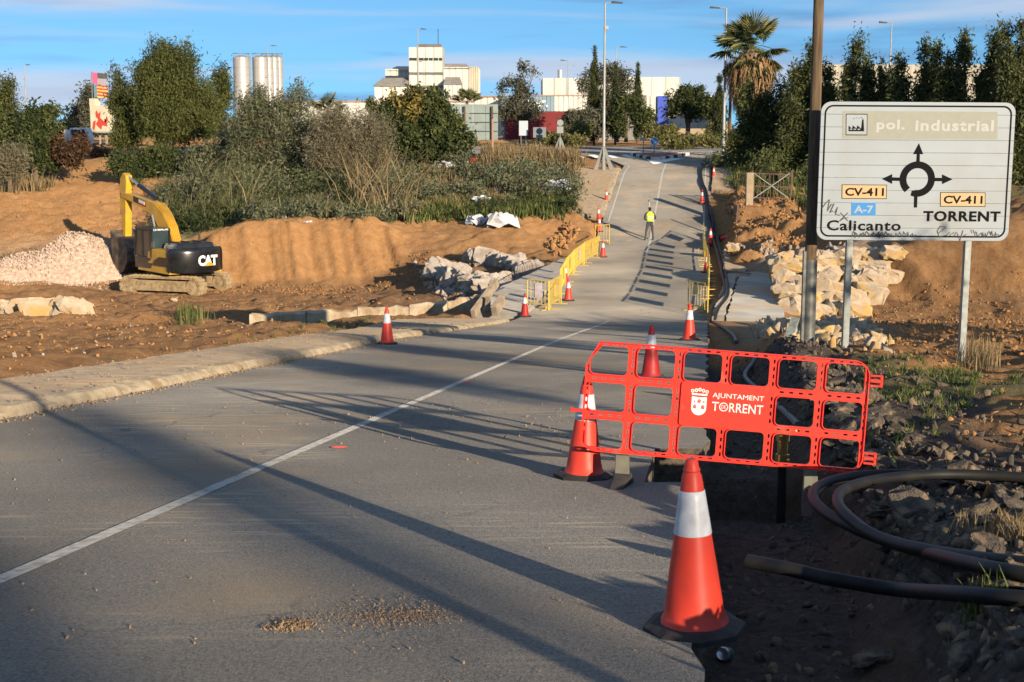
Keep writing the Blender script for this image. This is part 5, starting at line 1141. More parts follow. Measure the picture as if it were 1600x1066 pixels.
# gravel heap
hp_ = G(80, 440); gg = np.random.default_rng(4)
def heap(gg, n):
    x = gg.uniform(-1, 1, n * 2); y = gg.uniform(-1, 1, n * 2); k = (x * x + y * y < 1); x, y = x[k][:n], y[k][:n]
    X = hp_.x + x * 4.3; Y = hp_.y + 2.2 + y * 3.0; h_ = 2.0 * np.clip(1 - np.hypot(x, y), 0, 1) ** .8 * (1 + .25 * np.sin(x * 5)); return np.stack([X, Y, H(X, Y, False) + h_], 1)
s = MB(); n = 36; rings = 12
for i in range(rings + 1):
    r_ = i / rings
    for j in range(n):
        a = 2 * PI * j / n; x, y = r_ * math.cos(a), r_ * math.sin(a); X, Y = hp_.x + x * 4.4, hp_.y + 2.2 + y * 3.1; s.v.append((X, Y, Hs(X, Y, False) + 1.95 * max(0, 1 - r_) ** .8 * (1 + .25 * math.sin(x * 5)) - .03))
for i in range(rings):
    for j in range(n): s.f.append((i * n + j, i * n + (j + 1) % n, (i + 1) * n + (j + 1) % n, (i + 1) * n + j)); s.m.append(0)
GRV = mat('pink_gravel', (.56, .43, .34), (.38, .27, .20), 5, .9, .9, 14, bdist=.05)
tag(s.build('gravel_heap', GRV, smooth=True), 'heap of pinkish crushed gravel left of the excavator', 'gravel heap')
stuff_stones('gravel', 3000, heap, .05, .24, GRV, 21)
stuff_stones('gravel', 600, inpix([(-60, 448), (170, 452), (185, 440), (0, 430)]), .05, .2, GRV, 22)
# broken asphalt on the right: the bigger lumps one by one
fz = inpix([(1255, 560), (1330, 600), (1380, 650), (1600, 735), (1600, 1066), (1490, 1066), (1350, 800), (1290, 700)]); pts_ = fz(np.random.default_rng(8), 170)
for i, (x, y) in enumerate(pts_):
    d_ = x - float(XR(y)) - .95
    if d_ < 0 or y < 3.6: continue
    if d_ > 1.6 and i % 3: continue
    s_ = g.uniform(.07, .17) * (1.0 if y < 12 else 1.8)
    tag(put('asphalt_chunk', CKM[i % 8], (x, y, Hs(x, y) + s_ * .18), (s_ * 1.3, s_, s_ * .9), (g.uniform(-.5, .5), g.uniform(-.5, .5), g.random() * 6)), 'broken black lump of lifted asphalt lying right of the trench', 'asphalt lump', 'broken asphalt lumps right of the trench')
stuff_stones('rubble', 3600, lambda gg, n: (lambda y, u: np.stack([XR(y) + .9 + u, y], 1))(3.5 + 24 * gg.random(n) ** 1.4, gg.gamma(2.0, .42, n)), .02, .15, CHUNK, 23)
stuff_stones('rubble', 500, lambda gg, n: (lambda y, u: np.stack([XR(y) + .9 + u, y], 1))(3.5 + 24 * gg.random(n) ** 1.2, .4 + gg.gamma(2.4, .9, n)), .03, .13, MATS['earth_clod'], 24)
stuff_stones('rubble', 2600, lambda gg, n: (lambda y, u: np.stack([XR(y) + TR(y) - .22 + u, y], 1))(3.3 + 26 * gg.random(n) ** 1.3, .28 * gg.normal(size=n)), .01, .09, CHUNK, 27)
stuff_stones('rubble', 350, lambda gg, n: (lambda y, u: np.stack([XR(y) + .05 + u, y], 1))(3.5 + 34 * gg.random(n), .8 * gg.random(n)), .01, .05, CHUNK, 25)
for px, py, s_ in ((1425, 803, .24), (1530, 808, .16), (1500, 845, .14), (1590, 800, .2), (1470, 920, .15), (1360, 1035, .14)):
    p = G(px, py); tag(put('asphalt_chunk', CKM[px % 8], p + Vector((0, 0, .02)), (s_ * 1.5, s_ * 1.2, s_ * 1.0), (.2, .3, px)), {1425: 'largest brown asphalt slab inside the pipe coil', 1530: 'pale-faced block right of the largest slab in the coil', 1500: 'block low inside the coil near its front loop', 1590: 'block inside the coil at the right picture edge', 1470: 'block between the front loop and the loose pipe end', 1360: 'flat brown block on the trench floor at the bottom edge'}[px], 'asphalt lump', 'large asphalt lumps under the pipe coil')
# dirt crumbs on the road
CRUMB = mat('dirt_crumb', (.40, .27, .15), (.28, .18, .10), 20, .95)
def crumbs(name, px, py, rx, ry_, n, smax, seed):
    c_ = RG(px, py)
    def f(gg, n): x = c_.x + gg.normal(size=n) * rx; y = c_.y + gg.normal(size=n) * ry_; return np.stack([x, y, zr(y) + .003], 1)
    stuff_stones(name, n, f, .004, smax, CRUMB, seed, sink=.1)
crumbs('dirt_crumbs', 620, 962, .16, .22, 420, .014, 31); crumbs('dirt_crumbs', 585, 965, .20, .10, 800, .007, 54); crumbs('dirt_crumbs', 640, 962, .13, .07, 700, .009, 55); crumbs('dirt_crumbs', 455, 978, .045, .05, 1300, .009, 56); crumbs('dirt_crumbs', 700, 640, .7, 1.2, 500, .02, 57); crumbs('dirt_crumbs', 450, 980, .05, .05, 160, .018, 32); crumbs('dirt_crumbs', 870, 665, .35, .9, 160, .04, 33); crumbs('dirt_crumbs', 530, 640, 1.2, .6, 120, .03, 34); crumbs('dirt_crumbs', 700, 800, 1.8, 2.6, 160, .02, 35); crumbs('dirt_crumbs', 420, 680, 1.6, .8, 140, .03, 36)
for px, py in ((530, 699), (728, 596)):
    c_ = RG(px, py, .008); s = MB(); s.v = [(c_.x + .07 * math.cos(a) * (1 + .2 * math.sin(3 * a)), c_.y + .07 * math.sin(a), float(zr(c_.y + .07 * math.sin(a))) + .009) for a in np.linspace(0, 2 * PI, 12, endpoint=False)]; s.f = [tuple(range(12))]; s.m = [0]; tag(s.build('road_marking', mat('red_spray', (.7, .08, .06), rough=.8)), kind='structure')

# crumbs of soil and concrete along the foot of the kerb and over the pavement
stuff_stones('dirt_crumbs', 2600, lambda gg, n: (lambda y, u: np.stack([XL(y) + u, y, zr(y) + np.where(u < -.12, .145, .004)], 1))(13 + 31 * gg.random(n), .13 * gg.normal(size=n) + .05), .008, .045, CRUMB, 51, sink=.15)
stuff_stones('dirt_crumbs', 900, lambda gg, n: (lambda y, u: np.stack([XL(y) - u, y, zr(y) + .145], 1))(14 + 30 * gg.random(n), .3 + 1.8 * gg.random(n) ** .6), .008, .05, CRUMB, 52, sink=.15)
stuff_stones('dirt_crumbs', 1500, lambda gg, n: (lambda y, u: np.stack([XL(y) + u, y, zr(y) + .003], 1))(4 + 42 * gg.random(n) ** 1.2, 7.0 * gg.random(n)), .004, .022, CRUMB, 53, sink=.15)
# ------------------------------------------------------------------ buildings beyond the roundabout
WCL = mat('white_cladding', (.60, .58, .53), (.50, .48, .43), .5, .7, sc=(1, 1, .15)); WCL2 = mat('cream_wall', (.55, .50, .40), (.46, .42, .34), .3, .85); ROOFG = mat('fibre_roof', (.22, .20, .185), (.16, .145, .13), .8, .9); DGL = mat('dark_window', (.03, .035, .04), rough=.2, spec=.7)
GRYP = mat('grey_blue_panel', (.22, .30, .36), (.18, .26, .32), 1, .6); REDW = mat('red_wall', (.19, .010, .014), (.13, .010, .012), .6, .6); STEEL = mat('silo_steel', (.52, .49, .46), (.42, .39, .36), .6, .4, metal=.3, sc=(1, 1, .3), spec=.5); BLUEP = mat('blue_panel', (.03, .07, .45), rough=.5); CONCF = mat('far_concrete', (.33, .32, .29), (.26, .25, .23), .6, .9); TRUSS = mat('dark_trim', (.10, .09, .08), rough=.8)
PINKT = mat('pink_trim', (.45, .28, .24), rough=.8)
def pz(py, Y): return P(800, py, Y).z
def pxx(px, Y): return P(px, 193, Y).x
GZ = -.5
def blk(name, x0, x1, y0, z0, z1, dep, m, par, **k):
    s = MB(); s.box((x0 + x1) / 2, y0 + dep / 2, (z0 + z1) / 2, x1 - x0, dep, z1 - z0); return s.build(name, m, par, **k)
def pblk(name, a, b, c, d, Y, dep, m, par, zb=None):   # pixel box a,b (left, top) c,d (right, bottom) whose face stands at distance Y
    return blk(name, pxx(a, Y), pxx(c, Y), Y, pz(d, Y) if zb is None else zb, pz(b, Y), dep, m, par)
def corr(name, a, b, c, d, Y, m, par, pitch=.9, amp=.12, zb=None):
    x0, x1, z0, z1 = pxx(a, Y), pxx(c, Y), pz(d, Y) if zb is None else zb, pz(b, Y); n = max(4, int((x1 - x0) / pitch)); s = MB(); k = 0; w = (x1 - x0) / n
    pts = []
    for i in range(n): pts += [(x0 + i * w, 0), (x0 + (i + .5) * w, 0), (x0 + (i + .62) * w, amp), (x0 + (i + .88) * w, amp)]
    pts.append((x1, 0)); s.v = [(x, Y - .02 + q, z) for z in (z0, z1) for x, q in pts]; L = len(pts); s.f = [(i, i + 1, L + i + 1, L + i) for i in range(L - 1)]; s.m = [0] * (L - 1); return s.build(name, m, par)
def wallof(name, a, b, c, d, Y, m, par, dep=20, pitch=2.2):
    o = pblk(name, a, b, c, d, Y + .15, dep, m, par, GZ); corr('cladding', a, b, c, d, Y, m, par, pitch=pitch, zb=GZ); return o
mill = thing('grain_mill', 'tall white stepped mill with a square tower and a strip of windows', 'mill building')
Y = 300
wallof('tower', 640, 74, 693, 160, Y, WCL, mill, 8, 1.8); pblk('roof', 653, 69, 690, 74.5, Y + 1, 6, ROOFG, mill)
for a, b in ((641, 652), (656, 663), (664.5, 670), (671.5, 677), (679, 685.5), (687, 691.5)): pblk('window', a, 90.5, b, 94.5, Y - .2, .2, DGL, mill)
for y0, y1 in ((113, 117), (134, 138)): pblk('band', 640.5, y0, 693, y1, Y - .14, .1, ROOFG, mill)
wallof('wing', 693.5, 105, 733, 160, Y + 4, WCL, mill, 22)
s = MB(); x0, x1 = pxx(693.5, Y + 4), pxx(742, Y + 4); z0, z1 = pz(106, Y), pz(99, Y); s.v = [(x0, Y + 3.5, z0), (x1 - .8, Y + 3.5, z0), (x1 - 2, Y + 10, z1 + .3), (x0, Y + 10, z1 + .3)]; s.f = [(0, 1, 2, 3)]; s.m = [0]; s.build('roof', ROOFG, mill)
wallof('wing', 733, 104, 747, 160, Y + 8, WCL2, mill, 22)
wallof('annex', 694, 132, 722, 160, Y - 6, WCL, mill, 6)
s = MB(); x0, x1 = pxx(693.5, Y - 6), pxx(723, Y - 6); s.v = [(x0, Y - 6.3, pz(132.5, Y - 6)), (x1, Y - 6.3, pz(132.5, Y - 6)), (x1 - .8, Y + 2, pz(120, Y)), (x0, Y + 2, pz(120, Y))]; s.f = [(0, 1, 2, 3)]; s.m = [0]; s.build('roof', ROOFG, mill)
wallof('wing', 603, 108, 640, 160, Y + 5, WCL, mill, 18)
s = MB(); s.v = [(pxx(602, Y), Y + 4.6, pz(109, Y)), (pxx(640, Y), Y + 4.6, pz(109, Y)), (pxx(640, Y), Y + 12, pz(100, Y)), (pxx(614, Y), Y + 12, pz(100, Y))]; s.f = [(0, 1, 2, 3)]; s.m = [0]; s.build('roof', WCL2, mill)
pblk('window', 603, 118.5, 624, 121.5, Y + 4.6, .3, DGL, mill); wallof('annex', 586, 135, 640, 165, Y - 4, WCL, mill, 7)
s = MB(); s.v = [(pxx(585, Y), Y - 4.4, pz(136, Y)), (pxx(640, Y), Y - 4.4, pz(136, Y)), (pxx(640, Y), Y + 3, pz(121, Y)), (pxx(597, Y), Y + 3, pz(121, Y))]; s.f = [(0, 1, 2, 3)]; s.m = [0]; s.build('roof', ROOFG, mill)
s = MB(); s.tube([(pxx(684.5, Y), Y + 3, pz(72, Y)), (pxx(684.5, Y), Y + 3, pz(44, Y))], .09, 5); s.build('mast', TRUSS, mill)
sil = thing('silo_group', 'row of tall shiny steel silos left of the picture centre', 'silos')
Y = 255
for i, (a, b) in enumerate(((367, 393), (397, 422), (411, 430), (420, 438), (429, 444))):
    yy = Y + i * 1.8; r_ = (pxx(b, yy) - pxx(a, yy)) / 2; cx = (pxx(a, yy) + pxx(b, yy)) / 2; zt = pz(92, yy); s = MB(); pr = [(r_, GZ)]; z = GZ
    while z < zt - 1.4: z += 1.3; pr += [(r_, z), (r_ + .05, z + .03), (r_ + .05, z + .10), (r_, z + .13)]
    pr += [(r_, zt), (r_ * .93, zt + .25), (r_ * .3, zt + .6), (0, zt + .62)]; s.lathe(pr, 24); so = s.build('silo', STEEL, sil, (cx, yy, 0), smooth=True)
    s = MB(); s.tube([(r_ * math.cos(t), r_ * math.sin(t), zt + .9) for t in np.linspace(0, 2 * PI, 17)], .05, 4)
    for t in np.linspace(0, 2 * PI, 9)[:-1]: s.tube([(r_ * math.cos(t), r_ * math.sin(t), zt), (r_ * math.cos(t), r_ * math.sin(t), zt + .9)], .04, 4)
    s.build('railing', GAL, so)
s = MB(); 
for a in (393.2, 396.0): s.tube([(pxx(a, Y), Y - .6, GZ), (pxx(a, Y), Y - .6, pz(86, Y))], .06, 5)
for i in range(26): z = GZ + i * .5; s.tube([(pxx(393.2, Y), Y - .6, z), (pxx(396, Y), Y - .6, z)], .04, 4)
s.build('ladder', GAL, sil)
low = thing('warehouse', 'long low white warehouse running behind the grey-green bushes', 'warehouse'); wallof('wall', 430, 159, 742, 200, 260, WCL, low, 20, 1.6); pblk('parapet', 430, 157.5, 742, 159.5, 259.6, .4, PINKT, low); wallof('wall', 742, 150.5, 783, 205, 235, WCL, low, 12, 1.0); pblk('parapet', 700, 149.5, 783, 151.5, 234.6, .3, PINKT, low)
con = thing('warehouse', 'white and grey-blue corrugated warehouse with white lettering and a dark red base wall', 'warehouse')
Yc = 170
corr('panel', 783, 150, 866, 174, Yc, GRYP, con, .42, .07); corr('panel', 866, 150, 1000, 174, Yc, WCL, con, .55, .09); pblk('parapet', 780, 148.5, 1010, 150.2, Yc - .1, .3, PINKT, con); pblk('wall', 783, 149.5, 1010, 210, Yc + .15, 12, CONCF, con, GZ)
pblk('base_wall', 790, 174.6, 905, 212, Yc - .25, .3, REDW, con, GZ); s = MB()
text_at('lettering', 'ner.', Matrix.Translation((0, Yc - .1, 0)), pxx(829, Yc), pz(167.5, Yc), pxx(855.5, Yc), pz(157, Yc), MWH, con, .02, .06)
text_at('lettering', 'ai', Matrix.Translation((0, Yc - .1, 0)), pxx(812, Yc), pz(167.5, Yc), pxx(827, Yc), pz(157, Yc), MWH, con, .02, .06)
box2 = thing('warehouse', 'tall plain white industrial block behind the thin cypresses', 'warehouse'); wallof('wall', 848, 122, 1000, 152, 215, WCL, box2, 14, 1.8); wallof('wall', 975, 120.5, 1062, 200, 216, WCL, box2, 14, 1.8)
s = MB(); s.lathe([(.0, 0), (.40, 0), (.40, 1.2), (0, 1.25)], 14); s.build('vent', STEEL, box2, (pxx(875, 218), 218, pz(122, 218)), smooth=True)
rw = thing('warehouse', 'white building with a dark blue panel right of the cypresses', 'warehouse'); wallof('wall', 1000, 150, 1130, 200, 178, WCL, rw, 12, 1.2); pblk('panel', 1027, 150, 1044, 196, 177.6, .2, BLUEP, rw); pblk('awning', 1085, 184, 1140, 190, 176, .5, GRYP, rw)
hedgeb = thing('warehouse', 'cream warehouse showing through the gaps of the tall hedge', 'warehouse'); wallof('wall', 1282, 101, 1640, 210, 150, WCL2, hedgeb, 16, 2.5)
for a in (1375, 1450): pblk('window', a, 117, a + 22, 122, 149.6, .2, DGL, hedgeb)
gw = thing('garden_wall', 'low sunlit beige wall behind the round shrubs of the roundabout', 'wall'); pblk('wall', 1050, 201, 1140, 216, 150, .4, mat('beige_wall', (.50, .40, .27), (.42, .33, .22), .5, .9), gw, GZ - .3)
# hoarding seen from behind
bb = thing('billboard', 'grey-green metal hoarding seen from its back with brown posts', 'billboard'); Y = 128
HB = mat('hoarding_back', (.24, .29, .27), (.19, .23, .22), 1, .6); RUST = mat('rusty_post', (.16, .09, .06), (.10, .06, .045), 4, .8)
for i in range(4):
    for j in range(4):
        a = 700 + i * 19.6; b = 163 + j * 14; pblk('panel', a + .2, b + .2, a + 19.3, b + 13.7, Y, .08, HB, bb)
for a in (726, 769): pblk('post', a - 1.4, 166, a + 1.4, 222, Y - .3, .2, RUST, bb, pz(262 if a == 769 else 230, Y))
for b in (177, 191, 205): pblk('rail', 734, b - .4, 778, b + .4, Y - .2, .08, TRUSS, bb)
po = thing('post', 'thin bare pinkish post standing in the dry grass below the hoarding', 'post', (pxx(770, 104), 104, pz(262, 104)))
s = MB(); s.bar((0, 0, -.3), (0, 0, pz(186, 104) - pz(262, 104)), .12, .12); s.build('shaft', mat('pink_post', (.42, .28, .21), rough=.9), po)
# painted tower with flags
tw = thing('painted_tower', 'cream painted tower with red graffiti and two flags behind the dirt track', 'tower'); Y = 145; TWM = mat('tower_cream', (.55, .50, .38), (.47, .42, .32), 1.5, .9); GR_R = mat('red_graffiti', (.45, .05, .03), rough=.8)
pblk('wall', 141.5, 165, 175, 206, Y, 2.2, TWM, tw); pblk('wall', 141, 154, 149.5, 165, Y, 2.0, TWM, tw); pblk('deck', 130, 205.5, 188, 208, Y - .8, 3.5, CONCF, tw)
for a in (144, 155, 165, 173): pblk('leg', a - 1.2, 208, a + 1.2, 222, Y + .2, .2, CONCF, tw, pz(226, Y))
for poly in ([(150, 176), (152, 172), (154, 178), (158, 174), (157, 184), (163, 190), (166, 186), (168, 198), (160, 196), (158, 203), (153, 198), (150, 194), (154, 187), (150, 182)], [(144, 200), (146, 190), (150, 188), (149, 196), (147, 204)], [(163, 186), (169, 184), (169, 189), (164, 192)]):
    s = MB(); s.v = [(pxx(a, Y), Y - .03, pz(b, Y)) for a, b in poly]; s.f = [tuple(range(len(poly)))]; s.m = [0]; s.build('graffiti', GR_R, tw)
def flag(name, label, a, b, c, d, Y, stripes, pole):
    t = thing(name, label, 'flag'); s = MB(); s.tube([(pxx(pole[0], Y), Y, pz(pole[2], Y)), (pxx(pole[0], Y), Y, pz(pole[1], Y))], .05, 6); s.build('pole', GAL, t)
    x0, x1 = pxx(a, Y), pxx(c, Y); z1, z0 = pz(b, Y), pz(d, Y); n = 10
    for k, (f0, f1, g0, g1, m_) in enumerate(stripes):
        s = MB()
        for i in range(n + 1):
            u = f0 + (f1 - f0) * i / n; x = x0 + (x1 - x0) * u; y = Y + .18 * math.sin(u * 7) * u; dz = -(.25 + .1 * k * 0) * u * (z1 - z0) * .5
            s.v += [(x, y, z0 + (z1 - z0) * g0 + dz * (1 - .2)), (x, y, z0 + (z1 - z0) * g1 + dz)]
        s.f = [(2 * i, 2 * i + 2, 2 * i + 3, 2 * i + 1) for i in range(n)]; s.m = [0] * n; s.build('stripe', m_, t)
FR = mat('flag_red', (.55, .04, .04), rough=.8); FY = mat('flag_yellow', (.70, .45, .05), rough=.8); FP = mat('flag_pink', (.55, .12, .25), rough=.8); FW = mat('flag_grey', (.35, .32, .36), rough=.8); FG = mat('flag_blue', (.10, .25, .35), rough=.8)
flag('flag', 'faded pink and grey flag on the left taller pole of the painted tower', 147, 113, 170, 131, 145.5, [(0, .35, 0, 1, FP), (.35, 1, 0, .5, FW), (.35, 1, .5, 1, TRUSS)], (146.2, 112, 160))
flag('flag', 'red and yellow striped flag on the lower pole of the painted tower', 150, 132, 171, 152, 145.5, [(0, .18, 0, 1, FG)] + [(.18, 1, k / 8, (k + 1) / 8, FR if k % 2 else FY) for k in range(8)], (149.5, 130, 166))
# white lorry
lo = thing('truck', 'white lorry half hidden by dark shrubs at the end of the dirt track', 'truck'); Y = 132; TRW = mat('truck_white', (.62, .64, .66), rough=.4)
zb = pz(236, Y); x0, x1 = pxx(108, Y), pxx(137, Y); s = MB(); s.prism([(x0, zb + .55), (x1, zb + .55), (x1, zb + 1.2), (x1 - .25, zb + 2.1), (x0, zb + 2.1)], Y, Y + 1.9); s.build('cab', TRW, lo, bevel=.06)
blk('cargo_box', pxx(100, Y), x0 + .1, Y - .1, zb + .6, pz(203, Y), 2.2, TRW, lo); s = MB(); s.prism([(x0 + .15, zb + 1.25), (x1 - .12, zb + 1.25), (x1 - .36, zb + 1.95), (x0 + .15, zb + 1.95)], Y - .02, Y + .03); s.build('window', DGL, lo); blk('bumper', x0, x1 + .05, Y - .05, zb + .35, zb + .6, 2.0, TRUSS, lo)
for x_ in (x0 + .5, x1 - .45):
    s = MB(); s.v = []; s.lathe([(0, -.12), (.36, -.12), (.4, -.06), (.4, .06), (.36, .12), (0, .12)], 14); Mx = Matrix.Translation((x_, Y, zb + .4)) @ Matrix.Rotation(PI / 2, 4, 'X'); s.v = [tuple(Mx @ Vector(v)) for v in s.v]; s.build('wheel', CBASE, lo)

# ------------------------------------------------------------------ street lamps and road signs
LPM = mat('lamp_post_steel', (.36, .36, .34), (.28, .28, .265), 2, .5, metal=.2)
def lamp(label, px, pyb, pyt, Y, r0, side=1, arm=1.0, cone=False, pxt=None, mt=LPM):
    b = P(px, pyb, Y); t = P(pxt or px, pyt, Y); o = thing('street_lamp', label, 'street lamp', b, 0, 'street lamps'); h = t.z - b.z; dx = (t.x - b.x)
    s = MB(); s.tube([(0, 0, -.5), (0, 0, .9), (0, 0, .95), (0, 0, h * .6), (0, 0, h)], [r0, r0, r0 * .85, r0 * .62, r0 * .42], 10); s.tube([(0, 0, h - .02), (side * arm * .5, 0, h + .06), (side * arm * .6, 0, h + .06)], r0 * .35, 6); s.build('pole', mt, o, smooth=True)
    s = MB(); s.v = []; x0, x1 = sorted((side * arm * .45, side * arm * 1.15)); s.prism([(x0, h), (x1, h - .02), (x1, h + .05), (x0 + .1, h + .13), (x0, h + .13)], -.15, .15); s.build('lamp_head', TRUSS, o, bevel=.01)
    return o
L1 = lamp('tallest street lamp, nearest, left of the road with a small box on its pole', 943, 266, 5, 95.5, .13, 1, 1.0)
s = MB(); s.box(.1, 0, 9.3, .25, .2, .22); s.tube([(-.1, 0, 9.1), (.15, 0, 9.15)], .05, 6); s.build('clamp', LPM, L1)
lamp('street lamp in front of the tall palm at the right of the road', 1130, 241, 13, 112, .15, -1, 1.1, pxt=1137)
lamp('distant street lamp just right of the tallest cypress', 962, 190, 74, 190, .13, 1, 1.2); lamp('distant street lamp between the thin tree and the tallest cypress', 887.5, 190, 95, 190, .12, -1, .9)
lamp('distant street lamp in front of the mill tower', 654, 190, 46, 170, .12, 1, .9); lamp('distant street lamp rising behind the steel silos', 421, 190, 72, 230, .12, 1, 1.3)
lamp('distant street lamp above the left trees', 42.5, 190, 102, 170, .12, 1, .6); lamp('street lamp rising above the hedge behind the direction sign', 1387, 200, 36, 120, .10, -1, .9, pxt=1391)
lamp('thin short lamp in front of the mill', 663, 190, 97, 230, .08, -1, .6)
wp2 = thing('wooden_post', 'plain wooden pole close beside the right street lamp', 'post', P(1139, 246, 110)); s = MB(); s.tube([(0, 0, -.4), (0, 0, P(1136, 100, 110).z - P(1139, 246, 110).z)], [.13, .10], 8); s.build('shaft', WOODP, wp2, smooth=True)
def tripod(label, px, py, Y, k=1.0):
    b = P(px, py, Y); t = thing('lamp_base', label, 'concrete footing', b); s = MB(); w = .75 * k
    for sx_ in (-1, 1):
        s.prism([(sx_ * .08, 1.75 * k), (sx_ * w, 0), (sx_ * (w - .3 * k), 0), (sx_ * .08, 1.2 * k)], -.12, .12)
    s.build('brace', CONCF, t); s = MB()
    for sy in (-1, 1): s.v += [(-.06, sy * .13, 1.7 * k), (.06, sy * .13, 1.7 * k), (.1, sy * w, 0), (-.1, sy * w, 0)]; n_b = len(s.v) - 4; s.f.append((n_b, n_b + 1, n_b + 2, n_b + 3)); s.m.append(0)
    s.build('brace', mat('pale_brace', (.30, .33, .32), rough=.8), t)
tripod('splayed grey bracing around the foot of the near left street lamp', 943, 270, 95.2); tripod('splayed grey bracing around the foot of the round sign post', 875, 246, 112, .9)
def disc(r_, n=20): return [(r_ * math.cos(a), r_ * math.sin(a)) for a in np.linspace(0, 2 * PI, n, endpoint=False)]
def rsign(label, px, pyb, Y, pyc, rp, m, extra=None):
    b = P(px, pyb, Y); t = thing('road_sign', label, 'road sign', b); zc = pz(pyc, Y) - b.z; r_ = rp / F * Y; s = MB(); s.tube([(0, 0, -.3), (0, 0, zc + r_)], .045, 6); s.build('post', GAL, t)
    s = MB(); s.prism(disc(r_), -.08, -.05, M=Matrix.Translation((0, 0, zc))); s.build('plate', m, t); return t, zc, r_
BSG = mat('sign_blue_disc', (.01, .25, .65), rough=.5)
t, zc, r_ = rsign('round blue sign with a white arrow pointing down right on the traffic island', 1022, 240, 108, 221, 6.2, BSG)
flat('arrow', [[(-.22, .16), (-.16, .22), (.06, .0), (.14, .08), (.2, -.2), (-.08, -.14), (0, -.06)]], MWH, t, .09, Matrix.Translation((0, 0, zc))); ring('rim', disc(r_, 20), disc(r_ * .88, 20), .005, MWH, t, Matrix.Translation((0, 0, zc)), .085)
t, zc, r_ = rsign('small round blue sign in front of the dark tree right of the lamp post', 1150, 216, 116, 197.5, 5, BSG); flat('arrow', [[(-.14, .0), (0, .14), (.14, 0), (.05, 0), (.05, -.14), (-.05, -.14), (-.05, 0)]], MWH, t, .09, Matrix.Translation((0, 0, zc)))
t, zc, r_ = rsign('round sign over a square plate, seen from behind, left of the near lamp', 875, 246, 112, 192, 5, GAL); s = MB(); s.box(0, -.06, pz(203, 112) - P(0, 246, 112).z, .5, .03, .5); s.build('plate', GAL, t)
ts = thing('direction_arrow_sign', 'small pale arrow-shaped sign on the left of the traffic island', 'road sign', P(1005, 237, 110)); s = MB(); s.tube([(0, 0, -.3), (0, 0, 1.05)], .04, 6); s.build('post', GAL, ts); s = MB(); s.prism([(-.35, .95), (-.2, 1.08), (.25, 1.08), (.25, .8), (-.2, .8)], -.07, -.04); s.build('plate', WCL2, ts)
def panel_sign(label, a, b, c, d, pyb, Y, m, posts):
    t = thing('road_sign', label, 'road sign', P((a + c) / 2, pyb, Y)); o = t.location; x0, x1 = pxx(a, Y) - o.x, pxx(c, Y) - o.x; s = MB(); s.box((x0 + x1) / 2, -.1, (pz(b, Y) + pz(d, Y)) / 2 - o.z, x1 - x0, .04, pz(b, Y) - pz(d, Y)); s.build('plate', m, t)
    for p in posts: s = MB(); x = pxx(p, Y) - o.x; s.tube([(x, 0, -.3), (x, 0, pz(b, Y) - o.z)], .04, 6); s.build('post', GAL, t)
panel_sign('pale blue-grey information panel on two posts left of the roundabout shrubs', 811, 189, 825, 212, 240, 116, mat('pale_panel', (.42, .47, .52), rough=.5), (814, 822)); panel_sign('small dark information panel on a single post beside the pale panel', 833, 199, 853, 215, 243, 115, mat('dark_panel', (.17, .19, .20), rough=.5), (844,))

# ------------------------------------------------------------------ gate and concrete posts on the right bank
BEIGE = mat('concrete_post', (.48, .38, .26), (.38, .29, .19), 3, .9, .5, 20); RUSTB = mat('rusty_bar', (.20, .12, .09), (.13, .08, .06), 8, .8)
gp_ = thing('gate', 'old rusty barred gate standing askew on the right bank', 'gate'); Y = 80; zb = pz(313, Y); zt = pz(268, Y)
for a in (1177, 1239): s = MB(); s.bar((pxx(a, Y), Y, zb - .8), (pxx(a + 1, Y), Y, zt), .10, .10); s.build('post', RUSTB, gp_)
for z in (zt - .1, zb + .15, (zb + zt) / 2): s = MB(); s.bar((pxx(1177, Y), Y, z), (pxx(1239, Y), Y, z - .08), .05, .05); s.build('rail', RUSTB, gp_)
for i in range(11): x = pxx(1181 + i * 5.2, Y); s = MB(); s.bar((x, Y, zb + .1), (x + .1 * math.sin(i * 2), Y, zt - .1 + .1 * math.sin(i)), .028, .028); s.build('bar', RUSTB, gp_)
for a, b in ((1180, 1236), (1236, 1180)): s = MB(); s.bar((pxx(a, Y), Y - .05, zb + .1), (pxx(b, Y), Y - .05, zt - .1), .035, .035); s.build('brace', GAL, gp_)
pt = thing('gate_pillar', 'square beige concrete gate pillar at the left of the rusty gate', 'pillar', P(1170, 332, 78)); s = MB(); s.box(0, 0, .85, .38, .38, 2.6); s.build('shaft', BEIGE, pt, bevel=.02)
for px, py, Y, h, lab in ((1150, 350, 76, 1.1, 'short rusty stake leaning on the right bank below the gate pillar'), (1141, 345, 76, .8, 'leftmost thin broken stake on the right bank')):
    t = thing('stake', lab, 'stake', G(px, py)); s = MB(); s.bar((0, 0, -.2), (.1, 0, h), .09, .09); s.build('shaft', RUSTB, t)
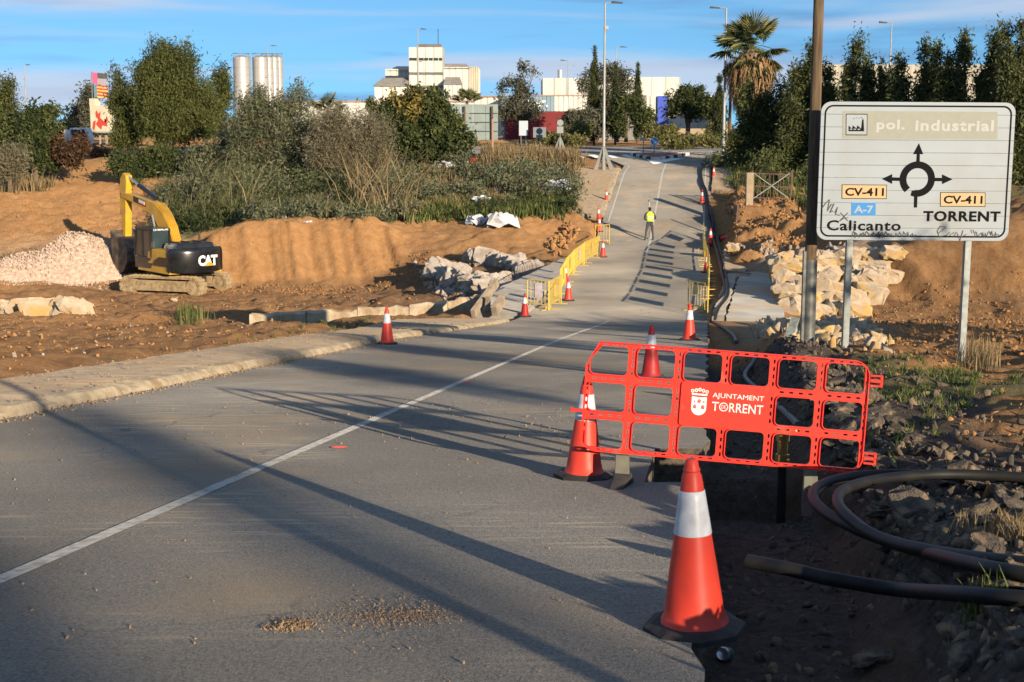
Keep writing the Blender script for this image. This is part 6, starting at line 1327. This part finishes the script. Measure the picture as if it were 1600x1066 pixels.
# timbers propped at the broken end of the left footway
PLK = mat('weathered_timber', (.30, .24, .17), (.20, .155, .11), 4, .9, .6, 12, sc=(1, 1, 1))
def beam(label, a, b, w, h): t = thing('timber_beam', label, 'timber'); s = MB(); s.bar(P(*a), P(*b), w, h); s.build('beam', PLK, t, bevel=.01)
beam('grey weathered beam leaning up from the channel wall to the bridge slab', (739, 491, 46.5), (776, 441, 48.5), .16, .30); beam('short upright prop under the leaning beam', (761, 488, 46.8), (763, 464, 47), .16, .16); beam('thick brown board on edge at the corner of the bridge slab', (772, 487, 46.2), (785, 468, 47), .2, .35)
beam('loose pale plank lying across the gap by the right footway slab', (1150, 424, 59.5), (1172, 428, 59), .12, .08)
mp_ = thing('marker_post', 'short pale green metal post leaning in the rubble beside the pole sleeve', 'post'); s = MB(); s.bar(P(1227, 546, 27), P(1243, 497, 27.4), .16, .05); s.bar(P(1222, 549, 26.9), P(1229, 543, 27), .12, .1); s.build('blade', mat('pale_green_metal', (.30, .38, .34), (.2, .2, .17), 12, .6), mp_)

# ------------------------------------------------------------------ trees and shrubs
PINE = leafmat('pine_foliage', (.030, .042, .012), (.135, .145, .042)); DKG = leafmat('dark_foliage', (.018, .030, .010), (.085, .105, .035), (.18, .17, .05)); OLV = leafmat('olive_foliage', (.05, .062, .034), (.20, .205, .115)); TAM = leafmat('dry_foliage', (.08, .072, .045), (.26, .225, .14)); CYP = leafmat('cypress_foliage', (.018, .026, .010), (.075, .085, .03)); HDG = leafmat('hedge_foliage', (.030, .040, .014), (.145, .16, .058), None, .35); GRYF = leafmat('grey_foliage', (.04, .045, .03), (.15, .145, .095)); REED = leafmat('reed_leaf', (.05, .065, .022), (.20, .19, .08), (.33, .26, .14)); GRS = leafmat('grass_blade', (.035, .06, .012), (.16, .20, .05), (.30, .24, .11)); DRYG = leafmat('dry_grass_blade', (.14, .10, .05), (.36, .26, .13)); BARK = mat('bark', (.12, .085, .055), (.20, .15, .10), 3, .9, .8, 10, bdist=.04)
TN = [0]
def tree(label, Y, base, blobs, m, nc, nl, cs, ls, name='tree', cat='tree', group=None, trunk=.14, limbs=5, asp=.4, up=0., vert=1., cname='crown', dz=.8, shell=2.2, rmin=0.):
    TN[0] += 1; b = P(base[0], base[1], Y); o = thing(name, label, cat, b, 0, group); k = Y / F; bl = []
    for q in blobs:
        x, z = pxx(q[0], Y) - b.x, pz(q[1], Y) - b.z; yo = (q[4] if len(q) > 4 else 0); bl.append((x, yo, z, q[2] * k, q[2] * k * dz, q[3] * k))
    me = leaf_mesh(bl, nc, nl, cs, ls, TN[0] * 7 + 1, asp, up, shell, vert, rmin); link(cname, me, m, o)
    if trunk:
        g_ = random.Random(TN[0]); top = max(bl, key=lambda q: q[2]); s = MB(); s.tube([(0, 0, -.5), (.05, 0, top[2] * .3), (top[0] * .5, top[1] * .5, top[2] * .6), (top[0], top[1], top[2])], [trunk, trunk * .8, trunk * .5, trunk * .15], 7)
        for i in range(limbs):
            q = bl[i % len(bl)]; h0 = top[2] * g_.uniform(.1, .5); e = Vector((q[0] + g_.uniform(-.5, .5) * q[3], q[1] + g_.uniform(-.5, .5) * q[4], q[2] + g_.uniform(-.3, .6) * q[5])); s.tube([(.03, 0, h0), Vector((e.x * .5, e.y * .5, h0 * .4 + e.z * .6)), e], [trunk * .5, trunk * .3, trunk * .1], 5)
        s.build('trunk', BARK, o)
    return o
tree('big rounded pine, tallest of the trees on the left', 112, (265, 262), [(262, 120, 46, 42), (255, 90, 30, 30), (290, 100, 28, 32), (240, 150, 40, 45), (300, 160, 42, 50), (265, 190, 62, 42), (222, 120, 16, 26), (322, 175, 26, 50)], PINE, 900, 56000, .50, .15, limbs=8, trunk=.3, asp=.22, up=.9, vert=1.3, dz=1)
tree('narrower pine on the left shoulder of the big pine', 114, (195, 250), [(186, 125, 16, 24), (194, 160, 24, 34), (205, 200, 28, 30), (190, 215, 20, 18)], PINE, 260, 13000, .5, .15, asp=.22, up=.9, vert=1.3, trunk=.2)
tree('conifer at the far left edge with a pointed top', 118, (10, 270), [(14, 140, 14, 24), (5, 165, 24, 26), (32, 155, 8, 22), (10, 200, 34, 30), (-20, 180, 26, 50)], PINE, 300, 15000, .5, .15, asp=.25, up=.7, vert=1.3)
tree('broad dark carob-like tree on the left above the dirt track', 104, (55, 282), [(60, 185, 24, 28), (80, 190, 12, 30), (30, 205, 34, 30), (60, 230, 32, 36), (20, 240, 30, 26), (84, 240, 14, 26), (-15, 230, 30, 35)], DKG, 420, 24000, .45, .13, asp=.5, up=.3, trunk=.25)
tree('feathery dark tree behind the painted tower', 160, (135, 215), [(140, 155, 12, 26), (130, 180, 14, 20), (170, 190, 14, 22), (126, 200, 16, 12)], GRYF, 90, 6000, .8, .2)
tree('drooping palm-like crown tree behind the right side of the big pine', 120, (347, 240), [(347, 128, 12, 16), (350, 150, 10, 22), (340, 185, 14, 34)], PINE, 60, 5000, .7, .2, asp=.2, up=-.3, vert=1.6)
tree('loose olive-green bush-tree in front of the silos', 98, (420, 300), [(400, 165, 34, 30), (470, 150, 20, 26), (440, 190, 44, 42), (390, 215, 40, 44), (450, 245, 50, 44), (375, 260, 36, 34)], OLV, 600, 34000, .55, .13, asp=.22, up=.2, shell=1.8, trunk=.2, limbs=10)
tree('brownish dry feathery bush-tree in the middle of the scrub', 94, (560, 300), [(520, 190, 36, 26), (575, 205, 38, 34), (510, 235, 40, 40), (560, 250, 48, 36), (595, 235, 22, 34)], TAM, 500, 30000, .6, .12, asp=.16, up=.5, shell=1.7, trunk=.16, limbs=10)
tree('grey-green bush between the olive bush-tree and the dry bush-tree', 101, (490, 280), [(490, 200, 30, 26), (470, 235, 30, 34), (530, 215, 26, 30)], OLV, 220, 12000, .5, .13, asp=.25)
tree('dense dark green tree with yellowing tips left of the hoarding', 100, (655, 268), [(625, 175, 30, 28), (670, 165, 34, 26), (650, 160, 14, 26), (690, 195, 34, 34), (625, 210, 36, 34), (665, 225, 52, 30), (715, 225, 24, 34), (582, 165, 8, 20), (600, 190, 22, 26)], DKG, 560, 32000, .45, .14, asp=.5, up=.4, trunk=.2, limbs=8)
tree('yellow-leaved top growing through the dense dark tree', 99.5, (645, 268), [(618, 150, 14, 12), (650, 155, 20, 16), (640, 170, 22, 14)], leafmat('yellow_foliage', (.12, .10, .03), (.36, .27, .07)), 40, 1800, .5, .15, trunk=.06, limbs=2)
tree('low grey shrub at the left picture edge by the dirt track', 98, (15, 290), [(10, 250, 30, 26), (-15, 262, 26, 26)], TAM, 60, 6000, .6, .13, 'shrub', 'shrub', asp=.2)
for lab, Y, b, bl, m_, nc, nl in (
 ('dark shrub with reddish leaves by the white boulder', 103, (112, 272), [(112, 240, 20, 22), (95, 235, 12, 24), (128, 225, 10, 12)], leafmat('dead_foliage', (.03, .02, .012), (.14, .07, .035)), 50, 4500),
 ('small rusty shrub beside the lorry', 125, (150, 250), [(150, 242, 16, 10)], leafmat('rusty_foliage', (.12, .05, .025), (.28, .13, .06)), 20, 1500),
 ('round green bush at the foot of the small pine', 100, (190, 292), [(188, 262, 18, 20), (205, 275, 12, 14)], DKG, 50, 4200),
 ('dark green bush in the shade under the big pine', 103, (255, 285), [(245, 250, 38, 26), (215, 262, 16, 16)], DKG, 90, 8000),
 ('olive bush under the right side of the big pine', 101, (325, 292), [(330, 255, 44, 34), (360, 230, 24, 30)], OLV, 110, 10000)):
    tree(lab, Y, b, bl, m_, nc, nl, .5, .13, 'shrub', 'shrub', trunk=.05)
tree('spindly open tree in front of the grey-blue lettered wall', 138, (812, 222), [(816, 108, 8, 18), (835, 106, 8, 8), (800, 130, 14, 10), (815, 145, 18, 20), (785, 145, 7, 18), (800, 175, 24, 24), (830, 175, 18, 20)], GRYF, 150, 6000, .5, .15, asp=.35, up=.3, trunk=.12, limbs=9)
for lab, px, yt, yb, w, Y in (('tallest thin cypress left of the near street lamp', 928, 72, 216, 10, 140), ('shorter thin cypress right of the near street lamp', 961, 104, 214, 6.5, 143), ('pointed cypress farthest right of the three in a row', 995.5, 97, 212, 7.5, 141), ('dark round-topped cypress behind the big palm', 1123, 118, 232, 11, 128)):
    bl = []; h = yb - yt
    for i in range(9): t = (i + .5) / 9; bl.append((px, yt + h * t, w * .8 * (.25 + .95 * min(1, t * 2.0) * (1 - .25 * max(0, t - .7))), h / 9 * .9))
    tree(lab, Y, (px, yb + 4), bl, CYP, 260, 11000, .18, .11, 'cypress_tree', 'cypress', asp=.25, up=1.5, vert=1.8, dz=1, trunk=.12, limbs=0)
tree('pale feathery tree behind the three cypresses', 152, (965, 215), [(955, 120, 24, 20), (915, 130, 12, 22), (975, 130, 14, 20), (930, 115, 12, 14), (950, 160, 34, 30)], GRYF, 170, 9000, .8, .18, asp=.3, trunk=.15)
tree('rounded green tree in the middle of the roundabout planting', 136, (978, 214), [(975, 165, 20, 18), (1000, 175, 18, 24), (965, 190, 16, 22), (1012, 190, 12, 18)], DKG, 130, 9000, .5, .16, trunk=.2)
tree('dark shrub-tree left of the cypresses', 137, (890, 216), [(895, 190, 22, 16), (915, 190, 18, 20), (940, 195, 16, 20)], GRYF, 110, 8000, .5, .15)
tree('dark round-crowned tree with a bare leaning trunk in front of the blue panel', 138, (1074, 214), [(1060, 150, 22, 14), (1082, 148, 22, 18), (1072, 165, 34, 20), (1048, 170, 12, 16), (1100, 170, 14, 16)], DKG, 120, 7600, .5, .17, trunk=.28, limbs=8)
tree('dark tree beside the palm on the left', 134, (1110, 225), [(1105, 160, 14, 12), (1118, 175, 12, 22)], DKG, 40, 2600, .5, .17)
GSH = 'low planting on the roundabout'
for lab, px, py, rx, ry_, Y in (('low clipped shrub on the left of the roundabout', 860, 217, 22, 7, 122), ('second low shrub right of the signs', 890, 219, 24, 6, 121), ('tufted shrub right of the rounded tree', 1020, 206, 16, 9, 130), ('pampas-like tuft behind the blue arrow sign', 1045, 207, 14, 10, 130), ('long low hedge on the right of the roundabout', 1085, 220, 46, 7, 124), ('small grassy tuft before the beige wall', 1115, 206, 10, 9, 132), ('green shrub with red flowers behind the left shrubs', 905, 205, 20, 9, 131), ('far right low shrub of the roundabout', 1060, 222, 30, 6, 122)):
    tree(lab, Y, (px, py + ry_), [(px, py, rx, ry_)], leafmat('shrub_foliage', (.05, .055, .02), (.24, .22, .075)), 70, 4200, .35, .13, 'shrub', 'shrub', GSH, trunk=0, dz=.6)
# tall palm
pm = thing('palm_tree', 'tall fan palm with a shaggy brown skirt of dead fronds', 'palm tree', P(1168, 245, 106)); Yp = 106; k = Yp / F; zt_ = pz(78, Yp) - pm.location.z; px0 = 0
s = MB(); s.tube([(0, 0, -.5), (0, 0, zt_ * .5), (px0, 0, zt_)], [.42, .36, .3], 12); s.build('trunk', BARK, pm, smooth=True)
SKT = leafmat('dead_frond', (.14, .08, .035), (.40, .25, .12)); gg = np.random.default_rng(9); n = 3400
a = gg.random(n) * 2 * PI; t = gg.random(n) ** .8; rad_ = np.interp(t, [0, .12, .3, .6, 1], [.7, 1.75, 1.95, 1.6, .8]) * (.55 + .5 * gg.random(n)); zz_ = zt_ - .2 - t * 4.1
base_ = np.stack([rad_ * np.cos(a), rad_ * np.sin(a), zz_], 1); L_ = .5 + .6 * gg.random(n); wv = np.stack([-np.sin(a), np.cos(a), 0 * a], 1) * (.02 + .05 * gg.random(n))[:, None]; tip = base_ + np.stack([.15 * gg.normal(size=n), .15 * gg.normal(size=n), -L_], 1)
V = np.stack([base_ - wv, base_ + wv, tip + wv * .3, tip - wv * .3], 1).reshape(-1, 3); sk = link('dead_frond_skirt', fast_mesh('skirt', V, np.arange(n * 4).reshape(-1, 4), gg.random(n)), SKT, pm); sk['kind'] = 'stuff'
def frond_mesh(seed, droop, L=1.5, R_=1.15):
    g_ = random.Random(seed); s = MB(); pet = [(0, 0, 0), (L * .5, 0, .1 * L), (L, 0, -droop * L * .3)]; s.tube(pet, .022, 4); c_ = Vector(pet[-1]); n = 26
    for i in range(n):
        a = R(-125 + 250 * i / (n - 1)); rl = R_ * (.75 + .3 * math.cos(a * .6)) * g_.uniform(.85, 1.1); d = Vector((math.cos(a), math.sin(a), 0)); w = Vector((-d.y, d.x, 0)) * .045; m_ = c_ + d * rl * .6 + Vector((0, 0, -.05 - droop * .12)); e = c_ + d * rl + Vector((0, 0, -.22 - droop * .5 * g_.uniform(.5, 1.2))); s.add([c_, m_ - w, e, m_ + w], [(0, 1, 2), (0, 2, 3)])
    me = s.mesh('frond'); at = me.attributes.new('tint', 'FLOAT', 'FACE'); at.data.foreach_set('value', [g_.random() for _ in me.polygons]); me.materials.append(leafmat('palm_leaf', (.030, .050, .018), (.13, .15, .055), (.26, .22, .09))); return me
FM = [frond_mesh(i, d) for i, d in enumerate((.1, .4, .9))]; g = random.Random(12)
for i in range(44):
    el = R(g.uniform(-35, 85)) if i > 10 else R(g.uniform(-60, -10)); az = i * 2.399 + g.uniform(-.2, .2); v = 0 if el > R(40) else 1 if el > R(0) else 2
    put('frond', FM[v], (px0, 0, zt_), (g.uniform(.95, 1.25),) * 3, (g.uniform(-.4, .4), -el, az), pm)
def small_palm(label, px, py, Y, sc_, n=16):
    t = thing('palm_tree', label, 'palm tree', P(px, py, Y)); s = MB(); s.tube([(0, 0, -3), (0, 0, 0)], .2, 8); s.build('trunk', BARK, t)
    for i in range(n): put('frond', FM[i % 2], (0, 0, 0), (sc_,) * 3, (0, -R(g.uniform(5, 75)), i * 2.399), t)
small_palm('short palm crown before the low white warehouse', 512, 172, 150, .8); small_palm('small palm crown above the hoarding', 730, 160, 200, .9)
# the tall ragged hedge on the right: individual narrow trees
GH = 'ragged tall evergreens in the hedge on the right'
spec = [(1165, 130, 16, 'evergreen directly under the palm skirt'), (1190, 150, 22, 'evergreen right of the palm trunk'), (1215, 128, 22, 'bushy evergreen between the palm and the wooden pole'), (1243, 108, 18, 'evergreen just left of the wooden pole, upper'), (1262, 70, 12, 'tall evergreen hidden behind the wooden pole'), (1290, 105, 18, 'low-topped evergreen right of the wooden pole'), (1330, 62, 13, 'pointed evergreen above the left third of the sign'), (1352, 92, 12, 'short evergreen beside the pointed one'), (1378, 98, 18, 'evergreen below the distant hedge lamp'), (1410, 84, 16, 'evergreen right of the hedge lamp'), (1440, 70, 12, 'thin evergreen above the sign centre'), (1460, 76, 12, 'thin evergreen with a lone tuft on top'), (1478, 92, 14, 'stocky evergreen above the right half of the sign'), (1505, 42, 15, 'tall evergreen above the right end of the sign'), (1550, 42, 17, 'tallest broad evergreen at the upper right'), (1568, 40, 11, 'slim evergreen joined to the tallest one'), (1592, 44, 13, 'evergreen at the right picture edge'), (1625, 50, 18, 'evergreen outside the right picture edge')]
for i, (px, yt, w, lab) in enumerate(spec):
    Y = 96 - i * 1.2 + (i % 3); yb = 325 - (i < 6) * (30 - 5 * i); g_ = random.Random(i + 50); bl = []; n = 8
    for j in range(n): t = (j + .5) / n; bl.append((px + g_.uniform(-5, 5) + (g_.choice((-1, 1)) * w * .5 if t > .2 else 0), yt + (yb - yt) * t, w * (.4 + 1.35 * min(1, t * 1.8)) * g_.uniform(.8, 1.15), (yb - yt) / n * .75, g_.uniform(-.4, .4)))
    tree(lab, Y, (px, yb), bl, HDG, 420, 19000, .38, .13, 'hedge_tree', 'tree', GH, asp=.3, up=.6, vert=1.4, trunk=.10, limbs=4, rmin=.2)
# far tree line closing the horizon
for j, (x0, x1, Y, lab) in enumerate(((-160, -35, 210, 'far dark line of trees on the left horizon'), (60, 200, 220, 'far dark line of trees on the right horizon'))):
    gg = np.random.default_rng(j + 5); bl = [(x, Y + gg.uniform(-6, 6), -.4 + gg.uniform(.5, 2.5), 4, 4, gg.uniform(2, 4.5)) for x in np.arange(x0, x1, 3.5)]
    tag(link('tree_line', leaf_mesh(bl, 700, 16000, 1.2, .35, 90 + j, .5), CYP), lab, None, None, 'stuff')

# ------------------------------------------------------------------ reeds, grass and weeds (nobody could count them)
def blades_on(name, poly, n, L, w, m, seed, lean=.35, ldir=(0, 0), label=None, dz=0.):
    f = inpix(poly); gg = np.random.default_rng(seed); xy = f(gg, n); cen = xy[gg.integers(0, n, max(4, n // 14))]; xy = cen[gg.integers(0, len(cen), n)] + gg.normal(size=(n, 2)) * L * .28
    z = H(xy[:, 0], xy[:, 1]); bad = (xy[:, 0] > XL(xy[:, 1]) - 2) & (xy[:, 0] < XR(xy[:, 1]) + .9); xy = xy[~bad]; z = z[~bad]
    return tag(link(name, blades_mesh(np.c_[xy, z + dz], L, w, seed, lean, ldir), m), label, None, None, 'stuff')
blades_on('reeds', [(255, 360), (600, 358), (600, 320), (430, 300), (250, 300)], 2600, 1.2, .028, REED, 1, .6, (.3, 0), 'band of green and straw reeds along the top of the mound')
blades_on('reeds', [(300, 350), (400, 345), (400, 300), (300, 290)], 420, 2.6, .03, REED, 2, .35, (.45, 0), 'tall leaning canes')
blades_on('reeds', [(560, 350), (600, 350), (610, 310), (570, 300)], 260, 3.2, .028, DRYG, 3, .25, (.5, .1), 'clump of long dry canes leaning right'); blades_on('reeds', [(590, 345), (650, 350), (650, 300), (600, 290)], 500, 1.0, .03, REED, 4, .5)
blades_on('dry_grass', [(640, 340), (900, 330), (910, 262), (760, 250), (640, 270)], 6500, .6, .03, DRYG, 5, .6); blades_on('grass', [(600, 345), (900, 350), (880, 320), (640, 320)], 7000, .5, .03, GRS, 6, .6)
blades_on('dry_grass', [(760, 262), (905, 262), (900, 246), (760, 244)], 4000, .9, .03, DRYG, 7, .4); blades_on('dry_grass', [(0, 300), (90, 300), (60, 270), (-60, 270)], 2500, .7, .03, DRYG, 8, .4)
blades_on('grass', [(560, 512), (400, 535), (330, 548), (520, 506), (640, 496)], 900, .10, .006, GRS, 9, .8); blades_on('grass', [(275, 508), (325, 508), (325, 495), (280, 492)], 260, .5, .012, GRS, 10, .3)
blades_on('grass', [(1350, 560), (1510, 575), (1540, 600), (1480, 650), (1400, 720), (1350, 700), (1340, 610)], 3000, .085, .005, GRS, 11, 1.1); blades_on('grass', [(1500, 572), (1600, 590), (1600, 640), (1480, 620)], 600, .07, .005, GRS, 12, 1.1); blades_on('grass', [(1490, 1000), (1560, 1000), (1560, 960), (1500, 950)], 120, .12, .004, GRS, 13, .5); blades_on('dry_grass', [(1500, 570), (1550, 570), (1540, 550), (1500, 555)], 500, .35, .006, DRYG, 14, .5)
blades_on('dry_grass', [(1440, 870), (1600, 860), (1600, 830), (1480, 850)], 350, .1, .004, DRYG, 15, .8)
blades_on('grass', [(1060, 240), (1300, 300), (1300, 340), (1150, 300)], 2500, .5, .03, GRS, 16, .6)
def weedy(name, poly, nb, r_, nl, m, seed, ls=.12):
    f = inpix(poly); gg = np.random.default_rng(seed); xy = f(gg, nb); z = H(xy[:, 0], xy[:, 1]); bl = [(x, y, zz + r_ * .35, r_ * gg.uniform(.6, 1.5), r_ * gg.uniform(.6, 1.5), r_ * gg.uniform(.5, 1.1)) for (x, y), zz in zip(xy, z)]
    tag(link(name, leaf_mesh(bl, nb * 6, nl, r_ * .5, ls, seed, .35, .4), m), None, None, None, 'stuff')
weedy('scrub', [(640, 325), (880, 315), (890, 280), (700, 262), (640, 280)], 60, 1.0, 26000, OLV, 21); weedy('scrub', [(380, 340), (640, 335), (640, 270), (380, 270)], 60, 1.3, 26000, DKG, 22); weedy('scrub', [(380, 345), (650, 340), (640, 300), (420, 300)], 30, 1.0, 12000, TAM, 23)
weedy('scrub', [(250, 340), (400, 335), (640, 330), (640, 280), (300, 280)], 46, 1.7, 30000, OLV, 30, .12); weedy('scrub', [(385, 362), (600, 360), (600, 345), (385, 345)], 26, .8, 11000, OLV, 28, .1); weedy('scrub', [(260, 362), (400, 358), (400, 330), (270, 330)], 16, 1.0, 9000, DKG, 29, .1); weedy('scrub', [(700, 345), (900, 335), (890, 318), (720, 325)], 26, .6, 9000, DKG, 24, .09); weedy('scrub', [(1125, 268), (1290, 300), (1300, 262), (1140, 250)], 40, 1.2, 16000, HDG, 25); weedy('scrub', [(0, 292), (100, 285), (90, 262), (-60, 262)], 24, 1.0, 8000, TAM, 26); weedy('scrub', [(1000, 330), (1001, 331), (1002, 330)], 1, .01, 4, HDG, 27) if False else None
# litter
LIT = mat('white_plastic_litter', (.66, .66, .68), (.50, .50, .52), 4, .6); LRD = mat('red_litter', (.55, .04, .03), rough=.7)
LM = [rock_mesh(80 + i, .5, 1, .25) for i in range(4)]
for m_ in LM: m_.materials.append(LIT)
LMR = [m_.copy() for m_ in LM]
for m_ in LMR: m_.materials.clear(); m_.materials.append(LRD)
g = random.Random(3)
for i, (px, py, s_) in enumerate(((745, 352, 1.3), (785, 356, 1.7), (765, 350, .9), (836, 292, 1.0), (870, 305, 1.9), (855, 312, .9), (752, 322, 1.2), (700, 310, .6), (650, 300, .8), (655, 318, .6), (480, 355, .7), (512, 305, 1.2), (460, 325, 1.0), (440, 350, .8), (435, 340, .8), (545, 275, .7), (575, 278, .8), (460, 272, .7), (700, 272, 1.8), (725, 262, .9), (740, 268, .7), (805, 318, .8), (690, 255, .6), (420, 335, .7), (780, 300, .6))):
    p = G(px, py); tag(put('plastic_litter', LM[i % 4], p + Vector((0, 0, .25 * s_)), (s_, s_ * .8, s_ * .9), (g.uniform(-.4, .4), g.uniform(-.4, .4), g.random() * 6)), 'crumpled white plastic sheet caught in the scrub', 'litter', 'white plastic litter scattered through the scrub')
for i, (px, py, s_) in enumerate(((662, 262, .9), (700, 256, .8), (737, 258, 1.0), (388, 312, .8), (372, 362, .5))):
    p = G(px, py); tag(put('red_litter', LMR[i % 4], p + Vector((0, 0, .25)), (s_, s_ * .8, s_ * .6), (.2, .3, i)), 'scrap of red plastic mesh lying in the scrub', 'litter', 'red plastic scraps in the scrub')
# twigs of drift cane on the river bed
blades_on('dry_cane', [(0, 430), (180, 428), (190, 405), (60, 395), (0, 405)], 2500, .5, .02, DRYG, 31, 2.2)

# ------------------------------------------------------------------ what stands behind and beside the camera and throws the long shadows
sp_ = thing('sign_post', 'thin steel post by the right road edge behind the camera', 'post', (4.05, -2.0, float(zr(-2)))); s = MB(); s.tube([(0, 0, -.3), (0, 0, 4.2)], .06, 8); s.build('shaft', GAL, sp_)
def offtree(label, x, y, h, blobs, n, seed, m=HDG, trunk=.15):
    z = float(H(np.array([x]), np.array([y]), False)[0]); t = thing('roadside_tree', label, 'tree', (x, y, z), 0, 'trees beside the road outside the picture'); link('crown', leaf_mesh(blobs, n // 45, n, .5, .10, seed, .4, .3, 1.7), m, t)
    s = MB(); s.tube([(0, 0, -.4), (.1, 0, h * .4), (.0, .1, h)], [trunk, trunk * .8, trunk * .3], 8)
    g_ = random.Random(seed)
    for b in blobs: s.tube([(.05, 0, h * g_.uniform(.2, .5)), (b[0] * .6, b[1] * .6, b[2] * .8), (b[0], b[1], b[2] + b[5] * .6)], [trunk * .4, trunk * .25, .01], 5)
    s.build('trunk', BARK, t)
SD = Vector((math.sin(SUN_AZ), math.cos(SUN_AZ)))
def shader_tree(label, xt, yt, D, w, n, seed, crown=2.5, rz=None, m=HDG):
    """a tree standing D metres from (xt, yt) towards the sun, as tall as it must be for its shadow to end there"""
    x, y = xt + SD.x * D, yt + SD.y * D; gz = Hs(x, y, False); top = float(zr(yt)) + D * math.tan(SUN_EL) - gz
    crown, rz = (1.2, .45) if seed in range(206, 214) else (crown, rz); k = max(1, int(crown / 1.2)); g_ = random.Random(seed)
    offtree(label, x, y, top, [(g_.uniform(-w, w) * .5, g_.uniform(-w, w) * .5, top - (rz or 1.2) - i * 1.3, w * g_.uniform(.7, 1.1), w * g_.uniform(.7, 1.1), rz or 1.0) for i in range(k)], n, seed, m)
shader_tree('tree right of the road whose flat crown shades the foot of the hill', 3.0, 43.5, 25, 2.8, 5200, 204, 1.2, .45)
shader_tree('low tree right of the road level with the direction sign', 6.0, 41.5, 24, 2.0, 2600, 205, 1.2, .4)
shader_tree('slender tree right of the road ahead of the camera', -2.0, 37, 34, .8, 900, 206, 4)
shader_tree('slender bare-stemmed tree right of the road beside the camera', -3.5, 31, 38, .7, 700, 207, 5)
shader_tree('tree right of the road, third behind the camera', -4.0, 25, 46, 1.0, 900, 208, 5)
0 and shader_tree('tree right of the road, fourth behind the camera', -5.5, 21, 56, .9, 800, 209, 6)
shader_tree('tall tree far behind the camera on the right', -4.5, 14.5, 70, .5, 500, 210, 6)
0 and shader_tree('tallest tree far behind the camera on the right', -6.5, 13.5, 74, .9, 900, 211, 6)
shader_tree('far slim tree behind the camera nearest the road', -3.6, 7.6, 64, .7, 700, 212, 5)
0 and shader_tree('far tree behind the camera close to the kerb', 0.4, 6.9, 60, 1.0, 1300, 213, 4)
shader_tree('broad tree beside the trench behind the camera', 2.3, 5.6, 26, 1.2, 3600, 214, 3)
shader_tree('bushy tree beside the trench behind the camera', 3.4, 6.8, 22, 1.0, 2600, 215, 3)
